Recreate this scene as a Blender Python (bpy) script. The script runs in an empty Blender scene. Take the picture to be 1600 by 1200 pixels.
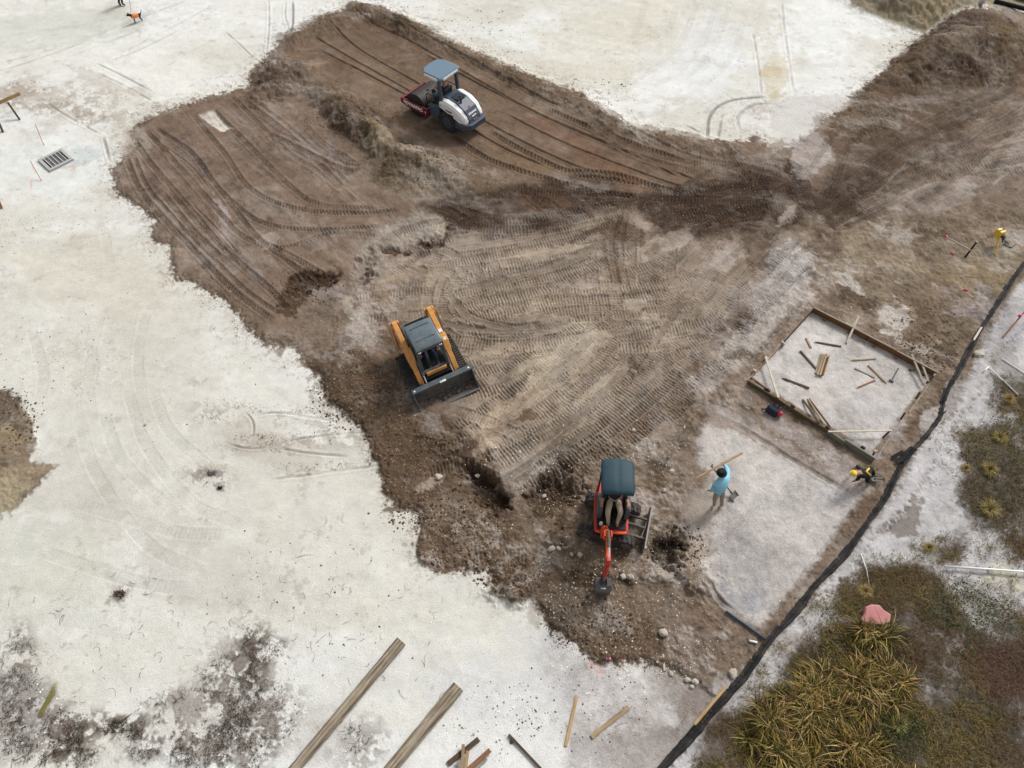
import bpy, bmesh, math, random, time
import numpy as np
from mathutils import Vector, Matrix, Euler
T0 = time.time()
SC = bpy.context.scene
R = math.radians
# ---------------------------------------------------------------- camera
CAM_H, PITCH, FPX = 18.5, 55.0, 1130.0
cd = bpy.data.cameras.new('camera'); cam = bpy.data.objects.new('camera', cd)
SC.collection.objects.link(cam); SC.camera = cam
cam.location = (0, 0, CAM_H); cam.rotation_euler = (R(90 - PITCH), 0, 0)
cd.sensor_width = 36; cd.lens = FPX / 1600 * 36; cd.clip_end = 3000; cd.clip_start = 0.5
# ---------------------------------------------------------------- world, sun
SUN_AZ, SUN_EL = 42.0, 44.0          # azimuth clockwise from +Y
w = bpy.data.worlds.new("World"); SC.world = w; w.use_nodes = True
nt = w.node_tree; nt.nodes.clear()
sky = nt.nodes.new('ShaderNodeTexSky'); sky.sky_type = 'NISHITA'; sky.sun_disc = False
sky.sun_elevation = R(SUN_EL); sky.sun_rotation = R(SUN_AZ); sky.dust_density = 4; sky.air_density = 1.0
hs = nt.nodes.new('ShaderNodeHueSaturation'); hs.inputs['Saturation'].default_value = 0.12
bg = nt.nodes.new('ShaderNodeBackground'); bg.inputs[1].default_value = 0.12
wo = nt.nodes.new('ShaderNodeOutputWorld')
nt.links.new(sky.outputs[0], hs.inputs['Color']); nt.links.new(hs.outputs[0], bg.inputs[0]); nt.links.new(bg.outputs[0], wo.inputs[0])
sd = bpy.data.lights.new('sun', 'SUN'); so = bpy.data.objects.new('sun', sd); SC.collection.objects.link(so)
sd.energy = 1.9; sd.angle = R(14); sd.color = (1, 0.97, 0.93)
sdir = Vector((math.sin(R(SUN_AZ)) * math.cos(R(SUN_EL)), math.cos(R(SUN_AZ)) * math.cos(R(SUN_EL)), math.sin(R(SUN_EL))))
so.rotation_euler = sdir.to_track_quat('Z', 'Y').to_euler(); so.location = (0, 0, 40)
SC.view_settings.view_transform = 'Standard'; SC.view_settings.look = 'None'
SC.view_settings.gamma = 1; SC.view_settings.use_curve_mapping = False
SC.view_settings.exposure = 0.24
KLIT = 1.12                          # how much brighter a sunlit surface shows than its base colour
# ---------------------------------------------------------------- mapping helpers
cP, sP = math.cos(R(PITCH)), math.sin(R(PITCH))
def unp(px, py, z=0.0):
    x = (px - 800) / FPX; y = -(py - 600) / FPX
    dy = cP + y * sP; dz = -sP + y * cP
    t = (CAM_H - z) / -dz
    return x * t, dy * t
def prj(x, y, z=0.0):
    h = CAM_H - z
    dep = y * cP + h * sP; up = y * sP - h * cP
    return 800 + FPX * x / dep, 600 - FPX * up / dep
def s2l(c): 
    c = np.asarray(c, float) / 255.0
    return np.where(c <= .04045, c / 12.92, ((c + .055) / 1.055) ** 2.4)
def C(r, g, b): return s2l((r, g, b)) / KLIT
def sm(e0, e1, x):
    t = np.clip((x - e0) / (e1 - e0), 0, 1); return t * t * (3 - 2 * t)
rs = np.random.RandomState(7)
# ---------------------------------------------------------------- numpy noise
_lat = {}
def vnoise(x, y, seed):
    if seed not in _lat: _lat[seed] = np.random.RandomState(1000 + seed).rand(256, 256).astype(np.float32)
    L = _lat[seed]
    xi = np.floor(x).astype(np.int32); yi = np.floor(y).astype(np.int32)
    fx = (x - xi).astype(np.float32); fy = (y - yi).astype(np.float32)
    fx = fx * fx * (3 - 2 * fx); fy = fy * fy * (3 - 2 * fy)
    x0 = xi & 255; x1 = (xi + 1) & 255; y0 = yi & 255; y1 = (yi + 1) & 255
    a = L[y0, x0]; b = L[y0, x1]; c = L[y1, x0]; d = L[y1, x1]
    return (a + (b - a) * fx) * (1 - fy) + (c + (d - c) * fx) * fy
def fbm(x, y, scale, octv=4, seed=0, gain=.5):      # ~ -1..1
    s = 0; amp = 1; tot = 0; ang = .6
    u = x / scale; v = y / scale
    for o in range(octv):
        s = s + amp * (vnoise(u + o * 17.3, v - o * 9.1, seed + o) * 2 - 1); tot += amp
        amp *= gain; u, v = (u * math.cos(ang) - v * math.sin(ang)) * 2.03, (u * math.sin(ang) + v * math.cos(ang)) * 2.03
    return s / tot * 1.5
# ---------------------------------------------------------------- ground grid
NX, NY = 1290, 985
GX = np.linspace(-60, 1660, NX); GY = np.linspace(-75, 1262, NY)
DX = GX[1] - GX[0]; DY = GY[1] - GY[0]
PX, PY = np.meshgrid(GX, GY); PX = PX.astype(np.float32); PY = PY.astype(np.float32)
WX, WY = unp(PX, PY); WX = WX.astype(np.float32); WY = WY.astype(np.float32)
n_warp1 = fbm(WX, WY, 1.6, 4, 10); n_warp2 = fbm(WX, WY, 1.6, 4, 20)
n_f1 = fbm(WX, WY, .22, 3, 30, .7); n_f2 = fbm(WX, WY, .22, 3, 40, .7)
PSC = (np.clip((PY + 600) / 1200.0, .35, 1.6)).astype(np.float32)         # smaller warps far away
n_g1 = fbm(WX, WY, .09, 2, 34, .7); n_g2 = fbm(WX, WY, .09, 2, 44, .7)
QX = PX + (n_warp1 * 8 + n_f1 * 4 + n_g1 * 2.2) * PSC; QY = PY + (n_warp2 * 6 + n_f2 * 3.5 + n_g2 * 2.2) * PSC
QXs = PX + (n_warp1 * 3 + n_f1 * 2) * PSC; QYs = PY + (n_warp2 * 3 + n_f2 * 2) * PSC
QXb = PX + (n_warp1 * 26 + n_f1 * 9) * PSC; QYb = PY + (n_warp2 * 20 + n_f2 * 7) * PSC
n_rag = fbm(WX + WY * .25, WY * .85 - WX * .2, .75, 5, 300, .72)
col = np.zeros((NY, NX, 3), np.float32)
HB = np.zeros((NY, NX), np.float32)      # base relief
HT = np.zeros((NY, NX), np.float32)      # tread and rut relief
RO = np.zeros((NY, NX), np.float32)      # cloddiness 0..1
GR = np.zeros((NY, NX), np.float32)      # grit for the material
MU = np.ones((NY, NX), np.float32)       # colour multiplier: track damp, plus tread groove shade painted in
def win(x0, y0, x1, y1):
    i0 = max(0, int((x0 - GX[0]) / DX) - 1); i1 = min(NX, int((x1 - GX[0]) / DX) + 2)
    j0 = max(0, int((y0 - GY[0]) / DY) - 1); j1 = min(NY, int((y1 - GY[0]) / DY) + 2)
    return slice(j0, max(j0, j1)), slice(i0, max(i0, i1))
def polymask(pts, feather=3, warp=1):
    """soft inside mask of a polygon given in photo pixels; returns window, mask"""
    p = np.array(pts, np.float32); pad = feather + (14, 30, 60)[warp]
    W = win(p[:, 0].min() - pad, p[:, 1].min() - pad, p[:, 0].max() + pad, p[:, 1].max() + pad)
    A, B = ((QXs, QYs), (QX, QY), (QXb, QYb))[warp]
    X = A[W]; Y = B[W]
    ins = np.zeros(X.shape, bool); dm = np.full(X.shape, 1e9, np.float32)
    n = len(p)
    for k in range(n):
        x0, y0 = p[k]; x1, y1 = p[(k + 1) % n]
        ex, ey = x1 - x0, y1 - y0
        t = np.clip(((X - x0) * ex + (Y - y0) * ey) / (ex * ex + ey * ey + 1e-9), 0, 1)
        d = (X - x0 - t * ex) ** 2 + (Y - y0 - t * ey) ** 2
        np.minimum(dm, d, out=dm)
        if y0 != y1:
            c = ((y0 > Y) != (y1 > Y)) & (X < (x1 - x0) * (Y - y0) / (y1 - y0) + x0)
            ins ^= c
    sdv = np.sqrt(dm) * np.where(ins, 1, -1)
    return W, sm(-feather, feather, sdv), sdv
def blob(cx, cy, rx, ry, rot=0, warp=2, soft=.5):
    r = max(rx, ry) * 1.3 + 50
    W = win(cx - r, cy - r, cx + r, cy + r)
    A, B = ((QXs, QYs), (QX, QY), (QXb, QYb))[warp]
    X = A[W] - cx; Y = B[W] - cy; a = R(rot)
    u = (X * math.cos(a) + Y * math.sin(a)) / rx; v = (-X * math.sin(a) + Y * math.cos(a)) / ry
    d = np.sqrt(u * u + v * v)
    return W, sm(1 + soft * .5, 1 - soft * .6, d)
def paint(W, m, c, k=1.0):
    mm = (m * k)[..., None]; col[W] = col[W] * (1 - mm) + np.array(c, np.float32) * mm
def setv(A, W, m, v): A[W] = A[W] * (1 - m) + m * v
def addv(A, W, m, v): A[W] += m * v
# base: crushed pale limestone ---------------------------------------------
nA = fbm(WX, WY, 7, 4, 50); nB = fbm(WX, WY, 1.1, 4, 60); nC = fbm(WX * .35 + WY * .2, WY * 1.2, 1.5, 4, 70)
nS = fbm(WX, WY, .12, 2, 76)
white = np.array(C(225, 224, 218)); cool = np.array(C(231, 232, 230)); tan = np.array(C(213, 210, 200))
t = sm(-.5, .6, nA + .3 * nB)[..., None]
col[:] = tan * (1 - t) + white * t
t = sm(0, .9, nC + .2 * nA)[..., None] * .6; col[:] = col * (1 - t) + cool * t
# grey speckle scattered on the pale surface
nP = fbm(WX, WY, 2.6, 3, 90); spk = vnoise(WX / .09, WY / .09, 95) 
m = sm(.86, .97, spk + .07 * nP) * .35; col[:] = col * (1 - m[..., None]) + np.array(C(150, 145, 138)) * m[..., None]
HB += .02 * nA + .008 * nB + .003 * n_f1
GR[:] = .2
def Z(pts, c, k=1, feather=3, warp=1, h=None, ro=None, gr=None, hf=None):
    W, m, sdv = polymask(pts, feather, warp)
    paint(W, m, c, k)
    if h is not None:
        hm = m if hf is None else sm(-hf * .2, hf, sdv)
        HB[W] += hm * h
    if ro is not None: setv(RO, W, m, ro)
    if gr is not None: setv(GR, W, m, gr)
    return W, m, sdv
def Bl(cx, cy, rx, ry, rot, c, k=.8, h=0, ro=None, gr=None, warp=2, soft=.6):
    W, m = blob(cx, cy, rx, ry, rot, warp, soft)
    if c is not None:
        rg = n_rag[W]; paint(W, .15 * m + .85 * sm(.25, .8, m + .6 * rg * sm(0, .3, m)), c, min(1, k * 1.08))
    if h: HB[W] += m * h
    if ro is not None: setv(RO, W, m, ro)
    if gr is not None: setv(GR, W, m, gr)
# soft tonal sweeps on the limestone
for a in [(120, 760, 180, 70, 25, (196, 191, 180), .55), (60, 860, 160, 60, 10, (200, 200, 186), .6), (330, 900, 150, 50, 5, (196, 192, 184), .5),
          (140, 430, 160, 60, 10, (206, 201, 184), .5), (250, 560, 90, 120, 0, (205, 200, 188), .45), (240, 700, 240, 60, 15, (206, 203, 192), .5),
          (90, 940, 130, 50, 0, (204, 204, 192), .5), (560, 1050, 170, 60, -20, (220, 220, 216), .5), (950, 60, 150, 60, -20, (214, 209, 192), .5),
          (1010, 150, 170, 40, -25, (238, 238, 236), .6), (1100, 90, 60, 80, 20, (226, 228, 228), .5), (1290, 40, 90, 60, 0, (240, 242, 241), .6),
          (450, 60, 60, 60, 0, (226, 226, 222), .5), (90, 40, 150, 40, -10, (205, 206, 196), .6), (250, 120, 120, 40, 10, (236, 236, 230), .5),
          (820, 1060, 150, 90, -20, (216, 217, 217), .7), (940, 1110, 120, 70, 0, (200, 199, 199), .7), (80, 260, 120, 60, 0, (226, 229, 226), .6),
          (680, 970, 150, 80, 10, (214, 211, 198), .4), (500, 800, 120, 90, 0, (214, 210, 199), .5)]:
    Bl(*a[:5], C(*a[5]), a[6], soft=1.2)
# bottom right: grey sand, brown litter, vegetated soil --------------------------
Z([(850, 1010), (960, 1035), (1060, 1045), (1130, 1060), (1200, 1080), (1120, 1270), (880, 1270), (900, 1130)], C(186, 181, 178), .8, 26, 2, gr=.5)
for a in [(1060, 1090, 90, 40, -10, (158, 149, 143), .7), (1010, 1180, 60, 60, 20, (150, 142, 136), .75), (1080, 1130, 50, 30, 0, (140, 130, 122), .6), (960, 1190, 60, 30, 0, (178, 172, 168), .6),
          (1020, 1110, 40, 20, 30, (200, 196, 194), .6)]:
    Bl(*a[:5], C(*a[5]), a[6], gr=.6)
# main brown area ------------------------------------------------------------------
MAIN = [(392, 112), (440, 66), (500, 30), (560, 9), (603, 12), (640, 36), (700, 66), (745, 84), (800, 110), (870, 132), (930, 162), (950, 186), (1000, 206), (1050, 214), (1100, 222), (1150, 220),
        (1178, 208), (1215, 235), (1260, 215), (1300, 180), (1335, 146), (1370, 126), (1400, 92), (1440, 58), (1500, 30), (1560, 22), (1700, 10), (1700, 420), (1560, 560), (1480, 700), (1330, 900), (1210, 1010), (1130, 1100),
        (1060, 1052), (1000, 1032), (945, 1036), (915, 1018), (868, 982), (850, 958), (832, 932), (800, 936), (772, 922), (764, 884), (705, 888), (662, 884), (648, 852), (660, 802), (640, 796), (612, 782), (600, 742), (580, 716),
        (560, 662), (520, 632), (502, 592), (476, 572), (452, 542), (402, 527), (362, 482), (302, 438), (272, 432), (264, 386), (232, 371), (240, 346), (206, 324), (183, 302), (170, 262), (211, 227), (204, 200), (225, 182), (300, 160), (345, 146), (386, 132)]
W, m, sdv = polymask(MAIN, 1.6, 1)
fr = fbm(WX[W] * 1.0, WY[W] * 1.0, .16, 3, 130, .8)
fr2_ = fbm(WX[W], WY[W], .07, 2, 133, .8); edge = sm(-2.2, 2.6, sdv + fr * 5 + fr2_ * 4); dust = sm(-26, 2, sdv + fr * 14 + 10 * n_rag[W]) * sm(-.2, .8, fr2_ + fr) * .6; paint(W, dust, C(150, 134, 118))
paint(W, edge, C(134, 117, 102)); HB[W] += .07 * sm(-1, 12, sdv + fr * 4); setv(RO, W, edge, .25); setv(GR, W, edge, .5)
MAINM = np.zeros((NY, NX), np.float32); MAINM[W] = edge
# roller pad (reddish brown, smooth)
PAD = [(448, 78), (520, 40), (590, 36), (680, 80), (790, 130), (900, 180), (990, 222), (1090, 268), (1140, 300), (1080, 312), (960, 300), (840, 272), (760, 262), (700, 240), (640, 205), (560, 170), (500, 140), (455, 110)]
Z(PAD, C(126, 107, 90), .95, 5, 1, ro=.03, gr=.35)
for a in [(560, 110, 60, 20, 30, (134, 112, 94)), (700, 170, 70, 20, 28, (132, 108, 88)), (880, 215, 90, 18, 25, (126, 98, 80)), (820, 250, 80, 14, 20, (138, 116, 92)), (960, 270, 80, 14, 20, (132, 102, 82)), (620, 70, 70, 14, 28, (118, 97, 80)), (650, 190, 40, 10, 25, (146, 124, 102)), (500, 95, 40, 20, 10, (120, 98, 82))]:
    Bl(*a[:5], C(*a[5]), .6)
# left pad
LPAD = [(215, 190), (330, 160), (420, 170), (500, 220), (560, 280), (640, 310), (690, 330), (600, 400), (520, 440), (450, 500), (390, 470), (300, 400), (260, 340), (200, 280), (190, 240)]
Z(LPAD, C(134, 116, 102), .9, 10, 1, ro=.08, gr=.4)
for a in [(300, 250, 40, 14, 50, (138, 124, 116)), (400, 240, 40, 12, 40, (133, 116, 104)), (470, 225, 50, 12, 40, (146, 130, 120)), (350, 345, 35, 8, 55, (172, 160, 156)), (430, 380, 20, 10, 30, (172, 158, 150)), (520, 400, 40, 12, 0, (140, 122, 106)),
          (330, 400, 50, 10, 50, (136, 120, 110)), (560, 340, 70, 8, 0, (142, 124, 108)), (400, 420, 40, 10, 50, (146, 132, 126)), (520, 245, 22, 8, 60, (160, 148, 142)), (430, 200, 40, 12, 30, (128, 110, 100)), (240, 280, 30, 10, 60, (112, 96, 86))]:
    Bl(*a[:5], C(*a[5]), .7)
# traffic zone
TR = [(560, 420), (650, 395), (740, 372), (860, 355), (1000, 330), (1120, 350), (1230, 350), (1300, 340), (1240, 400), (1180, 470), (1120, 540), (1060, 600), (980, 660), (900, 730), (820, 770), (760, 730), (700, 680), (740, 600), (700, 520), (600, 500)]
Z(TR, C(160, 146, 131), .95, 14, 1, ro=.14, gr=.45)
for a in [(860, 560, 90, 22, -32, (182, 170, 150)), (800, 640, 60, 22, -30, (172, 156, 136)), (760, 560, 40, 12, -20, (170, 156, 138)), (940, 560, 60, 18, -40, (170, 156, 138)), (880, 400, 60, 10, -8, (168, 154, 138)), (820, 470, 80, 14, 0, (160, 146, 128)),
          (680, 430, 40, 14, 0, (150, 134, 116)), (1060, 380, 40, 22, 20, (164, 152, 140)), (1040, 335, 26, 14, 40, (170, 158, 148)), (1130, 400, 20, 26, 30, (176, 166, 158)), (980, 490, 60, 10, 0, (156, 140, 122)), (700, 500, 30, 12, 0, (140, 124, 106)), (1000, 540, 30, 16, 0, (140, 126, 112)),
          (760, 690, 40, 20, -30, (160, 142, 122)), (900, 640, 60, 10, -35, (172, 158, 140)), (960, 400, 16, 50, 0, (120, 102, 86))]:
    Bl(*a[:5], C(*a[5]), .7)
# grey marl patches
for a in [(560, 530, 36, 22, 20, (166, 158, 152)), (540, 560, 30, 40, -40, (150, 142, 134)), (640, 360, 60, 22, -15, (172, 162, 152)), (600, 395, 50, 18, -20, (160, 150, 138)), (670, 372, 22, 10, -15, (184, 174, 158)), (510, 470, 24, 26, -30, (160, 150, 146)),
          (470, 540, 40, 14, 20, (132, 116, 104)), (500, 500, 40, 30, 0, (140, 126, 112)), (590, 470, 60, 20, 0, (142, 126, 108)), (552, 500, 12, 10, 0, (190, 184, 172))]:
    Bl(*a[:5], C(*a[5]), .75, ro=.35, gr=.7)
# dark band, mixed moist soil
DB = [(655, 325), (720, 300), (800, 285), (900, 292), (1000, 300), (1090, 300), (1150, 262), (1200, 246), (1250, 256), (1275, 300), (1290, 345), (1230, 372), (1120, 372), (1040, 372), (1000, 322), (900, 345), (800, 372), (720, 372), (690, 352)]
Z(DB, C(84, 67, 54), .95, 12, 2, ro=.3, gr=.55)
Bl(1400, 270, 150, 34, -34, C(106, 90, 77), .7, ro=.25, soft=1.2); Bl(1330, 300, 60, 30, -30, C(88, 71, 58), .7, soft=1.0)
for a in [(860, 320, 40, 16, 0, (108, 86, 70)), (1240, 300, 24, 36, 10, (80, 60, 48)), (1160, 330, 50, 16, -10, (92, 74, 60)), (760, 340, 60, 12, 12, (86, 68, 54)), (940, 360, 60, 8, -20, (104, 84, 68)), (1230, 345, 10, 20, 40, (168, 152, 140)), (1190, 390, 40, 30, 40, (116, 98, 84)), (980, 360, 20, 30, 20, (100, 80, 66))]:
    Bl(*a[:5], C(*a[5]), .75)
# berm between pads (dark loose soil) and olive mound
BERM = [(395, 118), (430, 90), (462, 100), (500, 140), (560, 160), (620, 190), (600, 238), (560, 236), (510, 205), (505, 170), (470, 150), (430, 160), (395, 145)]
Z(BERM, C(98, 82, 69), .9, 6, 1, ro=.4, gr=.7)
Bl(440, 128, 46, 18, -25, C(98, 82, 68), .7, h=.3, ro=.4, soft=1.4)
Bl(560, 196, 74, 20, 36, None, 0, h=.42, soft=1.5)
Bl(640, 240, 80, 14, 32, C(112, 94, 78), .6, h=.2, ro=.5, soft=1.3)
OM = [(560, 262), (610, 215), (650, 225), (700, 248), (745, 270), (790, 292), (760, 310), (700, 305), (640, 318), (590, 290)]
Z(OM, C(113, 98, 80), .9, 8, 1, ro=.4, gr=.8)
Bl(670, 270, 90, 26, 15, C(111, 96, 77), .5, h=.3, ro=.4, soft=1.5)
Bl(598, 226, 22, 20, 0, C(146, 132, 104), .7, h=.12)
Bl(640, 238, 16, 5, 10, C(178, 166, 150), .7)
# windrow along the top edge of pad and along the upper right
for (x0, y0, x1, y1, hh, wd) in [(450, 60, 560, 14, .22, 12), (560, 12, 640, 40, .22, 12), (640, 40, 800, 112, .26, 14), (800, 112, 950, 178, .28, 15), (950, 190, 1140, 232, .3, 14)]:
    for q in np.linspace(0, 1, 7):
        Bl(x0 + (x1 - x0) * q, y0 + (y1 - y0) * q + 5, 22, wd, 24, C(112, 96, 78), .55, h=hh * .4, ro=.6, gr=.7, soft=1.3, warp=1)
# fresh spill, olive dark
SP = [(476, 560), (520, 540), (560, 545), (600, 580), (640, 610), (655, 640), (700, 650), (740, 690), (790, 730), (790, 770), (770, 790), (720, 790), (640, 790), (610, 780), (600, 740), (580, 716), (560, 662), (520, 632), (502, 592)]
Z(SP, C(102, 85, 69), .95, 7, 1, ro=.55, gr=.8)
Z([(590, 480), (625, 500), (640, 560), (655, 640), (625, 620), (600, 570), (580, 530)], C(112, 94, 78), .75, 12, 2, ro=.5)
SP2 = [(650, 850), (660, 802), (760, 795), (800, 800), (850, 860), (900, 900), (960, 940), (1000, 980), (1000, 1028), (945, 1034), (915, 1018), (868, 982), (850, 958), (832, 932), (800, 936), (772, 922), (764, 884), (705, 888), (662, 884)]
Z(SP2, C(106, 89, 73), .9, 7, 1, ro=.65, gr=.9)
for a in [(700, 745, 60, 18, -10, (118, 100, 84)), (720, 720, 40, 30, 0, (90, 74, 60)), (690, 757, 24, 10, 0, (158, 148, 136)), (770, 770, 34, 24, 30, (74, 58, 46)), (760, 815, 30, 10, 20, (158, 148, 138)), (750, 850, 60, 14, 5, (122, 104, 86)), (720, 870, 40, 10, 0, (120, 102, 86)),
          (820, 880, 40, 30, 0, (98, 80, 64)), (640, 800, 30, 12, 0, (96, 80, 64)), (820, 660, 20, 14, 0, (104, 84, 68)), (750, 735, 24, 12, 40, (86, 68, 54))]:
    Bl(*a[:5], C(*a[5]), .75)
# excavator work zone
EX = [(800, 800), (800, 760), (860, 720), (900, 700), (960, 680), (1040, 680), (1100, 620), (1140, 590), (1180, 640), (1100, 680), (1060, 730), (1080, 780), (1060, 850), (1100, 900), (1150, 960), (1200, 1000), (1130, 1080), (1050, 1045), (960, 1010), (900, 930), (830, 860)]
Z(EX, C(128, 114, 99), .9, 16, 2, ro=.6, gr=1)
for a in [(880, 760, 40, 30, 0, (98, 82, 66)), (870, 800, 40, 30, 0, (92, 76, 60)), (850, 720, 40, 24, 0, (148, 138, 126)), (960, 700, 50, 16, 0, (140, 128, 114)), (900, 840, 50, 18, 0, (128, 112, 90)), (1050, 860, 26, 30, 20, (72, 58, 46)), (1090, 900, 44, 30, 30, (110, 92, 76)),
          (1040, 700, 40, 30, -30, (146, 134, 120)), (1050, 640, 60, 20, -45, (150, 138, 126)), (1060, 780, 24, 40, 0, (128, 112, 96)), (870, 880, 30, 20, 0, (150, 142, 132)), (900, 930, 60, 30, 20, (112, 96, 80)), (960, 960, 60, 30, 30, (126, 110, 94)), (940, 905, 40, 12, 0, (98, 82, 68)),
          (920, 990, 50, 20, 20, (112, 96, 78)), (960, 975, 24, 20, 0, (158, 152, 146)), (1000, 1000, 50, 20, 10, (104, 86, 70)), (1080, 990, 60, 40, 40, (140, 126, 114)), (1130, 1000, 50, 30, 50, (136, 120, 108)), (1100, 950, 60, 20, 40, (126, 110, 96)), (960, 870, 60, 20, 0, (118, 100, 80)),
          (1090, 1050, 40, 20, 0, (150, 138, 128)), (840, 950, 18, 30, 30, (186, 180, 170)), (1080, 640, 20, 26, 40, (124, 108, 92)), (1000, 620, 40, 14, -40, (156, 146, 136)), (1010, 760, 20, 20, 0, (128, 112, 96))]:
    Bl(*a[:5], C(*a[5]), .75)
# pits and heaps around excavator
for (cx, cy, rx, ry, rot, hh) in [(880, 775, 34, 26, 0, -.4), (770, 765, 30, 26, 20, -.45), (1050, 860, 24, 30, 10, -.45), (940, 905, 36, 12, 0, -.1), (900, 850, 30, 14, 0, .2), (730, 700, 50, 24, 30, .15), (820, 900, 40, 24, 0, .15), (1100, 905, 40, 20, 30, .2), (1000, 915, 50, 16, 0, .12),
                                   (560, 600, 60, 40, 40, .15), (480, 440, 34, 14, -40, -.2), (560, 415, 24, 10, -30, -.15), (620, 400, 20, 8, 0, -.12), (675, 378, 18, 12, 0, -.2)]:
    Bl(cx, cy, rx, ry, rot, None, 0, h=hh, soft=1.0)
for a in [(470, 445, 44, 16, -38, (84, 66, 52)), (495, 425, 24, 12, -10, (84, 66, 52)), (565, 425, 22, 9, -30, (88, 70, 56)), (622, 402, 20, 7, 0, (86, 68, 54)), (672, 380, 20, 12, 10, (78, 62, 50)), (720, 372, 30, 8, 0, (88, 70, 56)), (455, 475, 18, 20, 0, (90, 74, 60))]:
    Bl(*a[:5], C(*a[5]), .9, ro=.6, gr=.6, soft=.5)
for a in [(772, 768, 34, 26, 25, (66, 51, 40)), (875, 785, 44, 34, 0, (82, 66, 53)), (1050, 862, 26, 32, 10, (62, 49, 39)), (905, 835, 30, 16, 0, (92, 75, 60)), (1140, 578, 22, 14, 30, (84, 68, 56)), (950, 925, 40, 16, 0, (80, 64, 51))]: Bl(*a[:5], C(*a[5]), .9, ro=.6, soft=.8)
# right side mixed ground
Z([(1290, 330), (1380, 300), (1480, 230), (1560, 180), (1700, 120), (1700, 340), (1560, 330), (1480, 340), (1400, 350), (1320, 370)], C(136, 121, 108), .85, 20, 2, ro=.2, gr=.4)
Z([(1270, 380), (1330, 345), (1420, 345), (1500, 335), (1620, 330), (1590, 420), (1540, 500), (1480, 570), (1430, 545), (1350, 500), (1290, 470), (1260, 430)], C(140, 126, 109), .92, 12, 2, ro=.55, gr=.7)
Bl(1400, 240, 130, 40, -38, C(104, 87, 73), .8, soft=1.0); Bl(1300, 320, 50, 40, -30, C(86, 69, 56), .8, soft=.9); Bl(1490, 170, 90, 30, -30, C(112, 96, 82), .7, soft=1.0)
for a in [(1380, 400, 70, 24, 10, (160, 146, 126)), (1520, 440, 60, 30, 10, (146, 130, 106)), (1450, 470, 40, 40, 40, (128, 112, 94)), (1440, 370, 60, 10, 0, (112, 98, 80)), (1505, 365, 22, 20, 0, (120, 106, 88)), (1560, 400, 30, 30, 0, (150, 138, 118)), (1230, 420, 40, 30, -40, (184, 180, 178)),
          (1220, 470, 46, 44, -40, (196, 190, 186)), (1185, 525, 44, 30, -30, (194, 188, 184)), (1130, 590, 50, 26, -40, (182, 174, 168)), (1250, 410, 30, 30, -40, (204, 199, 196)), (1300, 440, 40, 20, 20, (150, 136, 122)), (1335, 465, 26, 16, 20, (92, 78, 64)), (1290, 455, 18, 12, 20, (110, 96, 82)), (1385, 485, 24, 18, 20, (196, 190, 184)),
          (1400, 510, 34, 8, 40, (196, 190, 182)), (1330, 440, 24, 8, 30, (194, 188, 180)), (1440, 500, 24, 30, 30, (110, 94, 78)), (1240, 480, 20, 14, 0, (140, 126, 112)), (1450, 555, 30, 20, 30, (86, 72, 60)), (1500, 500, 26, 30, 40, (128, 114, 98)), (1520, 480, 20, 26, 30, (160, 152, 150)),
          (1370, 520, 50, 10, 30, (152, 144, 136)), (1130, 500, 30, 20, -40, (150, 138, 126)), (1150, 470, 16, 24, 20, (150, 140, 134)), (1130, 520, 18, 10, -20, (96, 80, 66)), (985, 575, 12, 18, 0, (98, 82, 68)), (1150, 550, 20, 14, 0, (104, 90, 76))]:
    Bl(*a[:5], C(*a[5]), .78, ro=.45, gr=.7)
# top right mounds
Z([(1310, -80), (1325, 8), (1380, 32), (1440, 52), (1475, 35), (1540, 20), (1700, 10), (1700, -80)], C(140, 128, 104), .95, 3, 1, ro=.15, gr=.4)
for a in [(1380, 0, 50, 22, 20, (122, 110, 92)), (1450, 30, 30, 16, 20, (150, 136, 108)), (1500, 0, 40, 14, 0, (134, 124, 98)), (1570, 30, 40, 14, 10, (150, 140, 130))]:
    Bl(*a[:5], C(*a[5]), .7)
Z([(1335, 148), (1370, 126), (1400, 92), (1440, 58), (1500, 34), (1560, 34), (1620, 60), (1620, 130), (1540, 140), (1460, 160), (1400, 200), (1340, 230), (1290, 220), (1310, 180)], C(104, 87, 70), .92, 8, 1, ro=.65, gr=.7)
for a in [(1490, 60, 50, 22, -10, (84, 68, 54), .8), (1560, 70, 40, 26, 10, (114, 96, 72), .8), (1440, 110, 50, 14, -30, (112, 96, 80), .6), (1480, 120, 60, 12, 0, (88, 72, 58), .7), (1520, 150, 40, 12, 0, (124, 110, 98), .6), (1350, 180, 40, 20, -50, (118, 102, 88), .6), (1430, 160, 40, 10, 0, (150, 138, 132), .5), (1420, 220, 50, 20, -30, (110, 92, 78), .6), (1330, 250, 30, 40, 30, (116, 98, 84), .6), (1570, 190, 40, 14, -30, (130, 116, 104), .6), (1500, 240, 60, 20, -35, (134, 118, 106), .6), (1480, 310, 60, 14, -20, (164, 154, 148), .6), (1590, 250, 40, 20, -30, (176, 168, 162), .6), (1560, 290, 40, 10, -30, (150, 138, 128), .5)]:
    Bl(*a[:5], C(*a[5]), a[6])
Bl(1515, 80, 74, 34, -8, None, 0, h=.75, soft=1.5); Bl(1440, 0, 110, 30, 12, None, 0, h=.9, soft=1.5); Bl(1420, 110, 60, 22, -35, None, 0, h=.2, soft=1.4)
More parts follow.
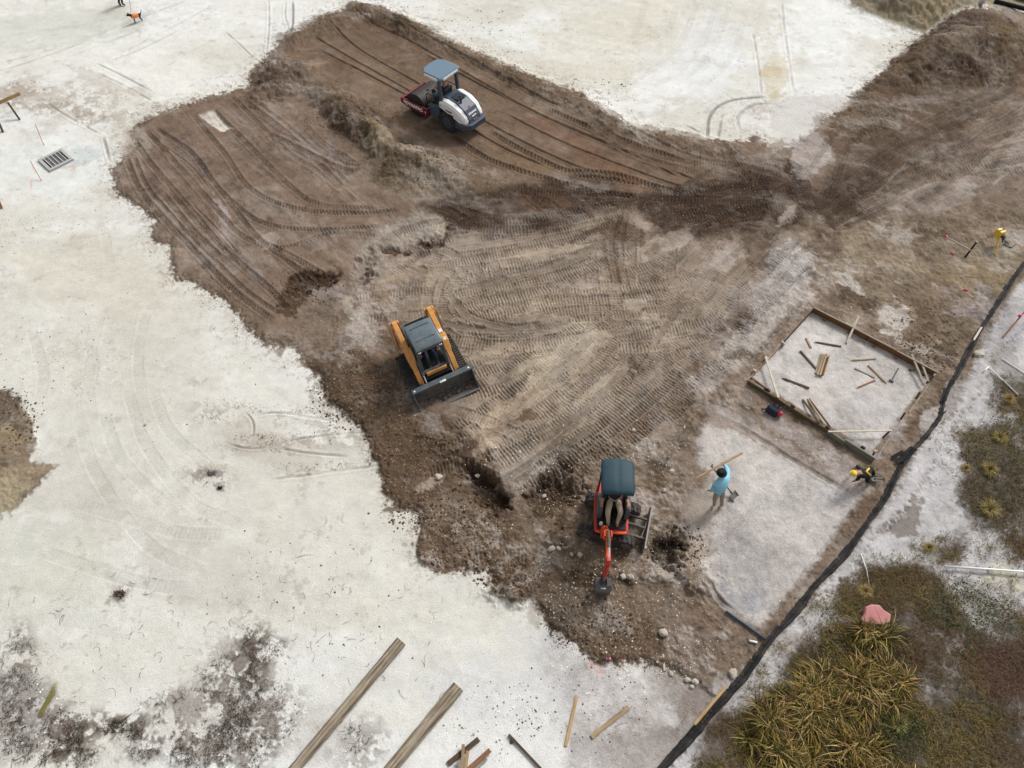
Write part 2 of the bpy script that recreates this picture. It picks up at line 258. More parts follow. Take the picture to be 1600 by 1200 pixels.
# whitish mottled wedge
for a in [(1245, 190, 36, 44, 0, (206, 202, 198), .8), (1270, 250, 24, 40, 20, (188, 180, 176), .8), (1175, 190, 26, 26, 0, (214, 210, 208), .6), (1300, 165, 40, 14, -10, (206, 200, 196), .7), (1215, 240, 24, 20, 0, (150, 138, 128), .8), (1207, 118, 16, 34, 0, (206, 194, 166), .5), (1215, 145, 14, 10, 0, (196, 180, 146), .5), (1200, 105, 12, 10, 0, (196, 178, 142), .5), (1290, 200, 20, 14, 0, (150, 138, 130), .7), (1270, 270, 12, 16, 10, (196, 188, 184), .6)]:
    Bl(*a[:5], C(*a[5]), a[6], gr=.5)
# formwork floor and second pad
FLOOR = [(1270, 486), (1456, 584), (1360, 708), (1172, 592)]
Z([(1240, 470), (1290, 470), (1490, 580), (1470, 620), (1380, 740), (1330, 730), (1140, 600), (1160, 570)], C(132, 116, 101), .85, 8, 1, ro=.5, gr=.8)
Z(FLOOR, C(189, 184, 180), .97, 3, 0, ro=.05, gr=.6)
for a in [(1300, 540, 50, 30, 20, (196, 191, 187)), (1380, 640, 50, 30, 30, (184, 179, 178)), (1280, 620, 50, 20, 20, (198, 190, 184)), (1335, 700, 30, 10, 20, (168, 162, 164)), (1200, 590, 20, 20, 0, (168, 162, 160))]:
    Bl(*a[:5], C(*a[5]), .6)
PADB = [(1080, 690), (1120, 650), (1170, 665), (1250, 720), (1340, 770), (1320, 830), (1270, 900), (1200, 985), (1150, 950), (1090, 880), (1075, 810), (1100, 760)]
Z([(1100, 640), (1180, 650), (1350, 740), (1400, 740), (1360, 800), (1260, 930), (1210, 1005), (1180, 990), (1250, 900), (1320, 800), (1230, 730), (1140, 670)], C(128, 112, 98), .8, 8, 1, ro=.5, gr=.8)
Z(PADB, C(190, 185, 181), .93, 14, 2, ro=.08, gr=.7)
for a in [(1180, 720, 60, 30, 30, (200, 195, 190)), (1130, 700, 30, 30, 0, (196, 188, 182)), (1220, 800, 60, 40, 30, (190, 185, 182)), (1180, 880, 50, 40, 40, (168, 164, 164)), (1180, 935, 30, 20, 20, (160, 160, 164)), (1110, 800, 30, 40, 0, (158, 144, 130)), (1100, 870, 30, 24, 0, (150, 136, 122)), (1290, 770, 30, 20, 20, (196, 192, 192))]:
    Bl(*a[:5], C(*a[5]), .65)
Z([(1185, 640), (1230, 660), (1330, 725), (1350, 745), (1330, 760), (1250, 700), (1190, 665)], C(170, 163, 160), .85, 5, 1, ro=.3, gr=.7)
Z([(1110, 650), (1160, 665), (1230, 705), (1330, 765), (1320, 772), (1240, 725), (1160, 685), (1105, 668)], C(136, 118, 106), .7, 5, 1)
# strip each side of the fence
Z([(1470, 600), (1500, 570), (1470, 650), (1440, 690), (1400, 740), (1370, 730), (1420, 660)], C(104, 88, 72), .85, 8, 1, ro=.5, gr=.7)
Z([(1370, 745), (1395, 745), (1320, 850), (1240, 940), (1200, 990), (1210, 950), (1290, 860)], C(120, 102, 86), .85, 7, 1, ro=.5, gr=.7)
RF = [(1620, 420), (1585, 450), (1530, 540), (1505, 600), (1480, 660), (1425, 710), (1350, 835), (1270, 930), (1200, 1010), (1110, 1120), (1030, 1215), (1000, 1280), (1700, 1280), (1700, 420)]
Z(RF, C(190, 187, 187), .95, 4, 0, ro=.1, gr=.5)
HB[polymask(RF, 8, 1)[0]] += polymask(RF, 8, 1)[1] * .08
for a in [(1560, 520, 40, 40, 0, (170, 166, 168)), (1480, 740, 60, 60, 20, (190, 187, 188)), (1380, 870, 60, 30, -40, (192, 189, 189)), (1480, 640, 30, 50, 20, (196, 192, 192)), (1570, 560, 30, 30, 0, (160, 154, 150)), (1300, 930, 50, 14, -30, (170, 162, 152)), (1240, 1010, 30, 20, -20, (170, 162, 158)),
          (1170, 1080, 50, 30, -40, (180, 175, 174)), (1150, 1150, 50, 40, -30, (158, 150, 146)), (1540, 900, 70, 30, 10, (186, 183, 184)), (1560, 915, 34, 24, 10, (206, 200, 180)), (1530, 960, 60, 50, 20, (178, 174, 174)), (1120, 1110, 20, 30, 30, (150, 140, 134)), (1390, 800, 14, 40, 30, (120, 112, 104))]:
    Bl(*a[:5], C(*a[5]), .75)
VEG = [[(1500, 680), (1540, 660), (1600, 610), (1680, 600), (1680, 870), (1560, 860), (1500, 840), (1480, 790), (1510, 740)],
       [(1400, 880), (1450, 900), (1490, 960), (1540, 990), (1610, 960), (1690, 980), (1690, 1280), (1040, 1280), (1100, 1180), (1150, 1130), (1200, 1090), (1240, 1050), (1290, 985), (1340, 960)],
       [(1430, 830), (1475, 840), (1480, 870), (1440, 880)], [(1540, 590), (1600, 580), (1640, 620), (1600, 650), (1550, 640)], [(1330, 900), (1400, 890), (1430, 930), (1360, 960), (1310, 950)], [(1560, 850), (1640, 850), (1640, 880), (1570, 880)]]
VEGM = np.zeros((NY, NX), np.float32)
for v in VEG:
    W, m, _ = polymask(v, 14, 2); mg = m * sm(-.75, .1, fbm(WX[W], WY[W], 1.0, 5, 350, .75) + .5 * (m - .5)); paint(W, mg, C(92, 80, 66), .88); setv(RO, W, m, .35); VEGM[W] = np.maximum(VEGM[W], m)
for a in [(1580, 1050, 60, 40, 0, (112, 96, 88)), (1530, 1010, 40, 30, 0, (150, 142, 138)), (1200, 1170, 40, 30, 0, (104, 92, 80)), (1500, 1100, 80, 40, 0, (82, 72, 60))]:
    Bl(*a[:5], C(*a[5]), .6)
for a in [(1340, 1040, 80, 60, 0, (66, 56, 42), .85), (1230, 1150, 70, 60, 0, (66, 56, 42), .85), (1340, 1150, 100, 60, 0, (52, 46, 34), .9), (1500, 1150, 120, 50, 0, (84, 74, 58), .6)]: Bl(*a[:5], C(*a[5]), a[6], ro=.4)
# bottom left: dark root litter and stains
LIT = []
for (cx, cy, rx, ry, k) in [(360, 1090, 50, 60, .8), (300, 1110, 70, 30, .7), (60, 1150, 80, 40, .95), (20, 1060, 40, 60, .8), (180, 1140, 40, 14, .9), (240, 1160, 40, 30, .8), (300, 1170, 50, 30, .8), (390, 1010, 20, 40, .7), (410, 1020, 30, 20, .7), (540, 1160, 30, 30, .6), (380, 1170, 40, 40, .7), (110, 1170, 40, 30, .9), (420, 1120, 40, 50, .4),
                            (350, 640, 50, 14, .5), (400, 690, 40, 14, .55), (440, 695, 40, 8, .5), (520, 680, 60, 14, .5), (490, 730, 50, 6, .55), (450, 640, 60, 6, .4), (500, 650, 60, 6, .5), (330, 750, 24, 12, .6), (190, 930, 14, 8, .9), (35, 138, 26, 12, 1.2), (65, 135, 26, 8, 1), (60, 165, 70, 7, .9), (15, 150, 24, 12, 1.2), (130, 178, 80, 8, .85), (150, 150, 60, 20, .45), (185, 215, 20, 24, .45), (250, 165, 20, 5, .7), (320, 155, 24, 5, .9), (140, 165, 30, 12, .4), (120, 105, 20, 4, .5), (1190, 170, 30, 20, .5), (1130, 170, 24, 30, .3), (100, 245, 60, 8, .4)]:
    W, m = blob(cx, cy, rx * 1.15, ry * 1.25, 0, 2, 1.1)
    nn = fbm(WX[W], WY[W], .28, 3, 140, .75)
    thr = sm(.25 - k * .75, .55 - k * .55, nn) * m * min(1, k * 1.25)
    paint(W, thr, C(92, 78, 66) if cy > 950 else C(150, 134, 118), .8 if cy > 950 else .6); HB[W] += thr * .02; setv(GR, W, m, .9)
    LIT.append((cx, cy, rx, ry, k))
Bl(20, 1120, 90, 90, 0, C(168, 164, 160), .55, soft=1.2); Bl(330, 1130, 110, 60, 0, C(186, 180, 172), .4, soft=1.2); Bl(480, 1150, 80, 40, 0, C(196, 192, 186), .5, soft=1.2)
for a in [(60, 150, 80, 12, 10), (150, 178, 90, 10, 22), (30, 136, 36, 12, -20), (215, 212, 26, 20, 40), (170, 130, 60, 8, 20), (440, 700, 90, 30, 0), (380, 680, 40, 36, 40)]: Bl(*a, C(186, 177, 165), .45, warp=2, soft=1.1)
# grey puddle-like stains by drain
Bl(100, 240, 46, 14, -10, C(196, 203, 202), .7); Bl(330, 745, 22, 7, 0, C(140, 134, 130), .7, warp=1); Bl(340, 765, 8, 6, 0, C(120, 116, 112), .6, warp=1)
# left edge heap
LH = [(-60, 600), (10, 612), (35, 628), (52, 655), (55, 700), (48, 725), (70, 722), (90, 735), (60, 770), (30, 795), (-60, 815)]
Z(LH, C(118, 103, 86), .93, 3, 1, ro=.5, gr=.6)
for a in [(0, 640, 44, 26, 10, (92, 80, 68)), (20, 670, 30, 10, 20, (140, 124, 98)), (10, 745, 30, 12, 20, (96, 82, 68)), (50, 752, 50, 20, -30, (150, 134, 110)), (30, 780, 40, 14, -30, (160, 148, 124)), (20, 710, 40, 14, 0, (128, 112, 92))]:
    Bl(*a[:5], C(*a[5]), .75)
Bl(-30, 690, 60, 50, 0, None, 0, h=.35, soft=1.3, warp=0)
# white bit showing through left pad
Z([(312, 182), (338, 174), (352, 192), (366, 200), (350, 206), (330, 196)], C(222, 218, 208), .95, 2, 0, h=-.06, ro=0)
# marking paint
def pstroke(pts, wpx, c, k=.6):
    p = np.array(pts, np.float32); W = win(p[:, 0].min() - 8, p[:, 1].min() - 8, p[:, 0].max() + 8, p[:, 1].max() + 8)
    X = PX[W] + n_f1[W] * 1.2; Y = PY[W] + n_f2[W] * 1.2; dm = np.full(X.shape, 1e9, np.float32)
    for (x0, y0), (x1, y1) in zip(p[:-1], p[1:]):
        ex, ey = x1 - x0, y1 - y0; t = np.clip(((X - x0) * ex + (Y - y0) * ey) / (ex * ex + ey * ey + 1e-6), 0, 1)
        np.minimum(dm, (X - x0 - t * ex) ** 2 + (Y - y0 - t * ey) ** 2, out=dm)
    paint(W, sm(wpx, wpx * .4, np.sqrt(dm)) * sm(-.9, .3, nS[W] + .2), c, k)
RED = C(226, 120, 104)
for q in [[(918, 1036), (930, 1034), (928, 1044), (945, 1038)], [(920, 1048), (945, 1052)], [(921, 1034), (924, 1055), (942, 1048)], [(933, 1036), (940, 1054)], [(49, 282), (64, 282)], [(49, 283), (48, 296)], [(108, 262), (118, 258)], [(110, 268), (116, 262)], [(118, 262), (114, 270)], [(50, 258), (54, 268)]]:
    pstroke(q, 1.6, RED, .36)
# ---------------------------------------------------------------- tracks, ruts
def crom(pts, n=8):
    P = [np.array(p, float) for p in pts]
    if len(P) == 2: return np.array([P[0] + (P[1] - P[0]) * t for t in np.linspace(0, 1, n * 2)])
    P = [2 * P[0] - P[1]] + P + [2 * P[-1] - P[-2]]; out = []
    for i in range(1, len(P) - 2):
        for t in np.linspace(0, 1, n, endpoint=False):
            a, b, c, d = P[i - 1], P[i], P[i + 1], P[i + 2]
            out.append(.5 * (2 * b + (c - a) * t + (2 * a - 5 * b + 4 * c - d) * t * t + (3 * b - 3 * c + d - a) * t ** 3))
    out.append(P[-2]); return np.array(out)
_D = np.full((NY, NX), 9.0, np.float32); _S = np.zeros((NY, NX), np.float32)
def stamp(wpts, rad):
    """signed distance across and arc length along a world polyline; returns window"""
    seg = np.hypot(*np.diff(wpts, axis=0).T); s = np.concatenate([[0], np.cumsum(seg)])
    px, py = prj(wpts[:, 0], wpts[:, 1]); pr = rad * 62
    W = win(px.min() - pr, py.min() - pr, px.max() + pr, py.max() + pr)
    if W[0].stop <= W[0].start or W[1].stop <= W[1].start: return None
    _D[W] = 9.0
    k = 5
    for i in range(0, len(wpts) - 1, k):
        j = min(i + k, len(wpts) - 1)
        w2 = win(px[i:j + 1].min() - pr, py[i:j + 1].min() - pr, px[i:j + 1].max() + pr, py[i:j + 1].max() + pr)
        if w2[0].stop <= w2[0].start or w2[1].stop <= w2[1].start: continue
        X = WX[w2]; Y = WY[w2]; D = _D[w2]; S = _S[w2]
        for q in range(i, j):
            x0, y0 = wpts[q]; ex, ey = wpts[q + 1] - wpts[q]; L2 = ex * ex + ey * ey + 1e-9
            t = np.clip(((X - x0) * ex + (Y - y0) * ey) / L2, 0, 1)
            dx = X - x0 - t * ex; dy = Y - y0 - t * ey
            d = np.sqrt(dx * dx + dy * dy); sg = np.where(ex * dy - ey * dx > 0, 1, -1)
            b = d < np.abs(D)
            D[b] = (d * sg)[b]; S[b] = (s[q] + t * math.sqrt(L2))[b]
    return W, s[-1]
NPAT = sm(-.7, .15, fbm(WX, WY, .5, 3, 160))
rj = np.random.RandomState(11)
def track(pts, wd=.34, depth=.02, amp=.022, pitch=.1, mul=.93, kind='bar', berm=.02, off=0.0, patch=True, cvar=.12):
    p = crom(pts); wx, wy = unp(p[:, 0], p[:, 1]); P = np.stack([wx, wy], 1)
    if off:
        T = np.gradient(P, axis=0); T /= np.linalg.norm(T, axis=1)[:, None] + 1e-9
        P = P + np.stack([-T[:, 1], T[:, 0]], 1) * off
    r = stamp(P, wd * .5 + .14)
    if r is None: return
    W, L = r
    D = _D[W]; S = _S[W]; a = np.abs(D)
    endf = sm(0, .5, S) * sm(0, .5, L - S)
    m = sm(wd * .5 + .015, wd * .5 - .025, a) * endf
    if patch: m = m * (.12 + .88 * sm(.15, .75, vnoise(WX[W] / 1.1 + rj.rand() * 99, WY[W] / 1.1, 7) * .6 + .4 * NPAT[W])); amp = amp * (.7 + .6 * rj.rand())
    S = S + .02 * n_warp1[W] * 3 + .012 * n_f1[W]; a = np.abs(D + .02 * n_f2[W])
    if kind == 'bar':
        tr = np.sin(2 * np.pi * S / pitch + .6 * n_f1[W]); tr = sm(-.5, .6, tr)
        tr = tr * (.75 + .25 * sm(.02, .05, a))
    elif kind == 'tyre':
        tr = np.sin(2 * np.pi * (S / pitch + np.where(D > 0, .5, 0) + a * 2.0)); tr = sm(-.3, .5, tr)
    else: tr = 0 * a
    rel = -depth + amp * tr
    HT[W] = HT[W] * (1 - m) + m * rel
    bm = np.exp(-((a - wd * .5 - .035) / .035) ** 2) * endf
    HT[W] += bm * berm
    MU[W] = MU[W] * (1 - m) + m * (mul * (1 - cvar + 2 * cvar * tr) if kind != 'line' else mul)  # tread wave paints shade into the grooves and lightens the bars
def pair(pts, gauge=1.4, **k):
    track(pts, off=gauge / 2, **k); track(pts, off=-gauge / 2, **k)
def line(pts, wd=.07, mul=.72, h=-.02, off=0, berm=.012): track(pts, wd=wd, depth=-h, amp=0, mul=mul, kind='line', berm=berm, off=off, patch=False)
def jit(pts, a): 
    d = rj.randn(2) * a; return [(x + d[0] + rj.randn() * a * .1, y + d[1] + rj.randn() * a * .1) for x, y in pts]
# faint wheel traces on limestone
for pts, wd, mul, k in [([(0, 112), (100, 78), (200, 36), (295, 0)], .1, .86, 'line'), ([(0, 100), (60, 84), (130, 62), (230, 20), (280, -5)], .08, .9, 'line'), ([(60, 105), (140, 78), (225, 44)], .08, .88, 'line'), ([(150, 98), (200, 78), (260, 48), (330, 10)], .08, .85, 'line'), ([(165, 97), (210, 82), (280, 48)], .08, .82, 'line'),
                    ([(148, 98), (190, 118), (240, 144)], .08, .72, 'line'), ([(150, 114), (190, 132), (245, 162)], .08, .74, 'line'), ([(250, 110), (300, 80), (345, 56)], .05, .9, 'line'), ([(350, 48), (380, 75), (400, 95)], .06, .75, 'line'), ([(420, 0), (420, 40), (416, 85)], .07, .8, 'line'), ([(447, 0), (446, 28), (455, 55)], .07, .72, 'line'), ([(457, 0), (458, 28), (455, 58)], .1, .6, 'line'), ([(70, 160), (110, 185), (165, 215)], .08, .8, 'line'),
                    ([(1221, 0), (1226, 50), (1240, 150)], .1, .86, 'line'), ([(1176, 50), (1184, 100), (1190, 150)], .1, .85, 'line'), ([(1105, 220), (1110, 180), (1140, 158), (1200, 151)], .12, .62, 'line'), ([(1122, 220), (1126, 190), (1130, 175)], .1, .75, 'line'), ([(1160, 215), (1152, 185), (1175, 165), (1205, 162)], .14, .75, 'line'),
                    ([(985, 180), (1000, 192)], .1, .7, 'line'), ([(1035, 196), (1060, 206), (1098, 220)], .08, .7, 'line'), ([(1065, 192), (1100, 210)], .08, .72, 'line'), ([(400, 650), (430, 645), (480, 652), (540, 662)], .06, .78, 'line'), ([(430, 700), (480, 708), (550, 714)], .06, .78, 'line'), ([(420, 750), (500, 740), (600, 726)], .07, .74, 'line'), ([(440, 690), (500, 682), (600, 672)], .06, .8, 'line'), ([(350, 690), (380, 700), (420, 700)], .05, .75, 'line'), ([(380, 640), (395, 660), (395, 690)], .05, .7, 'line'),
                    ([(160, 212), (165, 228), (172, 255)], .1, .72, 'line'), ([(445, 880), (470, 870), (495, 868)], .04, .75, 'line'), ([(537, 795), (533, 815), (545, 820)], .04, .7, 'line'), ([(533, 815), (525, 820)], .04, .7, 'line'), ([(505, 800), (508, 818), (490, 832)], .04, .8, 'line')]:
    track(pts, wd=wd * 1.25, depth=.02, amp=0, mul=1 - (1 - mul) * 1.35, kind=k, berm=.01, patch=len(pts) > 2 and mul > .7)
for pts in [[(140, 620), (145, 560), (120, 480)], [(225, 640), (215, 560), (230, 480)], [(120, 640), (150, 740), (230, 850), (330, 900)], [(160, 640), (190, 720), (270, 800)], [(60, 860), (150, 890), (240, 915), (340, 922)], [(1090, 0), (1060, 70), (1000, 120), (930, 150)], [(1120, 0), (1090, 80), (1030, 130), (960, 160)], [(1010, 0), (985, 60), (930, 90)], [(0, 85), (150, 60), (300, 20)], [(240, 400), (220, 330), (150, 290)]]:
    track(pts, wd=.34, depth=.006, amp=.003, pitch=.12, mul=.93, kind='bar', berm=.002, cvar=.012); track(pts, wd=.34, depth=.006, amp=.003, pitch=.12, mul=.945, kind='bar', berm=.002, cvar=.012, off=1.5)
# roller pad: long seams
for pts in [[(512, 34), (560, 78), (640, 125), (700, 160), (800, 215), (900, 262), (1000, 292), (1060, 305)], [(552, 18), (575, 36), (650, 72), (760, 135), (860, 190), (960, 232), (1100, 290)], [(488, 58), (560, 100), (640, 145), (780, 230), (850, 262)], [(586, 22), (640, 50), (700, 78), (800, 132), (880, 172)], [(660, 85), (760, 140), (860, 188), (980, 240), (1060, 280)], [(495, 78), (560, 112), (630, 150)], [(540, 100), (600, 132), (650, 160)], [(790, 180), (880, 225), (1000, 272), (1080, 300)]]:
    line(pts, .085, .66, -.04, berm=.025); 
track([(588, 20), (620, 38), (648, 52)], wd=.3, depth=.05, amp=0, mul=.72, kind='line')
track([(652, 54), (700, 80), (760, 115), (860, 165)], wd=.22, depth=.04, amp=.02, pitch=.12, mul=.76, kind='tyre')
for pts in [[(760, 205), (820, 240), (900, 275), (1000, 290), (1090, 312)], [(700, 210), (760, 250), (830, 275), (920, 300), (1000, 312)], [(880, 270), (960, 275), (1040, 300), (1120, 320)], [(850, 170), (930, 205), (1010, 235), (1100, 262), (1170, 268)]]:
    track(pts, wd=.28, depth=.045, amp=.05, pitch=.16, mul=.7, kind='tyre', berm=.03, patch=False, cvar=.16)
# left pad: tyre ruts
for pts in [[(208, 218), (240, 262), (290, 320), (350, 390), (420, 452), (455, 490)], [(196, 245), (220, 300), (262, 350), (310, 400), (370, 460), (430, 505)], [(240, 200), (300, 240), (345, 300), (410, 350), (500, 362), (600, 356)], [(228, 205), (280, 262), (340, 330), (380, 372), (440, 390), (520, 368), (600, 372)],
            [(300, 180), (350, 240), (395, 300), (470, 330), (560, 336), (630, 330)], [(330, 170), (390, 230), (450, 290), (500, 322), (600, 330)], [(360, 150), (400, 190), (450, 240), (500, 272), (560, 320)], [(380, 160), (430, 195), (480, 240), (540, 300)], [(345, 300), (400, 370), (450, 410), (500, 450)], [(310, 290), (360, 350), (430, 415), (470, 445)],
            [(410, 380), (450, 400), (520, 440)], [(470, 190), (510, 230), (560, 262)], [(250, 300), (300, 360), (350, 410)], [(420, 210), (520, 260), (566, 272)], [(500, 375), (540, 400), (570, 410)]]:
    if rj.rand() < .85: track(pts, wd=.2 + .05 * rj.rand(), depth=.03, amp=.038, pitch=.13, mul=.7 + .16 * rj.rand(), kind='tyre', berm=.018, patch=rj.rand() < .7, cvar=.14)
    if rj.rand() < .35: track(pts, wd=.16, depth=.03, amp=.03, pitch=.13, mul=.8, kind='tyre', off=.3, berm=.015)
for pts in [[(345, 375), (365, 395), (378, 402)], [(300, 320), (340, 360), (375, 400)], [(250, 225), (300, 262), (330, 300)]]: line(pts, .05, .8)
# traffic zone: many crawler passes
FAM = [([(560, 478), (620, 472), (690, 465)], 2), ([(640, 400), (690, 420), (676, 450), (640, 490)], 2), ([(715, 405), (745, 430), (735, 470), (700, 500)], 2), ([(700, 370), (640, 385), (590, 420)], 2),
       ([(690, 440), (800, 420), (900, 400), (960, 380)], 3), ([(720, 400), (820, 385), (920, 362), (1000, 345)], 3), ([(740, 480), (850, 460), (900, 440), (960, 412), (1010, 395)], 3), ([(700, 505), (820, 475), (960, 468), (1060, 455), (1110, 435)], 4), ([(690, 520), (800, 528), (900, 515), (1010, 508), (1100, 490), (1140, 462)], 4), ([(740, 540), (860, 520), (960, 500), (1060, 480)], 3),
       ([(965, 330), (955, 380), (960, 440), (966, 510)], 3), ([(1015, 370), (1012, 440), (1026, 510)], 2), ([(1080, 340), (1030, 390), (980, 430)], 3), ([(1240, 340), (1190, 390), (1120, 460), (1060, 520)], 5), ([(1180, 350), (1130, 400), (1080, 470), (1040, 520)], 4), ([(1260, 370), (1200, 430), (1150, 480), (1120, 520)], 4), ([(1110, 360), (1060, 420), (1010, 470)], 3),
       ([(720, 700), (800, 650), (880, 590), (960, 520), (1000, 480)], 3), ([(780, 740), (860, 690), (940, 620), (1020, 550), (1060, 510)], 4), ([(820, 750), (910, 690), (1000, 620), (1060, 560)], 4), ([(900, 720), (980, 650), (1050, 590), (1100, 540)], 3), ([(720, 600), (790, 575), (860, 535), (920, 505)], 3), ([(740, 650), (820, 600), (880, 550)], 2), ([(740, 520), (700, 480), (710, 430)], 2), ([(1120, 470), (1090, 500), (1020, 515), (950, 520)], 3),
       ([(840, 690), (950, 600), (1010, 520)], 2), ([(1130, 560), (1070, 590), (1000, 650)], 2)]
rj.seed(5)
todo = [(f, i) for f, n in FAM for i in range(n)]; rj.shuffle(todo)
for f, i in todo:
    q = jit(f, 13 if i else 2); g = 1.42
    if i < 1: pair(q, g, wd=.36, depth=.03, amp=.035, pitch=.105, mul=.76 + .22 * rj.rand(), berm=.02, cvar=.16)
    else: track(q, wd=.36, depth=.03, amp=.035, pitch=.105, mul=.72 + .28 * rj.rand(), berm=.018, cvar=.16)
# untracked pale patches and darker drag streaks
def wipe(cx, cy, rx, ry, rot, c, k=.85):
    W, m = blob(cx, cy, rx, ry, rot, 1, .5); a = R(rot)
    u = WX[W] * math.cos(-a) - WY[W] * math.sin(-a); v = WX[W] * math.sin(-a) + WY[W] * math.cos(-a)
    stn = fbm(u * .35, v * 2.2, .8, 4, 500 + int(cx) % 7 * 0, .65); m = sm(.25, .6, m + .35 * stn * sm(0, .3, m)) * k
    HT[W] = HT[W] * (1 - m) + m * .012 * stn; MU[W] = MU[W] * (1 - m) + m * (1 + .07 * stn); paint(W, m, C(*c), .55)
for q in [(880, 565, 80, 18, -33, (186, 173, 152)), (800, 640, 60, 15, -32, (178, 162, 141)), (945, 600, 60, 9, -38, (176, 162, 142)), (770, 552, 36, 9, -18, (176, 162, 142)), (860, 395, 60, 8, -8, (176, 163, 146)), (905, 447, 34, 7, 4, (174, 162, 150)), (850, 500, 50, 7, 2, (172, 158, 140)), (675, 440, 16, 9, -50, (180, 166, 146)), (615, 440, 30, 10, 0, (160, 144, 126)),
          (985, 480, 16, 10, 0, (176, 166, 152)), (1055, 375, 30, 14, -20, (176, 165, 152)), (870, 690, 60, 8, -36, (172, 156, 136)), (760, 700, 26, 10, -30, (176, 158, 136)), (1010, 500, 14, 8, 0, (184, 172, 154)), (1130, 410, 16, 20, -40, (184, 176, 168)), (990, 345, 26, 8, 30, (172, 160, 148)), (700, 620, 24, 12, -10, (146, 128, 110))]: wipe(*q)
for f in [[(740, 470), (860, 440), (960, 400)], [(690, 500), (760, 512), (860, 505)], [(940, 520), (860, 600), (760, 690)], [(1000, 560), (920, 640), (840, 700)], [(1110, 430), (1060, 500), (1020, 560)], [(1180, 400), (1120, 450), (1080, 500)], [(960, 340), (950, 400), (962, 470)], [(1230, 360), (1180, 420)], [(700, 460), (740, 500), (820, 520)], [(800, 760), (860, 720), (930, 660)]]:
    for k in range(2): track(jit(f, 8), wd=.14 + .1 * rj.rand(), depth=.03, amp=0, mul=.7, kind='line', berm=.02, patch=True)
# dark band passes
for f in [[(700, 320), (760, 340), (840, 345), (940, 330), (1040, 320)], [(690, 345), (780, 362), (880, 350), (1000, 318), (1080, 308)], [(820, 290), (840, 315), (880, 345)], [(895, 290), (905, 320), (935, 345)], [(1100, 250), (1150, 270), (1220, 262), (1250, 300)], [(1060, 300), (1130, 290), (1200, 290), (1270, 300)], [(1020, 330), (1120, 350), (1220, 340), (1290, 330)],
          [(1040, 340), (1120, 330), (1200, 310), (1260, 270)], [(1180, 255), (1190, 300), (1220, 350)], [(1240, 262), (1250, 300), (1270, 345)], [(1000, 305), (1090, 320), (1180, 322), (1290, 310)], [(1120, 230), (1160, 262), (1230, 280)], [(690, 330), (720, 345), (740, 360)], [(800, 298), (870, 300), (960, 302)], [(940, 170), (1000, 215), (1080, 250), (1160, 262)], [(920, 190), (990, 235), (1080, 262), (1180, 275)]]:
    for k in range(2): track(jit(f, 5), wd=.36, depth=.03, amp=.035, pitch=.11, mul=.8 + .14 * rj.rand(), berm=.02)
line([(700, 372), (800, 366), (900, 342), (1000, 318), (1040, 308)], .1, .8, .03)
for f in [[(1140, 264), (1190, 250), (1240, 262), (1262, 310), (1276, 350)], [(1195, 268), (1192, 300), (1212, 332)], [(1232, 258), (1250, 300), (1268, 345)], [(1050, 305), (1130, 264), (1205, 250)], [(1030, 312), (1130, 330), (1230, 342), (1300, 330)], [(1020, 302), (1100, 300), (1180, 286)], [(1290, 360), (1390, 330), (1480, 290)], [(1285, 345), (1360, 300), (1440, 230)], [(1080, 360), (1160, 330), (1240, 325)], [(670, 330), (720, 345), (800, 350), (880, 340)], [(690, 340), (760, 362), (860, 360)]]:
    track(f, wd=.4, depth=.025, amp=.03, pitch=.12, mul=.66, berm=.015, patch=True)
wipe(1228, 340, 26, 5, -45, (184, 172, 162))
# fan to upper right
for i in range(20):
    a = i / 19.0
    f = [(1255 + 40 * a, 330 + 35 * a), (1340 + 30 * a, 270 + 55 * a), (1430 + 20 * a, 205 + 85 * a), (1530, 150 + 130 * a), (1640, 90 + 175 * a)]
    f = f[:3 + rj.randint(3)] if rj.rand() < .5 else f
    track(jit(f, 4), wd=.36, depth=.03, amp=.032, pitch=.13, mul=.84 + .16 * rj.rand(), berm=.02)
for f in [[(1280, 330), (1300, 290), (1320, 240), (1360, 200)], [(1240, 300), (1280, 240), (1310, 210)], [(1380, 300), (1440, 240), (1520, 210), (1600, 160)], [(1270, 340), (1400, 240), (1500, 190)]]:
    track(f, wd=.34, mul=.8); line(f, .06, .7)
for f in [[(1430, 300), (1520, 220), (1600, 165)], [(1410, 290), (1470, 250), (1530, 205)], [(1460, 280), (1530, 245), (1590, 195)]]: line(f, .06, .68)
for f in [[(1200, 430), (1160, 470), (1130, 520)], [(1240, 400), (1200, 450), (1150, 500)], [(1260, 400), (1230, 440), (1190, 480)]]: track(f, wd=.36, mul=.93)
# spill passes
for f in [[(700, 640), (760, 660), (830, 690)], [(650, 690), (700, 700), (760, 690)], [(650, 745), (720, 730), (780, 740)], [(680, 865), (760, 850), (830, 845)], [(700, 880), (780, 872), (840, 870)]]: track(f, wd=.36, mul=.92, amp=.03)
# low bank beside excavator, running up-right
track([(1012, 748), (1030, 716), (1050, 694), (1075, 660), (1090, 646), (1110, 615)], wd=.12, depth=-.05, amp=0, mul=1.15, kind='line', berm=0); track([(1016, 754), (1034, 724), (1056, 700), (1080, 666), (1098, 648), (1114, 620)], wd=.2, depth=.05, amp=0, mul=.8, kind='line')
track([(1120, 655), (1160, 672), (1240, 722), (1320, 768)], wd=.16, depth=.025, amp=0, mul=.84, kind='line', berm=.012); line([(1255, 470), (1220, 510), (1165, 575)], .16, .7, -.05)
track([(1340, 780), (1310, 830), (1250, 905), (1205, 970)], wd=.12, depth=.02, amp=0, mul=.86, kind='line')
track([(1095, 900), (1125, 940), (1150, 962)], wd=.16, depth=.05, amp=0, mul=.72, kind='line')
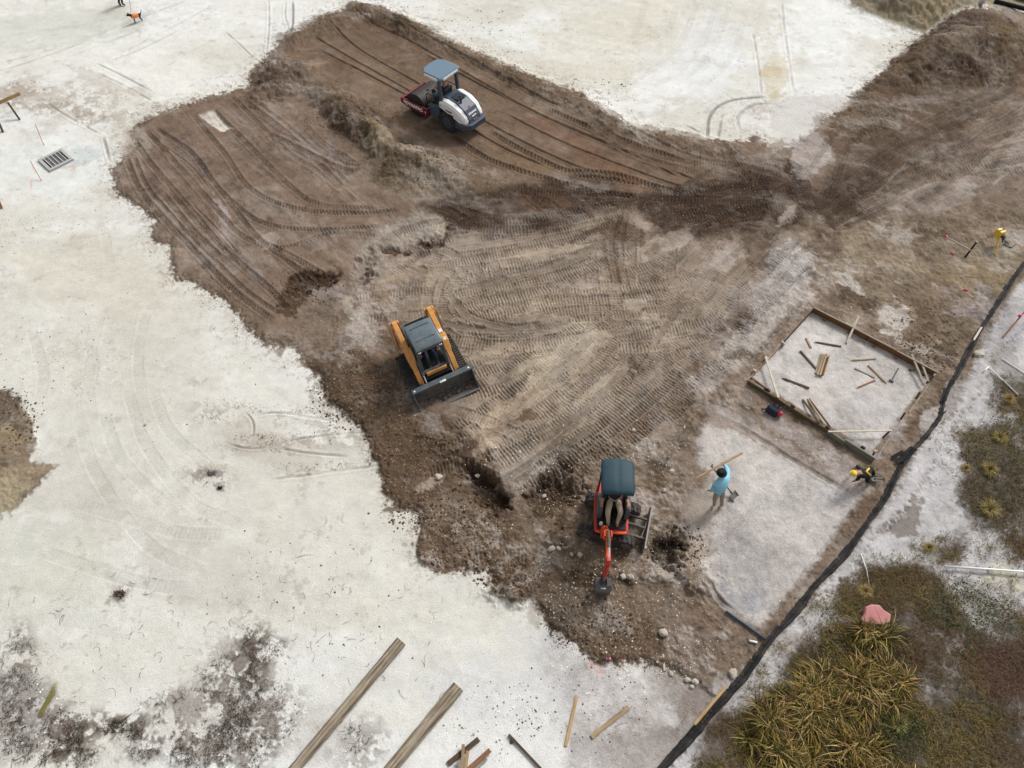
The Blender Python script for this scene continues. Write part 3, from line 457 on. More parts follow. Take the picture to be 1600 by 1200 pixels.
# cloddy relief
cl = fbm(WX, WY, .35, 4, 170, .65); cl2 = fbm(WX, WY, 1.3, 3, 180); cl3 = np.abs(fbm(WX, WY, .16, 2, 190, .6))
H = HB + 1.12 * HT * (1 - .35 * RO) + RO * (.07 * cl + .07 * cl2 + .05 * cl3)
PADM = np.zeros((NY, NX), np.float32)
for q_ in (FLOOR, PADB, RF, [(850, 1010), (960, 1035), (1060, 1045), (1130, 1060), (1200, 1080), (1120, 1270), (880, 1270), (900, 1130)]): W, m, _ = polymask(q_, 8, 1); PADM[W] = np.maximum(PADM[W], m)
MAINM = MAINM * (1 - .85 * PADM)
# soil colour mottling at real scale (dry crust, moist patches)
mot = 1 + MAINM * (.12 * fbm(WX, WY, .8, 4, 200) + .10 * RO * cl + .06 * nS)
col *= (MU * mot)[..., None]; col *= 1 + MAINM[..., None] * (np.array([.84, .81, .785], np.float32) - 1)
drY = (sm(.25, .8, fbm(WX, WY, 1.7, 4, 210, .6)) * MAINM * .3)[..., None]
col = col * (1 - drY) + np.array(C(172, 158, 142)) * drY * np.clip(MU, .7, 1.1)[..., None]
# pale marl crust and darker crumbs, ragged at several sizes
PALE = np.clip((col.mean(-1) - .25) / .2, 0, 1) * np.clip((WY > -100) * 1.0, 0, 1)
cr1 = fbm(WX * .8 + WY * .3, WY * 1.1, .9, 6, 310, .75); cr2 = fbm(WX, WY, .45, 4, 320, .75)
rough_pale = sm(.3, .6, PALE) * np.maximum(MAINM, polymask(RF, 8, 1)[1].max() * 0)
k_ = (sm(.2, .75, cr1) * .45 * MAINM * (1 - PALE) * (.35 + .65 * np.clip(RO * 2, 0, 1)))[..., None]
col = col * (1 - k_) + np.array(C(176, 167, 158)) * k_
k_ = (sm(.15, .7, cr2) * .22)[..., None] * np.maximum(MAINM, 0)[..., None]
col = col * (1 - k_ * 1.0)
k_ = (sm(.25, .8, -cr1) * .3 * MAINM)[..., None]; col = col * (1 - k_)
mo2 = (sm(.35, .9, fbm(WX, WY, 1.2, 4, 230, .65)) * MAINM * .35)[..., None]
col = col * (1 - mo2 * .38)
for q_, k in [(DB, .84), ([(1270, 350), (1290, 290), (1340, 210), (1400, 130), (1560, 60), (1700, 60), (1600, 150), (1480, 240), (1370, 320)], .86), (TR, 1.15), ([(1110, 560), (1180, 470), (1250, 400), (1330, 400), (1480, 560), (1400, 740), (1330, 780), (1180, 680), (1110, 640)], 1.15), (EX, 1.04)]:
    W, m, _ = polymask(q_, 22, 2); g_ = (m * sm(-1, .4, n_rag[W]))[..., None]; col[W] = col[W] * (1 + (k - 1) * g_ * np.array([1, 1.03, 1.12] if k > 1 else [1, 1, 1]))
# strong natural mottling: ragged pale crust, moist patches, streaks dragged along the traffic
UNR = np.full((NY, NX), .35, np.float32)
for q_ in (EX, SP2, [(1270, 330), (1700, 60), (1700, 420), (1480, 600), (1280, 480)], [(1040, 640), (1080, 560), (1140, 480), (1230, 390), (1300, 400), (1260, 480), (1160, 590), (1110, 640)], [(500, 460), (620, 380), (700, 360), (620, 480), (560, 560), (480, 560)], [(1180, 640), (1340, 720), (1400, 740), (1300, 780)]): W, m, _ = polymask(q_, 20, 2); UNR[W] = np.maximum(UNR[W], m)
SMO = polymask(PAD, 8, 1); UNR[SMO[0]] *= 1 - .75 * SMO[1]
d1 = fbm(WX, WY, .28, 5, 700, .8); d2 = fbm(WX + .3 * WY, WY, 1.5, 6, 710, .76); d3 = fbm(WX, WY - .3 * WX, 1.1, 6, 720, .76)
col *= (1 + MAINM * (.1 + .14 * UNR) * d1)[..., None]
for q_ in ([(1270, 330), (1330, 250), (1400, 150), (1700, 20), (1700, 190), (1500, 300), (1330, 350)], DB, SP): W, m, _ = polymask(q_, 20, 2); UNR[W] *= 1 - .6 * m
kk_ = (sm(.12, .55, d2) * MAINM * UNR * .6)[..., None]; col = col * (1 - kk_) + np.array(C(182, 173, 164)) * kk_
kk_ = (sm(.08, .6, d3) * MAINM * (.15 + .42 * UNR))[..., None]; col = col * (1 - kk_) + col * np.array([.56, .52, .49]) * kk_
H = H + MAINM * UNR * (.02 * d1 + .03 * d3)
for q_, a_, b_, k in [([(1270, 330), (1330, 260), (1400, 180), (1700, 40), (1700, 250), (1500, 340), (1330, 370)], (1300, 330), (1560, 165), 1.0), ([(700, 700), (760, 600), (900, 520), (1060, 500), (1060, 600), (900, 730), (820, 770)], (760, 720), (1000, 520), .8), ([(560, 430), (700, 380), (1000, 340), (1100, 400), (1060, 500), (700, 530), (560, 500)], (700, 478), (1000, 436), .7),
                      (LPAD, (230, 230), (420, 450), .7), (PAD, (560, 70), (900, 240), .45), ([(1000, 1000), (1060, 930), (1180, 990), (1120, 1080), (1040, 1040)], (1060, 1010), (1130, 950), .7), ([(1290, 380), (1560, 420), (1480, 560), (1300, 470)], (1300, 400), (1480, 540), .5), ([(1040, 620), (1200, 400), (1280, 400), (1120, 620)], (1060, 600), (1230, 400), .9), (DB, (700, 340), (1200, 310), .7)]:
    W, m, _ = polymask(q_, 22, 2); A_ = np.array(unp(*a_)); B_ = np.array(unp(*b_)); d_ = (B_ - A_) / np.linalg.norm(B_ - A_)
    u = WX[W] * d_[0] + WY[W] * d_[1]; v = -WX[W] * d_[1] + WY[W] * d_[0]; wv = .25 * fbm(WX[W], WY[W], 2.0, 2, 760)
    st_ = fbm(u * .22, (v + wv) * 2.4, .9, 5, 730, .72); col[W] *= (1 + .26 * k * m * st_)[..., None]; H[W] += .022 * k * m * st_
    p_ = (sm(.3, .7, fbm(u * .3 + 40, (v + wv) * 1.8, .9, 5, 740, .72)) * m * k * .45 * (.3 + UNR[W]))[..., None]; col[W] = col[W] * (1 - p_) + np.array(C(184, 174, 164)) * p_
# crusty mottling on the pale pads and the sand right of the fence
mA = fbm(WX, WY, .9, 6, 600, .78); mB_ = fbm(WX, WY, .3, 4, 610, .8)
col *= (1 + PADM * (.2 * mA + .2 * mB_))[..., None]; H = H + PADM * (.012 * mA + .01 * mB_)
kb = (sm(.3, .8, -mA) * PADM * .4)[..., None]; col = col * (1 - kb) + np.array(C(140, 128, 116)) * kb
col *= (1 - .16 * VEGM * (1 + mA))[..., None]
wl_ = (1 - MAINM) * (1 - np.minimum(1, PADM + VEGM)); fr2 = fbm(WX * .7 + WY * .4, WY * 1.2, .5, 5, 620, .75); kd_ = (sm(.45, .8, fbm(WX, WY, .5, 5, 640, .8)) * wl_ * .45)[..., None]; col = col * (1 - kd_) + np.array(C(168, 162, 152)) * kd_; col *= (1 + wl_ * .09 * fr2)[..., None]
kc = (sm(.2, .85, fbm(WX, WY, 2.2, 6, 630, .75)) * wl_ * .5)[..., None]; col = col * (1 - kc) + np.array(C(190, 183, 170)) * kc
col = np.clip(col, .008, .85)
HM = H
def hz(x, y):
    px, py = prj(x, y); i = int(round((px - GX[0]) / DX)); j = int(round((py - GY[0]) / DY))
    return float(HM[min(max(j, 0), NY - 1), min(max(i, 0), NX - 1)])
def hzv(x, y):
    px, py = prj(x, y); i = np.clip(np.round((px - GX[0]) / DX).astype(int), 0, NX - 1); j = np.clip(np.round((py - GY[0]) / DY).astype(int), 0, NY - 1)
    return HM[j, i]
def G(px, py, z=0.0):
    """world point seen at a photo pixel, z metres above the ground there"""
    x, y = unp(px, py, z)
    for _ in range(2): h = hz(x, y); x, y = unp(px, py, z + h)
    return Vector((x, y, h + z))
# outer skirts so that the ground reaches the horizon ------------------------------
ring = [(j, 0) for j in range(NY)] + [(NY - 1, i) for i in range(1, NX)] + [(j, NX - 1) for j in range(NY - 2, -1, -1)] + [(0, i) for i in range(NX - 2, 0, -1)]
ring = np.array(ring); nr = len(ring)
V = np.stack([WX, WY, H], -1).reshape(-1, 3); Cc = col.reshape(-1, 3); Gg = GR.reshape(-1)
cx, cy = unp(800, 420)
rid = ring[:, 0] * NX + ring[:, 1]
sub = np.arange(0, nr, 6); B = V[rid]; BC = Cc[rid]
quads = []
idx = np.arange(NY * NX).reshape(NY, NX)
q = np.stack([idx[:-1, :-1], idx[1:, :-1], idx[1:, 1:], idx[:-1, 1:]], -1).reshape(-1, 4)
quads.append(q); allV = [V]; allC = [Cc]; allG = [Gg]
prev = rid; base = len(V)
for k, f in enumerate([1.03, 1.1, 1.3, 1.8, 3.2, 8, 40]):
    nv = B.copy(); nv[:, 0] = cx + (B[:, 0] - cx) * f; nv[:, 1] = cy + (B[:, 1] - cy) * f
    nv[:, 2] = B[:, 2] * max(0, 1 - k * .3) + (.12 * fbm(nv[:, 0], nv[:, 1], 6, 3, 240) if k > 1 else 0)
    t = min(1, k * .2 + .1) * .9
    tgt = np.array(C(176, 170, 156)) + 0 * BC; n_ = (fbm(nv[:, 0], nv[:, 1], 5, 4, 250) * .08)[:, None]
    allV.append(nv); allC.append(np.clip((BC * (1 - t) + tgt * t) * (1 + n_), .01, .8)); allG.append(np.full(nr, .4, np.float32))
    cur = base + np.arange(nr)
    quads.append(np.stack([prev, np.roll(prev, -1), np.roll(cur, -1), cur], -1)[:, ::-1])
    prev = cur; base += nr
def mesh_np(name, V, Q, attrs=None, smooth=True):
    """Q: (n,k) faces all with k corners"""
    me = bpy.data.meshes.new(name); n, k = Q.shape
    me.vertices.add(len(V)); me.vertices.foreach_set('co', np.ascontiguousarray(V, np.float32).ravel())
    me.loops.add(n * k); me.loops.foreach_set('vertex_index', np.ascontiguousarray(Q, np.int32).ravel())
    me.polygons.add(n); me.polygons.foreach_set('loop_start', np.arange(0, n * k, k, dtype=np.int32))
    me.update(calc_edges=True)
    if smooth: me.polygons.foreach_set('use_smooth', np.ones(n, bool))
    for an, (ty, dat) in (attrs or {}).items():
        a = me.attributes.new(an, ty, 'POINT')
        if ty == 'FLOAT_COLOR':
            d = np.ones((len(V), 4), np.float32); d[:, :3] = dat; a.data.foreach_set('color', d.ravel())
        else: a.data.foreach_set('value', np.ascontiguousarray(dat, np.float32))
    return me
AV = np.concatenate(allV); AC = np.concatenate(allC); AG = np.concatenate(allG); AQ = np.concatenate(quads)
gm = mesh_np('ground', AV, AQ, {'soil': ('FLOAT_COLOR', AC), 'grit': ('FLOAT', AG)})
# ---------------------------------------------------------------- materials
def newmat(name):
    m = bpy.data.materials.new(name); m.use_nodes = True; return m, m.node_tree, m.node_tree.nodes['Principled BSDF']
def N(nt, ty, **k):
    n = nt.nodes.new(ty)
    for a, b in k.items():
        if a in n.inputs: n.inputs[a].default_value = b
        else: setattr(n, a, b)
    return n
def mixc(nt, fac, a, b, mode='MIX'):
    n = nt.nodes.new('ShaderNodeMix'); n.data_type = 'RGBA'; n.blend_type = mode
    for s, v in ((n.inputs[0], fac), (n.inputs[6], a), (n.inputs[7], b)):
        if hasattr(v, 'is_linked'): nt.links.new(v, s)
        else: s.default_value = v
    return n.outputs[2]
def mth(nt, op, a, b=0.0, c=None):
    n = nt.nodes.new('ShaderNodeMath'); n.operation = op
    for s, v in zip(n.inputs, (a, b) if c is None else (a, b, c)):
        if hasattr(v, 'is_linked'): nt.links.new(v, s)
        else: s.default_value = v
    return n.outputs[0]
def rgba(c): return (float(c[0]), float(c[1]), float(c[2]), 1)
gmat, nt, bs = newmat('ground_soil')
at = N(nt, 'ShaderNodeAttribute', attribute_name='soil'); ag = N(nt, 'ShaderNodeAttribute', attribute_name='grit')
tc = N(nt, 'ShaderNodeTexCoord')
n1 = N(nt, 'ShaderNodeTexNoise', Scale=26.0, Detail=6.0, Roughness=.78); n2 = N(nt, 'ShaderNodeTexNoise', Scale=3.0, Detail=6.0, Roughness=.65); vo = N(nt, 'ShaderNodeTexVoronoi', Scale=16.0)
for n_ in (n1, n2, vo): nt.links.new(tc.outputs['Object'], n_.inputs['Vector'])
f1 = mth(nt, 'MULTIPLY_ADD', n1.outputs['Fac'], mth(nt, 'MULTIPLY_ADD', ag.outputs['Fac'], 1.5, .45), mth(nt, 'MULTIPLY_ADD', ag.outputs['Fac'], -.75, .78))
f2 = mth(nt, 'MULTIPLY_ADD', n2.outputs['Fac'], .3, .85)
ff = mth(nt, 'MULTIPLY', f1, f2)
cmb = N(nt, 'ShaderNodeCombineColor'); [nt.links.new(ff, cmb.inputs[i]) for i in range(3)]
c1 = mixc(nt, 1.0, at.outputs['Color'], cmb.outputs[0], 'MULTIPLY')
# small pale stones: random voronoi cells
sepv = N(nt, 'ShaderNodeSeparateColor'); nt.links.new(vo.outputs['Color'], sepv.inputs[0])
st = mth(nt, 'MULTIPLY', mth(nt, 'GREATER_THAN', sepv.outputs[0], .93), mth(nt, 'LESS_THAN', vo.outputs['Distance'], .26))
st = mth(nt, 'MULTIPLY', mth(nt, 'MULTIPLY', st, ag.outputs['Fac']), .75)
c2 = mixc(nt, st, c1, rgba(C(205, 198, 186)))
sd2 = mth(nt, 'MULTIPLY', mth(nt, 'LESS_THAN', sepv.outputs[1], .05), mth(nt, 'LESS_THAN', vo.outputs['Distance'], .22))
c3 = mixc(nt, mth(nt, 'MULTIPLY', sd2, .3), c2, rgba(C(110, 98, 88)))
nt.links.new(c3, bs.inputs['Base Color']); bs.inputs['Roughness'].default_value = .95; bs.inputs['Specular IOR Level'].default_value = .15
bp = N(nt, 'ShaderNodeBump', Strength=.7, Distance=.03); hh = mth(nt, 'MULTIPLY_ADD', st, .8, n1.outputs['Fac']); nt.links.new(hh, bp.inputs['Height']); nt.links.new(bp.outputs[0], bs.inputs['Normal'])
gm.materials.append(gmat)
go = bpy.data.objects.new('ground', gm); SC.collection.objects.link(go); go['kind'] = 'structure'
print('ground done', time.time() - T0)
# ================================================================ object helpers
COL = SC.collection
def surf(name, c, rough=.6, metal=0.0, var=.15, scale=8.0, dirt=None, dk=.35, bump=.0, spec=.4):
    m, nt, bs = newmat(name)
    tc = N(nt, 'ShaderNodeTexCoord'); n1 = N(nt, 'ShaderNodeTexNoise', Scale=scale, Detail=5.0, Roughness=.65)
    nt.links.new(tc.outputs['Object'], n1.inputs['Vector'])
    c = np.array(c, float)
    cc = mixc(nt, n1.outputs['Fac'], rgba(c * (1 - var)), rgba(np.minimum(c * (1 + var), .9)))
    if dirt is not None:
        n2 = N(nt, 'ShaderNodeTexNoise', Scale=scale * .6, Detail=6.0, Roughness=.75); nt.links.new(tc.outputs['Object'], n2.inputs['Vector'])
        mr = N(nt, 'ShaderNodeMapRange'); nt.links.new(n2.outputs['Fac'], mr.inputs[0]); mr.inputs[1].default_value = .45; mr.inputs[2].default_value = .7; mr.inputs[4].default_value = dk
        cc = mixc(nt, mr.outputs[0], cc, rgba(dirt))
    nt.links.new(cc, bs.inputs['Base Color']); bs.inputs['Roughness'].default_value = rough; bs.inputs['Metallic'].default_value = metal
    bs.inputs['Specular IOR Level'].default_value = spec
    if bump:
        b = N(nt, 'ShaderNodeBump', Strength=bump, Distance=.01); nt.links.new(n1.outputs['Fac'], b.inputs['Height']); nt.links.new(b.outputs[0], bs.inputs['Normal'])
    return m
def wood(name, a, b, scale=1.0):
    m, nt, bs = newmat(name); tc = N(nt, 'ShaderNodeTexCoord'); mp = N(nt, 'ShaderNodeMapping'); mp.inputs['Scale'].default_value = (1.2 * scale, 22 * scale, 22 * scale)
    nt.links.new(tc.outputs['Object'], mp.inputs[0]); n1 = N(nt, 'ShaderNodeTexNoise', Scale=2.0, Detail=7.0, Roughness=.7); nt.links.new(mp.outputs[0], n1.inputs['Vector'])
    n2 = N(nt, 'ShaderNodeTexNoise', Scale=5.0, Detail=4.0); nt.links.new(tc.outputs['Object'], n2.inputs['Vector'])
    mr = N(nt, 'ShaderNodeMapRange'); nt.links.new(n1.outputs['Fac'], mr.inputs[0]); mr.inputs[1].default_value = .35; mr.inputs[2].default_value = .65
    c = mixc(nt, mr.outputs[0], rgba(a), rgba(b)); f = mth(nt, 'MULTIPLY_ADD', n2.outputs['Fac'], .6, .7); cb = N(nt, 'ShaderNodeCombineColor'); [nt.links.new(f, cb.inputs[i]) for i in range(3)]
    nt.links.new(mixc(nt, 1.0, c, cb.outputs[0], 'MULTIPLY'), bs.inputs['Base Color']); bs.inputs['Roughness'].default_value = .85; bs.inputs['Specular IOR Level'].default_value = .2
    bp = N(nt, 'ShaderNodeBump', Strength=.6, Distance=.01); nt.links.new(n1.outputs['Fac'], bp.inputs['Height']); nt.links.new(bp.outputs[0], bs.inputs['Normal'])
    return m
mud = C(130, 112, 94)
M = dict(
    orange=surf('orange_paint', (.74, .33, .07), .5, dirt=mud, dk=.55, scale=6), teal=surf('dark_grey_paint', (.06, .085, .1), .5, dirt=C(130, 118, 104), dk=.5),
    roofgrey=surf('roof_paint', (.085, .125, .15), .4, dirt=C(160, 154, 146), dk=.4, scale=5), black=surf('black_paint', (.018, .019, .021), .5, dirt=mud, dk=.18), rubber=surf('rubber', (.026, .027, .029), .8, dirt=C(110, 96, 82), dk=.6, scale=9),
    steel=surf('worn_steel', (.2, .19, .18), .5, .6, dirt=C(110, 95, 80), dk=.6), chrome=surf('chrome_rod', (.75, .75, .76), .2, 1, var=.03), bucketdirt=surf('muddy_steel', (.07, .07, .07), .75, .1, dirt=C(132, 120, 106), dk=.85, scale=3),
    interior=surf('cab_interior', (.02, .02, .022), .8), red=surf('red_paint', (.5, .035, .018), .4, dirt=mud, dk=.25), redorange=surf('orange_red_paint', (.72, .09, .02), .4, dirt=mud, dk=.15), darkred=surf('dark_red_paint', (.16, .012, .02), .4, dirt=mud, dk=.12),
    canblue=surf('canopy_plastic', (.012, .042, .062), .65, var=.12, scale=3, dirt=C(110, 110, 108), dk=.1), canroof=surf('canopy_blue_grey', (.115, .19, .26), .45, var=.08, dirt=C(150, 150, 150), dk=.1), hoodgrey=surf('hood_slate_blue', (.055, .075, .11), .45, dirt=C(140, 130, 120), dk=.12),
    white=surf('white_paint', (.8, .8, .8), .4, var=.03, dirt=C(170, 160, 150), dk=.2), drum=surf('drum_steel', (.03, .027, .025), .6, .2, dirt=C(100, 84, 70), dk=.4, scale=5), lettering=surf('white_lettering', (.78, .78, .76), .6, var=.02),
    amber=surf('amber_plastic', (.8, .4, .05), .3), redlens=surf('red_lens', (.45, .02, .02), .3), seatv=surf('black_vinyl', (.02, .02, .02), .6),
    fabric=surf('black_fabric', (.008, .009, .011), .85, var=.3, scale=5, dirt=C(120, 108, 96), dk=.3, bump=.4), pvc=surf('white_pvc', (.78, .78, .76), .45, var=.04, dirt=C(170, 160, 150), dk=.2), pink=surf('pink_ribbon', (.85, .08, .24), .6), redflag=surf('red_flag', (.75, .06, .08), .6),
    concrete=surf('concrete', (.42, .42, .41), .9, dirt=C(150, 145, 140), dk=.4, bump=.4, scale=20), iron=surf('cast_iron', (.11, .108, .115), .6, .3, dirt=C(150, 146, 146), dk=.3), dark=surf('pit_dark', (.02, .02, .022), .9),
    limest=surf('limestone_rock', (.44, .4, .34), .95, var=.2, scale=10, dirt=C(150, 135, 115), dk=.5, bump=.6), pinkrock=surf('pink_slab', (.5, .2, .2), .8, var=.15, scale=5, dirt=C(190, 150, 146), dk=.7, bump=.8), hose=surf('dark_blue_hose', (.03, .055, .085), .5, dirt=C(120, 120, 120), dk=.25),
    yellow=surf('yellow_plastic', (.78, .5, .05), .45, dirt=C(150, 120, 60), dk=.15), skin=surf('skin', (.33, .17, .1), .6, var=.08), skin2=surf('skin_tan', (.4, .2, .11), .6, var=.08), bluefab=surf('light_blue_shirt', (.25, .53, .68), .85, var=.1, scale=12, bump=.5), tang=surf('tan_grey_trousers', (.3, .26, .21), .9), khaki=surf('khaki_trousers', (.42, .34, .25), .9, var=.1, scale=12, bump=.4),
    navy=surf('navy_cloth', (.02, .025, .045), .9), jeans=surf('blue_jeans', (.07, .13, .21), .9, var=.2, scale=20), blackc=surf('black_cloth', (.012, .012, .014), .9, var=.2), hivis=surf('yellow_vest', (.8, .56, .05), .7), orangev=surf('orange_vest', (.85, .28, .08), .7, var=.15), redshirt=surf('dark_red_shirt', (.3, .02, .03), .9), boots=surf('brown_boots', (.08, .05, .035), .8), greycl=surf('grey_trousers', (.12, .11, .11), .9), sand=surf('sand_boots', (.2, .17, .14), .9),
    fur=surf('black_fur', (.015, .012, .01), .8, bump=.4, scale=30), vinylred=surf('red_plastic', (.5, .02, .05), .5), bark=wood('weathered_pole', C(176, 164, 144), C(84, 68, 52), .35), pine=wood('pine_board', C(196, 168, 124), C(150, 118, 80)), brownb=wood('brown_form_board', C(142, 104, 66), C(92, 64, 40)), oliveb=wood('olive_form_board', C(118, 104, 78), C(80, 70, 52)),
    greyb=wood('grey_board', C(176, 168, 154), C(120, 112, 100)), greenb=wood('grey_green_board', C(150, 152, 138), C(108, 108, 96)), darkb=wood('dark_board', C(104, 86, 72), C(66, 52, 42)), tanb=wood('tan_stake', C(182, 158, 128), C(128, 104, 82)), redb=wood('reddish_board', C(164, 118, 90), C(110, 78, 60)), palew=wood('pale_lath', C(222, 214, 198), C(180, 170, 152)),
)
class MB:
    def __init__(s): s.bm = bmesh.new(); s.mi = 0
    def _fin(s, r, mat=None):
        vs = r['verts'] if isinstance(r, dict) else r
        if mat is not None: bmesh.ops.transform(s.bm, matrix=mat, verts=vs)
        if s.mi:
            for v in vs:
                for f in v.link_faces: f.material_index = s.mi
        return vs
    def box(s, c, d, rot=None, taper=None):
        r = bmesh.ops.create_cube(s.bm, size=1)
        m = Matrix.Translation(c) @ (Euler(rot).to_matrix().to_4x4() if rot is not None else Matrix()) @ Matrix.Diagonal((*d, 1))
        if taper:
            for v in r['verts']:
                if v.co.z > 0: v.co.x *= taper[0]; v.co.y *= taper[1]
        return s._fin(r, m)
    def cyl(s, a, b, r0, r1=None, n=12, cap=True):
        a, b = Vector(a), Vector(b); r1 = r0 if r1 is None else r1
        r = bmesh.ops.create_cone(s.bm, cap_ends=cap, segments=n, radius1=r0, radius2=r1, depth=(b - a).length)
        m = Matrix.Translation((a + b) / 2) @ (b - a).to_track_quat('Z', 'Y').to_matrix().to_4x4()
        return s._fin(r, m)
    def bar(s, a, b, wy, wz, up=(0, 0, 1)):
        """square bar from a to b; wy across, wz along up"""
        a, b, up = Vector(a), Vector(b), Vector(up); x = (b - a).normalized(); y = up.cross(x)
        if y.length < 1e-4: y = Vector((0, 1, 0))
        y.normalize(); z = x.cross(y); m = Matrix((x, y, z)).transposed().to_4x4(); m.translation = (a + b) / 2
        r = bmesh.ops.create_cube(s.bm, size=1); return s._fin(r, m @ Matrix.Diagonal(((b - a).length, wy, wz, 1)))
    def tube(s, pts, r, n=8):
        pts = [Vector(p) for p in pts]; rings = []; rr = r if hasattr(r, '__len__') else [r] * len(pts); new = []
        for i, p in enumerate(pts):
            t = (pts[min(i + 1, len(pts) - 1)] - pts[max(i - 1, 0)]).normalized(); q = t.to_track_quat('Z', 'Y')
            ring = [s.bm.verts.new(p + q @ Vector((math.cos(2 * math.pi * k / n) * rr[i], math.sin(2 * math.pi * k / n) * rr[i], 0))) for k in range(n)]
            rings.append(ring); new += ring
        for a, b in zip(rings, rings[1:]):
            for k in range(n): s.bm.faces.new((a[k], a[(k + 1) % n], b[(k + 1) % n], b[k]))
        s.bm.faces.new(rings[0][::-1]); s.bm.faces.new(rings[-1]); return s._fin(new)
    def prism(s, prof, y0, y1, M4=None):
        """profile (x,z) extruded along y"""
        a = [s.bm.verts.new((x, y0, z)) for x, z in prof]; b = [s.bm.verts.new((x, y1, z)) for x, z in prof]; n = len(prof)
        fs = [s.bm.faces.new(a), s.bm.faces.new(b[::-1])]
        for k in range(n): fs.append(s.bm.faces.new((a[k], b[k], b[(k + 1) % n], a[(k + 1) % n])))
        bmesh.ops.recalc_face_normals(s.bm, faces=fs); return s._fin(a + b, M4)
    def loft(s, secs, closed=True, cap=True):
        """sections: lists of equal numbers of points"""
        R_ = [[s.bm.verts.new(p) for p in q] for q in secs]; n = len(secs[0]); fs = []
        for a, b in zip(R_, R_[1:]):
            for k in range(n if closed else n - 1): fs.append(s.bm.faces.new((a[k], a[(k + 1) % n], b[(k + 1) % n], b[k])))
        if cap and closed: fs += [s.bm.faces.new(R_[0][::-1]), s.bm.faces.new(R_[-1])]
        bmesh.ops.recalc_face_normals(s.bm, faces=fs); return s._fin([v for q in R_ for v in q])
    def rock(s, c, r, sc=(1, 1, .7), sub=1, rough=.25, rr=random):
        q = bmesh.ops.create_icosphere(s.bm, subdivisions=sub, radius=1); a = rr.random() * 6.28
        for v in q['verts']:
            k = 1 + (rr.random() - .5) * 2 * rough; v.co = Vector((v.co.x * sc[0], v.co.y * sc[1], v.co.z * sc[2])) * r * k
        return s._fin(q, Matrix.Translation(c) @ Matrix.Rotation(a, 4, 'Z'))
    def mesh(s, name, smooth=False):
        me = bpy.data.meshes.new(name); s.bm.to_mesh(me); s.bm.free()
        if smooth: me.polygons.foreach_set('use_smooth', [True] * len(me.polygons))
        return me
SPLIT = {'idler_wheel', 'drum_hub', 'scraper_blade', 'fender', 'canopy_trim', 'boom_lug', 'hydraulic_hose', 'travel_lever', 'warning_sticker', 'emblem', 'blade_arm', 'sticker', 'roof_rib', 'hose_channel', 'bucket_link', 'pin', 'soil_lump', 'hydraulic_cylinder', 'rear_tower'}
STUFF = {'tread_lugs', 'vent_grille', 'soil_in_bucket'}
def mk(name, mb, mats, parent=None, bev=0.0, smooth=False, label=None):
    if name in SPLIT and isinstance(mb, MB):
        bm = mb.bm; bm.verts.ensure_lookup_table(); seen = set(); comps = []
        for v in bm.verts:
            if v in seen: continue
            st = [v]; seen.add(v); comp = []
            while st:
                q = st.pop(); comp.append(q)
                for e in q.link_edges:
                    o_ = e.other_vert(q)
                    if o_ not in seen: seen.add(o_); st.append(o_)
            comps.append(comp)
        if len(comps) > 1:
            r = None
            for comp in comps:
                m2 = MB(); mp = {v: m2.bm.verts.new(v.co) for v in comp}; fs = {f for v in comp for f in v.link_faces}
                for f in fs: m2.bm.faces.new([mp[v] for v in f.verts])
                m2.bm.normal_update(); r = mk1(name, m2, mats, parent, bev, smooth, label)
            return r
    o = mk1(name, mb, mats, parent, bev, smooth, label)
    if name in STUFF: o['kind'] = 'stuff'
    return o
def mk1(name, mb, mats, parent=None, bev=0.0, smooth=False, label=None):
    me = mb.mesh(name, smooth) if isinstance(mb, MB) else mb
    o = bpy.data.objects.new(name, me); COL.objects.link(o)
    for m in (mats if isinstance(mats, (list, tuple)) else [mats]): me.materials.append(m)
    if parent is not None: o.parent = parent
    if bev:
        b = o.modifiers.new('bevel', 'BEVEL'); b.width = bev; b.segments = 2; b.limit_method = 'ANGLE'; b.angle_limit = R(40)
    if label: o['label'] = label
    return o
def root(name, loc, rotz=0, label='', cat='', group=None, rx=0, ry=0):
    o = bpy.data.objects.new(name, None); COL.objects.link(o); o.location = loc; o.rotation_euler = (R(rx), R(ry), R(rotz)); o.empty_display_size = .2
    o['label'] = label; o['category'] = cat
    if group: o['group'] = group
    return o
def tag(o, label, cat, group=None):
    o['label'] = label; o['category'] = cat
    if group: o['group'] = group
    return o
def recenter(o):
    """put a mesh object's origin at its bounding-box base"""
    me = o.data; n = len(me.vertices); a = np.empty(n * 3, np.float32); me.vertices.foreach_get('co', a); a = a.reshape(-1, 3)
    c = np.array([(a[:, 0].min() + a[:, 0].max()) / 2, (a[:, 1].min() + a[:, 1].max()) / 2, a[:, 2].min()]); a -= c
    me.vertices.foreach_set('co', a.ravel()); o.location = Vector(o.location) + Vector(c); me.update(); return o
def text(name, s, size, parent, mat4, mat, ext=.004, bold=1.0):
    cu = bpy.data.curves.new(name, 'FONT'); cu.body = s; cu.size = size; cu.extrude = ext; cu.align_x = 'CENTER'; cu.align_y = 'CENTER'; cu.offset = .006 * bold
    t = bpy.data.objects.new(name, cu); COL.objects.link(t); dg = bpy.context.evaluated_depsgraph_get(); me = bpy.data.meshes.new_from_object(t.evaluated_get(dg)); bpy.data.objects.remove(t)
    me.materials.clear(); o = mk(name, me, mat, parent); o.matrix_local = mat4; return o
def axes(o, x, y, z):
    m = Matrix((Vector(x), Vector(y), Vector(z))).transposed().to_4x4(); m.translation = o; return m
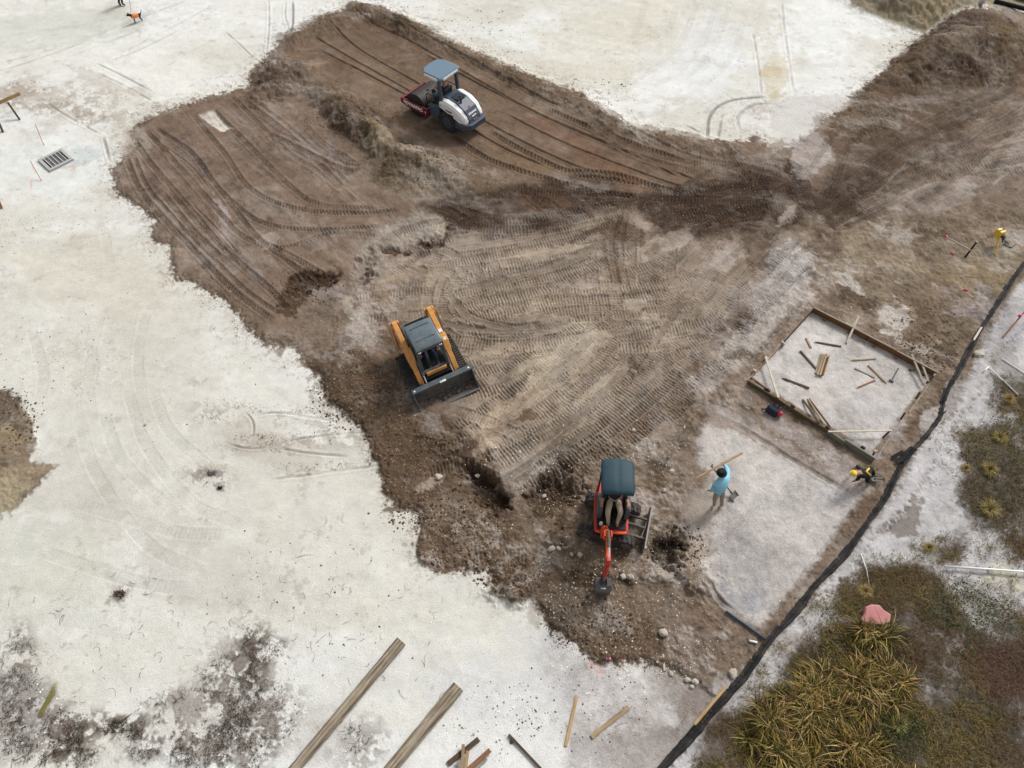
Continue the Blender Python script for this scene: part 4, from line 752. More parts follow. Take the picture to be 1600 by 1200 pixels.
def track_belt(parent, xc, y, L, h, wd, mat, lugmat, pitch=.1, zoff=0, idir=None):
    """rubber crawler belt along x with separate lugs; returns part"""
    r = h / 2; prof = []
    for k in range(9): a = math.pi / 2 + math.pi * k / 8; prof.append((xc - L / 2 + r + r * math.cos(a), r + zoff + r * math.sin(a)))
    for k in range(9): a = -math.pi / 2 + math.pi * k / 8; prof.append((xc + L / 2 - r + r * math.cos(a), r + zoff + r * math.sin(a)))
    mb = MB(); mb.prism(prof, y - wd / 2, y + wd / 2); o = mk('track', mb, mat, parent)
    lu = MB(); P = np.array(prof + [prof[0]]); seg = np.hypot(*np.diff(P, axis=0).T); s = np.concatenate([[0], np.cumsum(seg)]); n = int(s[-1] / pitch)
    for i in range(n):
        d = s[-1] * i / n; k = min(np.searchsorted(s, d, 'right') - 1, len(seg) - 1); t = (d - s[k]) / seg[k]; p = P[k] + (P[k + 1] - P[k]) * t; tx, tz = (P[k + 1] - P[k]) / seg[k]
        nx, nz = -tz, tx
        if (p[0] - xc) * nx + (p[1] - r - zoff) * nz < 0: nx, nz = -nx, -nz
        for sg in (-1, 1):
            c = Vector((p[0] + nx * .012 + tx * pitch * .25 * sg, y + sg * wd * .245, p[1] + nz * .012))
            m = Matrix(((tx, 0, nx), (0, 1, 0), (tz, 0, nz))).to_4x4(); m.translation = c
            q = bmesh.ops.create_cube(lu.bm, size=1); bmesh.ops.transform(lu.bm, matrix=m @ Matrix.Diagonal((pitch * .42, wd * .46, .035, 1)), verts=q['verts'])
    lo = mk('tread_lugs', lu, lugmat, o); wh = MB()
    for sy in (-1, 1):
        yy = y + sy * (wd / 2 + .003)
        wh.cyl((xc - L / 2 + r, yy - .01, r + zoff), (xc - L / 2 + r, yy + .01, r + zoff), r * .7, n=16); wh.cyl((xc + L / 2 - r, yy - .01, r + zoff), (xc + L / 2 - r, yy + .01, r + zoff), r * .7, n=16)
    mk('idler_wheel', wh, M['steel'], o); return o
# ---------------------------------------------------------------- skinned figures
def skin_mesh(J, E, rootname, subdiv=1):
    names = list(J); idx = {n: i for i, n in enumerate(names)}
    me = bpy.data.meshes.new('tmp'); me.from_pydata([J[n][0] for n in names], [(idx[e[0]], idx[e[1]]) for e in E], [])
    o = bpy.data.objects.new('tmp', me); COL.objects.link(o)
    sk = o.modifiers.new('s', 'SKIN'); sk.branch_smoothing = .3
    for i, n in enumerate(names):
        r = J[n][1]; me.skin_vertices[0].data[i].radius = (r, r) if not hasattr(r, '__len__') else r; me.skin_vertices[0].data[i].use_root = (n == rootname)
    sb = o.modifiers.new('u', 'SUBSURF'); sb.levels = sb.render_levels = subdiv
    dg = bpy.context.evaluated_depsgraph_get(); out = bpy.data.meshes.new_from_object(o.evaluated_get(dg)); bpy.data.objects.remove(o); return out
def figure(name, J, E, parent, order, rootname='pelvis', subdiv=1):
    """J: joint -> (point, radius) in parent space; E: (a, b, material key)"""
    J = {k: (Vector(v[0]), v[1]) for k, v in J.items()}
    me = skin_mesh(J, E, rootname, subdiv); o = mk(name, me, [M[k] for k in order], parent, smooth=True)
    seg = [(np.array(J[a][0]), np.array(J[b][0]), order.index(m), (J[a][1] if not hasattr(J[a][1], '__len__') else J[a][1][0])) for a, b, m in E]
    n = len(me.polygons); c = np.empty(n * 3, np.float32); me.polygons.foreach_get('center', c); c = c.reshape(-1, 3); best = np.full(n, 1e9); mi = np.zeros(n, np.int32)
    for a, b, k, r in seg:
        d = b - a; t = np.clip(((c - a) @ d) / (d @ d + 1e-9), 0, 1); dd = np.linalg.norm(c - a - t[:, None] * d, axis=1) - r * .6; u = dd < best; best[u] = dd[u]; mi[u] = k
    me.polygons.foreach_set('material_index', mi); me.polygons.foreach_set('use_smooth', np.ones(n, bool)); return o
def hand(J, E, side, wrist, palm, direction, sideways, mat):
    """five fingers on a palm; direction and sideways are unit vectors"""
    d = Vector(direction).normalized(); s = Vector(sideways).normalized(); dn = Vector((0, 0, -1)); p = Vector(palm)
    J['palm' + side] = (p, .034); E.append((wrist, 'palm' + side, mat))
    for i, (o_, l) in enumerate(zip((-.03, -.01, .01, .03), (.06, .072, .068, .052))):
        a = p + s * o_ + d * .035; b = a + d * l * .6; c = b + d * l * .25 + dn * l * .35
        for n_, q, r in ((f'f{i}a', a, .010), (f'f{i}b', b, .009), (f'f{i}c', c, .008)): J[side + n_] = (q, r)
        E += [('palm' + side, f'{side}f{i}a', mat), (f'{side}f{i}a', f'{side}f{i}b', mat), (f'{side}f{i}b', f'{side}f{i}c', mat)]
    a = p - s * .035 + d * .005; b = a - s * .025 + d * .03
    J[side + 'tha'] = (a, .012); J[side + 'thb'] = (b, .010); E += [('palm' + side, side + 'tha', mat), (side + 'tha', side + 'thb', mat)]
def face_bits(parent, head, fwd, up=(0, 0, 1), skin='skin', hair=None, r=.1):
    f = Vector(fwd).normalized(); u = Vector(up).normalized(); s = u.cross(f).normalized(); h = Vector(head)
    mb = MB(); mb.rock(h + f * r * 1.02 - u * r * .15, r * .18, (1, .7, 1.3), 1, 0); mk('nose', mb, M[skin], parent, smooth=True)
    for k in (-1, 1):
        mb = MB(); mb.rock(h + f * r * .9 + s * k * r * .35 + u * r * .08, r * .13, (1, 1, .7), 1, 0); mk('eye', mb, M['blackc'], parent)
        mb = MB(); mb.rock(h + s * k * r * 1.0, r * .22, (.6, .5, 1.1), 1, 0); mk('ear', mb, M[skin], parent)
    mb = MB(); mb.box(h + f * r * .93 - u * r * .5, (r * .1, r * .5, r * .08)); mk('mouth', mb, M['redshirt'], parent)
print('helpers', time.time() - T0)
# ================================================================ compact track loader
CTH = -63.5
c_, s_ = math.cos(R(CTH)), math.sin(R(CTH)); ec = (-1.88, 12.27)
cl_o = root('track_loader', (ec[0] - 1.5 * c_, ec[1] - 1.5 * s_, hz(-2.5, 13.87) - .02), CTH, 'orange and dark grey compact track loader with its front bucket down on the churned soil', 'track loader', rx=4.5)
for y in (-.78, .76): track_belt(cl_o, .2, y, 1.62, .5, .34, M['rubber'], M['rubber'], .095)
mb = MB(); mb.box((.1, 0, .42), (1.3, 1.02, .42)); mb.box((.2, 0, .28), (1.1, 1.06, .3)); mk('chassis', mb, M['black'], cl_o, .02)
# rear engine housing
mb = MB(); mb.prism([(-1.05, .5), (-1.08, 1.05), (-.98, 1.22), (-.4, 1.26), (-.35, .5)], -.44, .44); mk('engine_housing', mb, M['teal'], cl_o, .03)
mb = MB()
for k in range(7): mb.box((-.93 + k * .07, 0, 1.255), (.03, .6, .03), (0, .2, 0))
mk('vent_grille', mb, M['black'], cl_o)
# cab
cab = MB()
for y in (-.4, .4):
    cab.bar((-.35, y, .62), (-.3, y, 1.78), .07, .07); cab.bar((.62, y, .68), (.5, y, 1.72), .08, .08); cab.bar((.62, y, .7), (-.35, y, .64), .06, .08)
    cab.prism([(-.36, .62), (-.31, 1.74), (.0, 1.74), (-.05, .62)], y - .02, y + .02)
    for k in range(4): cab.bar((.02 + k * .12, y, .68), (.02 + k * .12, y, 1.7), .014, .014)
    cab.bar((.0, y, 1.2), (.56, y, 1.2), .014, .014)
cab.box((-.34, 0, 1.2), (.04, .8, 1.1)); cab.box((.63, 0, .72), (.1, .84, .1)); cab.box((.52, 0, 1.68), (.1, .84, .12)); mk('cab', cab, M['teal'], cl_o, .012)
mb = MB(); mb.loft([[(-.42, y, 1.78 + .03 * (1 - (y / .42) ** 4)) for y in (-.42, -.38, -.2, .2, .38, .42)] + [(-.42, .42, 1.72), (-.42, -.42, 1.72)],
                    [(-.3, y, 1.82 + .03 * (1 - (y / .42) ** 4)) for y in (-.42, -.38, -.2, .2, .38, .42)] + [(-.3, .42, 1.72), (-.3, -.42, 1.72)],
                    [(.32, y, 1.82 + .03 * (1 - (y / .42) ** 4)) for y in (-.42, -.38, -.2, .2, .38, .42)] + [(.32, .42, 1.72), (.32, -.42, 1.72)],
                    [(.56, y, 1.73 + .02 * (1 - (y / .42) ** 4)) for y in (-.42, -.38, -.2, .2, .38, .42)] + [(.56, .42, 1.66), (.56, -.42, 1.66)]])
rf = mk('roof', mb, M['roofgrey'], cl_o, .01, True)
mb = MB(); mb.box((-.2, 0, 1.852), (.02, .6, .02)); mb.box((.3, 0, 1.85), (.02, .62, .015)); mk('roof_rib', mb, M['teal'], rf)
for y in (-.36, -.31, .31, .36):
    mb = MB(); mb.cyl((.57, y, 1.66), (.6, y, 1.65), .022, n=10); mk('headlight', mb, M['lettering'], cl_o)
mb = MB(); mb.box((.0, 0, .95), (.5, .5, .14)); mb.box((-.22, 0, 1.25), (.12, .5, .6), (0, -.15, 0)); mk('seat', mb, M['seatv'], cl_o, .03)
mb = MB(); mb.box((.2, 0, .7), (.9, .78, .04)); mk('cab_floor', mb, M['interior'], cl_o); mb = MB(); mb.box((.2, 0, .5), (1.2, 1.2, .16)); mk('track_guard', mb, M['black'], cl_o, .02)
for y in (-.3, .3):
    mb = MB(); mb.cyl((.3, y, .95), (.33, y, 1.2), .015); mb.rock((.335, y, 1.22), .03, (1, 1, 1), 1, 0); mk('joystick', mb, M['black'], cl_o)
mb = MB(); mb.box((.68, 0, .69), (.12, .66, .13)); mk('cross_member', mb, M['orange'], cl_o, .01)
# lift arms
for y, nm in ((-.58, 1), (.58, 1)):
    arm = MB(); up = [(-1.02, 1.46), (-.98, 1.58), (-.85, 1.6), (-.25, 1.36), (.0, 1.3), (.2, 1.2), (.4, .98), (.66, .74), (.98, .34)]
    lo = [(.9, .3), (.58, .6), (.3, .82), (.08, 1.0), (-.12, 1.12), (-.35, 1.24), (-.84, 1.46), (-.92, 1.44), (-.98, 1.42)]
    sg = 1 if y > 0 else -1
    arm.prism(up + lo, y - .075, y + .075); 
    arm.loft([[(-.05, y - .11, 1.1), (-.05, y + .11, 1.1), (-.05, y + .11, 1.315), (-.05, y - .11, 1.315)], [(.2, y - .115, .94), (.2, y + .115, .94), (.2, y + .115, 1.21), (.2, y - .115, 1.21)], [(.42, y - .08, .76), (.42, y + .08, .76), (.42, y + .08, .965), (.42, y - .08, .965)]])
    arm.box((.96, y * .93, .33), (.1, .16, .16))
    a_ = mk('lift_arm', arm, M['orange'], cl_o, .012)
    mb = MB(); mb.cyl((-.93, y - .1, 1.53), (-.93, y + .1, 1.53), .045); mb.cyl((.3, y - .12, .99), (.3, y + .12, .99), .03); mk('pin', mb, M['steel'], a_)
    mb = MB(); mb.prism([(-1.02, .5), (-1.04, 1.5), (-.9, 1.54), (-.8, 1.42), (-.75, .5)], y + sg * .09, y + sg * .15); mb.prism([(-1.02, .5), (-1.04, 1.5), (-.9, 1.54), (-.86, .5)], y - sg * .15, y - sg * .09); mk('rear_tower', mb, M['orange'], cl_o, .008)
    mb = MB(); mb.bar((-.9, y + sg * .2, 1.45), (-.55, y + sg * .2, .68), .04, .1); mk('control_link', mb, M['pine'], cl_o, .005)
    # lift and tilt cylinders
    mb = MB(); mb.cyl((-.7, y - sg * .13, .6), (-.35, y - sg * .13, 1.0), .045); mk('lift_cylinder', mb, M['black'], cl_o)
    cy = MB(); yy = y - sg * .14; cy.cyl((.36, yy, 1.04), (.72, yy, .72), .04); co = mk('tilt_cylinder', cy, M['teal'], cl_o); rd = MB(); rd.cyl((.7, yy, .735), (1.03, yy, .5), .02); mk('cylinder_rod', rd, M['chrome'], co)
mb = MB(); mb.bar((.94, -.55, .36), (.94, .55, .36), .07, .07); mb.box((1.02, 0, .34), (.05, 1.1, .32), (0, -.1, 0)); mk('quick_attach_plate', mb, M['steel'], cl_o, .01)
for y in (-.62, .62):
    mb = MB(); mb.box((.93, y, .55), (.1, .1, .12)); mk('latch', mb, M['black'], cl_o)
# bucket: curved back, floor, side plates, cutting edge
bk = root('bucket', (0, 0, 0)); bk.parent = cl_o; del bk['label']; del bk['category']
pr = [(1.0, .64), (1.06, .66)] ; outer = [(1.14, .64), (1.02, .58), (1.0, .35), (1.02, .14), (1.12, .05), (1.5, .02)]; inner = [(1.5, .035), (1.13, .075), (1.05, .16), (1.03, .35), (1.05, .55), (1.15, .61)]
mb = MB(); mb.prism(outer + inner, -.96, .96); mk('bucket_shell', mb, M['bucketdirt'], bk, .004)
for y in (-.965, .965):
    mb = MB(); mb.prism([(1.5, .02), (1.5, .05), (1.36, .34), (1.16, .66), (1.01, .6), (.99, .35), (1.01, .12), (1.12, .03)], y - .015, y + .015); mk('side_plate', mb, M['teal'], bk)
mb = MB(); mb.box((1.47, 0, .035), (.16, 1.98, .025)); mk('cutting_edge', mb, M['steel'], bk)
mb = MB(); mb.prism([(.98, .6), (1.0, .7), (1.17, .69), (1.18, .63), (1.1, .62), (1.02, .57)], -.98, .98); mk('bucket_lip', mb, M['teal'], bk, .008)
text('lettering', 'CASE', .085, bk, axes((1.17, 0, .706), (0, 1, 0), (-1, 0, 0), (0, 0, 1)), M['lettering'])
for y in (-.9, .88):
    mb = MB(); mb.box((1.1, y, .703), (.06, .05, .006)); mk('sticker', mb, M['lettering'], bk)
# soil lying in the bucket
mb = MB(); rr = random.Random(3)
for k in range(60): mb.rock((1.08 + rr.random() * .3, rr.uniform(-.9, .9), .08 + rr.random() * .03), rr.uniform(.02, .06), rr=rr)
mk('soil_in_bucket', mb, surf('bucket_soil', C(112, 96, 80), .95), bk)['kind'] = 'stuff'
text('lettering', 'TR270', .09, cl_o, axes((-.45, .66, 1.34), (-.93, 0, .36), (0, 0, 1), (0, 1, 0)), M['black'])
mb = MB(); mb.box((.13, .6, 1.245), (.1, .09, .006), (0, .42, 0)); mb.box((-.12, .58, 1.35), (.12, .12, .02), (0, .2, 0)); mk('sticker', mb, M['lettering'], cl_o)
# operator
op = root('person', cl_o.matrix_basis @ Vector((0, 0, 0)), CTH, 'seated operator in a dark red shirt half hidden inside the track loader cab', 'person', rx=4.5); op.location = cl_o.location
J = dict(pelvis=((-.02, 0, 1.08), .13), waist=((-.04, 0, 1.22), .13), chest=((-.06, 0, 1.4), .15), neck=((-.03, 0, 1.52), .055), head=((0, 0, 1.6), .085), headt=((0, 0, 1.66), .07))
E = [('pelvis', 'waist', 'redshirt'), ('waist', 'chest', 'redshirt'), ('chest', 'neck', 'skin'), ('neck', 'head', 'skin'), ('head', 'headt', 'skin')]
for s, y in (('l', .1), ('r', -.1)):
    J['hip' + s] = ((.05, y, 1.07), .09); J['knee' + s] = ((.42, y * 1.4, 1.08), .065); J['ank' + s] = ((.5, y * 1.4, .78), .045); J['toe' + s] = ((.58, y * 1.4, .75), .04)
    J['sh' + s] = ((-.06, y * 1.9, 1.43), .06); J['el' + s] = ((.08, y * 2.7, 1.22), .045); J['wr' + s] = ((.27, y * 2.9, 1.22), .032)
    E += [('pelvis', 'hip' + s, 'navy'), ('hip' + s, 'knee' + s, 'navy'), ('knee' + s, 'ank' + s, 'navy'), ('ank' + s, 'toe' + s, 'boots'), ('chest', 'sh' + s, 'redshirt'), ('sh' + s, 'el' + s, 'redshirt'), ('el' + s, 'wr' + s, 'skin')]
    hand(J, E, s, 'wr' + s, (.32, y * 2.95, 1.215), (1, 0, -.2), (0, 1, 0), 'skin')
figure('body', J, E, op, ['redshirt', 'navy', 'skin', 'boots']); face_bits(op, (0, 0, 1.6), (1, 0, -.1), r=.085)
mb = MB(); mb.rock((0, 0, 1.66), .095, (1.1, 1, .6), 2, 0); mb.box((.1, 0, 1.65), (.08, .14, .015)); mk('cap', mb, M['blackc'], op, smooth=False)

# ================================================================ soil compactor
RTH = 142.0; c_, s_ = math.cos(R(RTH)), math.sin(R(RTH)); wl = unp(702, 207)
ro_xy = (wl[0] + .56 * s_, wl[1] - .56 * c_)
ro = root('soil_compactor', (*ro_xy, hz(*ro_xy)), RTH, 'single drum soil compactor with white hood and dark red drum frame', 'road roller')
def lathe_wheel(y, R0, wd, par):
    sg = 1 if y > 0 else -1
    prof = [(R0 * .52, -wd / 2 + .02), (R0 * .86, -wd / 2), (R0 * .97, -wd / 2 + .05), (R0, 0), (R0 * .97, wd / 2 - .05), (R0 * .86, wd / 2), (R0 * .52, wd / 2 - .02)]
    n = 28; mb = MB(); secs = []
    mb.loft([[(r * math.cos(2 * math.pi * k / n), y + t, R0 + r * math.sin(2 * math.pi * k / n)) for k in range(n)] for r, t in prof], cap=True); t_ = mk('tyre', mb, M['rubber'], par, smooth=False)
    lg = MB()
    for k in range(22):
        for s2 in (-1, 1):
            a = 2 * math.pi * (k + .25 * s2) / 22; m = Matrix.Translation((0, y, R0)) @ Matrix.Rotation(-a, 4, 'Y') @ Matrix.Translation((R0 * .99, s2 * wd * .25, 0)) @ Matrix.Rotation(s2 * .5, 4, 'X')
            q = bmesh.ops.create_cube(lg.bm, size=1); bmesh.ops.transform(lg.bm, matrix=m @ Matrix.Diagonal((.05, wd * .5, .05, 1)), verts=q['verts'])
    mk('tread_lugs', lg, M['rubber'], t_)
    rim = MB(); yo = y + sg * (wd / 2 - .03); rim.cyl((0, yo - .02, R0), (0, yo + .02, R0), R0 * .5, n=24); rim.cyl((0, yo, R0), (0, yo + sg * .05, R0), R0 * .2, n=14)
    for k in range(8): a = k * math.pi / 4; rim.cyl((R0 * .3 * math.cos(a), yo, R0 + R0 * .3 * math.sin(a)), (R0 * .3 * math.cos(a), yo + sg * .035, R0 + R0 * .3 * math.sin(a)), .018, n=6)
    mk('rim', rim, M['hoodgrey'], t_)
for y in (-.5, .5): lathe_wheel(y, .44, .3, ro)
# rear frame, bumper
mb = MB(); mb.box((-.1, 0, .55), (1.3, .62, .3)); mb.box((.55, 0, .5), (.5, .7, .3)); mk('rear_frame', mb, M['black'], ro, .02)
mb = MB(); bz0, bz1 = .42, .66
bp_ = [(-.45, .66), (-.85, .66), (-1.12, .42), (-1.15, -.42), (-.85, -.66), (-.45, -.66), (-.45, -.5), (-.8, -.48), (-.98, -.3), (-.98, .3), (-.8, .48), (-.45, .5)]
mb.loft([[(x, y, bz0) for x, y in bp_], [(x, y, bz1) for x, y in bp_]]); mk('rear_bumper', mb, M['hoodgrey'], ro, .015)
# hood: slate top, white side shells
top = [(.42, 1.3), (.15, 1.36), (-.35, 1.3), (-.72, 1.1), (-.95, .8), (-1.0, .62)]
mb = MB(); mb.prism(top + [(-.3, .62), (-.3, .9), (.42, .95)], -.34, .34); hood = mk('hood', mb, M['hoodgrey'], ro, .02)
for sg in (-1, 1):
    mb = MB(); sec = []
    def sidesec(x, zt, zb, yo): return [(x, sg * .345, zt), (x, sg * (yo - .08), zt - .015), (x, sg * yo, zt - .1), (x, sg * (yo + .01), (zt + zb) / 2), (x, sg * yo, zb), (x, sg * .345, zb)]
    mb.loft([sidesec(.4, 1.27, .98, .6), sidesec(.1, 1.33, .92, .62), sidesec(-.3, 1.27, .8, .62), sidesec(-.62, 1.12, .66, .6), sidesec(-.85, .9, .66, .55), sidesec(-.93, .76, .66, .5)])
    sh = mk('hood_side_panel', mb, M['white'], ro, .015, False)
    text('lettering', 'CA1300', .1, sh, axes((-.12, sg * .632, 1.0), (-sg, 0, 0) if sg > 0 else (1, 0, 0), (0, 0, 1), (0, sg, 0)), M['greycl'])
    mb = MB(); mb.box((-.22, sg * .632, .86), (.26, .006, .07)); mb.box((.3, sg * .628, 1.12), (.08, .006, .03)); mk('warning_sticker', mb, M['black'], sh)
mb = MB()
mb.box((-.08, 0, 1.352), (.46, .46, .012), (0, .05, 0)); mk('grille_recess', mb, M['dark'], ro)
for k in range(8):
    mb = MB(); mb.box((-.28 + k * .055, 0, 1.365 - .03 * (k < 3)), (.018, .44, .02), (0, .3, 0)); mk('grille_slat', mb, M['hoodgrey'], ro)
mb = MB(); mb.cyl((-.4, .16, 1.2), (-.4, .16, 1.46), .035); mb.cyl((-.4, .16, 1.44), (-.33, .16, 1.54), .035); mk('exhaust_pipe', mb, M['black'], ro, smooth=False)
rdir = Vector((-.23, 0, -.3)).normalized()
text('lettering', 'DYNAPAC', .1, hood, axes((-.845, 0, .955), (0, -1, 0), (.6, 0, .8), (-.8, 0, .6)), M['lettering'])
text('lettering', 'CA1300', .07, hood, axes((-.925, 0, .852), (0, -1, 0), (.6, 0, .8), (-.8, 0, .6)), M['lettering'])
for y in (-.06, .06): mb = MB(); mb.box((-.99, y, .72), (.02, .05, .05)); mk('tail_light', mb, M['amber'], ro)
mb = MB(); mb.box((-.68, 0, 1.14), (.06, .1, .01), (0, -.7, 0)); mk('badge', mb, M['redlens'], hood)
# platform, console, seat, rails
mb = MB(); mb.box((.75, 0, .72), (.75, 1.1, .08)); mb.box((.45, 0, .85), (.1, .9, .25)); pf = mk('operator_platform', mb, M['black'], ro, .01)
mb = MB()
for sg in (-1, 1): mb.prism([(.42, .6), (.42, .95), (.7, .9), (1.08, .68), (1.0, .42), (.6, .36)], sg * .5 - .1, sg * .5 + .1)
mk('fender', mb, M['hoodgrey'], ro, .03)
mb = MB(); mb.box((.62, 0, 1.0), (.42, .46, .12)); mb.box((.45, 0, 1.28), (.1, .46, .5), (0, -.15, 0)); mb.box((.62, .27, 1.15), (.35, .05, .04)); mb.box((.62, -.27, 1.15), (.35, .05, .04)); mk('seat', mb, M['seatv'], ro, .03)
mb = MB(); mb.box((1.08, 0, .95), (.16, .3, .42), (0, .2, 0)); mb.box((1.1, 0, 1.2), (.12, .4, .12), (0, .4, 0)); mk('console', mb, M['black'], ro, .02)
mb = MB(); n = 20
mb.tube([Vector((1.0 + .07 * math.sin(a) * .6, .17 * math.cos(a), 1.27 + .17 * math.sin(a) * .55)) for a in np.linspace(0, 2 * math.pi, n)], .013, 6); mb.cyl((1.0, 0, 1.27), (1.08, 0, 1.18), .015); mk('steering_wheel', mb, M['black'], ro)
for sg in (-1, 1):
    mb = MB(); mb.tube([(.4, sg * .57, .95), (.42, sg * .57, 1.25), (.5, sg * .57, 1.33), (.95, sg * .57, 1.33), (1.12, sg * .55, 1.25), (1.15, sg * .52, .74)], .018, 8); mb.tube([(1.15, sg * .52, 1.2), (1.2, sg * .2, 1.22)], .016, 6); mk('hand_rail', mb, M['black'], ro, smooth=True)
    mb = MB(); mb.bar((.32, sg * .5, 1.2), (.42, sg * .5, 2.12), .1, .14); mk('canopy_post', mb, M['hoodgrey'], ro, .012)
mb = MB(); mb.bar((.4, -.5, 2.04), (.4, .5, 2.04), .08, .1); mk('canopy_cross_bar', mb, M['hoodgrey'], ro, .01)
mb = MB()
oc = [(.22, .52), (.28, .6), (1.1, .6), (1.3, .42), (1.36, 0), (1.3, -.42), (1.1, -.6), (.28, -.6), (.22, -.52)]
mb.loft([[(x, y, 2.13) for x, y in oc], [(x, y, 2.19) for x, y in oc], [(.76 + (x - .76) * .93, y * .93, 2.235) for x, y in oc]]); mk('canopy', mb, M['canroof'], ro)
mb = MB(); mb.box((.72, .6, 2.15), (.7, .03, .09)); mb.box((.72, -.6, 2.15), (.7, .03, .09)); mb.box((.215, 0, 2.15), (.03, .85, .09)); mk('canopy_trim', mb, M['white'], ro, .008)
# drum and frame
mb = MB(); mb.cyl((1.72, -.6, .5), (1.72, .6, .5), .5, n=48); drm = mk('drum', mb, M['drum'], ro, .01, False)
mb = MB(); mb.cyl((1.72, .58, .5), (1.72, .63, .5), .2, n=20); mb.cyl((1.72, -.63, .5), (1.72, -.58, .5), .2, n=20); mk('drum_hub', mb, M['black'], drm)
fr_ = MB()
for sg in (-1, 1): fr_.prism([(.98, .34), (.98, .68), (2.46, .64), (2.5, .56), (2.46, .42), (2.1, .34)], sg * .69 - .035, sg * .69 + .035)
fr_.box((2.44, 0, .54), (.1, 1.38, .18)); fr_.box((1.03, 0, .52), (.12, 1.38, .3)); dfr = mk('drum_frame', fr_, M['darkred'], ro, .012)
for sg in (-1, 1):
    text('lettering', 'DYNAPAC', .2, dfr, axes((1.72, sg * .729, .52), (-sg, 0, 0), (0, 0, 1), (0, sg, 0)), M['lettering'], bold=2)
    mb = MB(); mb.box((2.25, sg * .728, .55), (.1, .006, .12), (0, .6, 0)); mb.box((1.1, sg * .728, .5), (.04, .006, .1)); mk('emblem', mb, M['lettering'], dfr)
mb = MB(); mb.box((2.28, 0, .3), (.06, 1.2, .05)); mb.box((1.15, 0, .35), (.06, 1.2, .05)); mk('scraper_blade', mb, M['black'], dfr)
mb = MB()
for y in (-.15, -.05, .1, .2): mb.tube([(1.12, y, .7), (1.0, y * 1.2, .86), (.9, y, .8)], .018, 6)
mk('hydraulic_hose', mb, M['black'], ro)
for sg in (-1, 1):
    mb = MB(); mb.box((1.15, sg * .42, 1.36), (.05, .12, .09)); mk('headlight', mb, M['steel'], ro, .01)
op = root('person', ro.location, RTH, 'operator in navy shirt and blue jeans seated under the roller canopy', 'person')
J = dict(pelvis=((.58, 0, 1.14), .13), waist=((.57, 0, 1.28), .125), chest=((.57, 0, 1.5), .15), neck=((.6, 0, 1.64), .055), head=((.64, 0, 1.75), .088), headt=((.63, 0, 1.81), .075))
E = [('pelvis', 'waist', 'navy'), ('waist', 'chest', 'navy'), ('chest', 'neck', 'skin'), ('neck', 'head', 'skin'), ('head', 'headt', 'skin')]
for s, y in (('l', .1), ('r', -.1)):
    J['hip' + s] = ((.62, y, 1.13), .095); J['knee' + s] = ((1.0, y * 2.4, 1.14), .07); J['ank' + s] = ((1.02, y * 2.4, .84), .05); J['toe' + s] = ((1.14, y * 2.5, .79), .04)
    J['sh' + s] = ((.57, y * 1.9, 1.54), .065); J['el' + s] = ((.7, y * 2.7, 1.3), .05); J['wr' + s] = ((.93, y * 1.7, 1.32), .034)
    E += [('pelvis', 'hip' + s, 'jeans'), ('hip' + s, 'knee' + s, 'jeans'), ('knee' + s, 'ank' + s, 'jeans'), ('ank' + s, 'toe' + s, 'boots'), ('chest', 'sh' + s, 'navy'), ('sh' + s, 'el' + s, 'navy'), ('el' + s, 'wr' + s, 'skin')]
    hand(J, E, s, 'wr' + s, (.97, y * 1.6, 1.32), (1, 0, -.2), (0, 1, 0), 'skin')
figure('body', J, E, op, ['navy', 'jeans', 'skin', 'boots']); face_bits(op, (.64, 0, 1.75), (1, 0, 0), r=.09)
mb = MB(); mb.rock((.63, 0, 1.81), .1, (1.1, 1, .6), 2, 0); mb.box((.74, 0, 1.8), (.1, .14, .015)); mk('cap', mb, M['navy'], op)

# ================================================================ mini excavator
ETH = -94.0; exy = (2.66, 8.40)
ex = root('mini_excavator', (*exy, hz(*exy)), ETH, 'small red and black mini excavator with dark blue canopy digging beside the gravel heap', 'excavator')
uc = root('undercarriage', (0, 0, 0)); del uc['label']; del uc['category']; uc.parent = ex; uc.rotation_euler = (0, 0, R(79)); uc.location = (.18, 0, 0)
for y in (-.48, .48):
    t_ = track_belt(uc, 0, y, 1.5, .4, .26, M['rubber'], M['rubber'], .12)
mb = MB(); mb.box((0, 0, .3), (.9, .8, .18)); mb.cyl((0, 0, .38), (0, 0, .5), .3, n=24); mk('track_frame', mb, M['black'], uc, .02)
mb = MB(); mb.prism([(.98, .03), (1.03, .0), (1.05, .1), (1.02, .25), (1.06, .36), (1.02, .36), (.98, .25), (.99, .1)], -.62, .62); mk('dozer_blade', mb, M['steel'], uc, .004)
mb = MB()
for y in (-.28, .28): mb.bar((.35, y, .26), (1.0, y, .2), .05, .09)
mb.bar((.9, -.3, .22), (1.0, .3, .22), .04, .06); mb.cyl((.4, 0, .35), (.95, 0, .25), .035); mk('blade_arm', mb, M['bucketdirt'], uc, .006)
# upper body
mb = MB(); fp = [(-.45, -.42), (-.62, -.25), (-.66, 0), (-.62, .25), (-.45, .42), (.6, .44), (.68, .38), (.68, -.4), (.6, -.44)]
mb.loft([[(x, y, .5) for x, y in fp], [(x, y, .6) for x, y in fp]]); mk('upper_frame', mb, M['red'], ex, .012)
mb = MB(); mb.box((.16, .0, .617), (.92, .76, .03)); fl = mk('floor', mb, M['interior'], ex)
for k in range(7):
    mb = MB(); mb.box((.25 + k * .055, .12, .637), (.02, .44, .012)); mk('floor_rib', mb, M['rubber'], fl)
mb = MB(); fp2 = [(-.45, -.42), (-.62, -.25), (-.66, 0), (-.62, .25), (-.45, .42), (-.15, .43), (-.15, -.43)]
mb.loft([[(x, y, .6) for x, y in fp2], [(x, y, 1.0) for x, y in fp2], [(x * .95, y * .95, 1.06) for x, y in fp2]]); mk('counterweight', mb, M['red'], ex, .02)
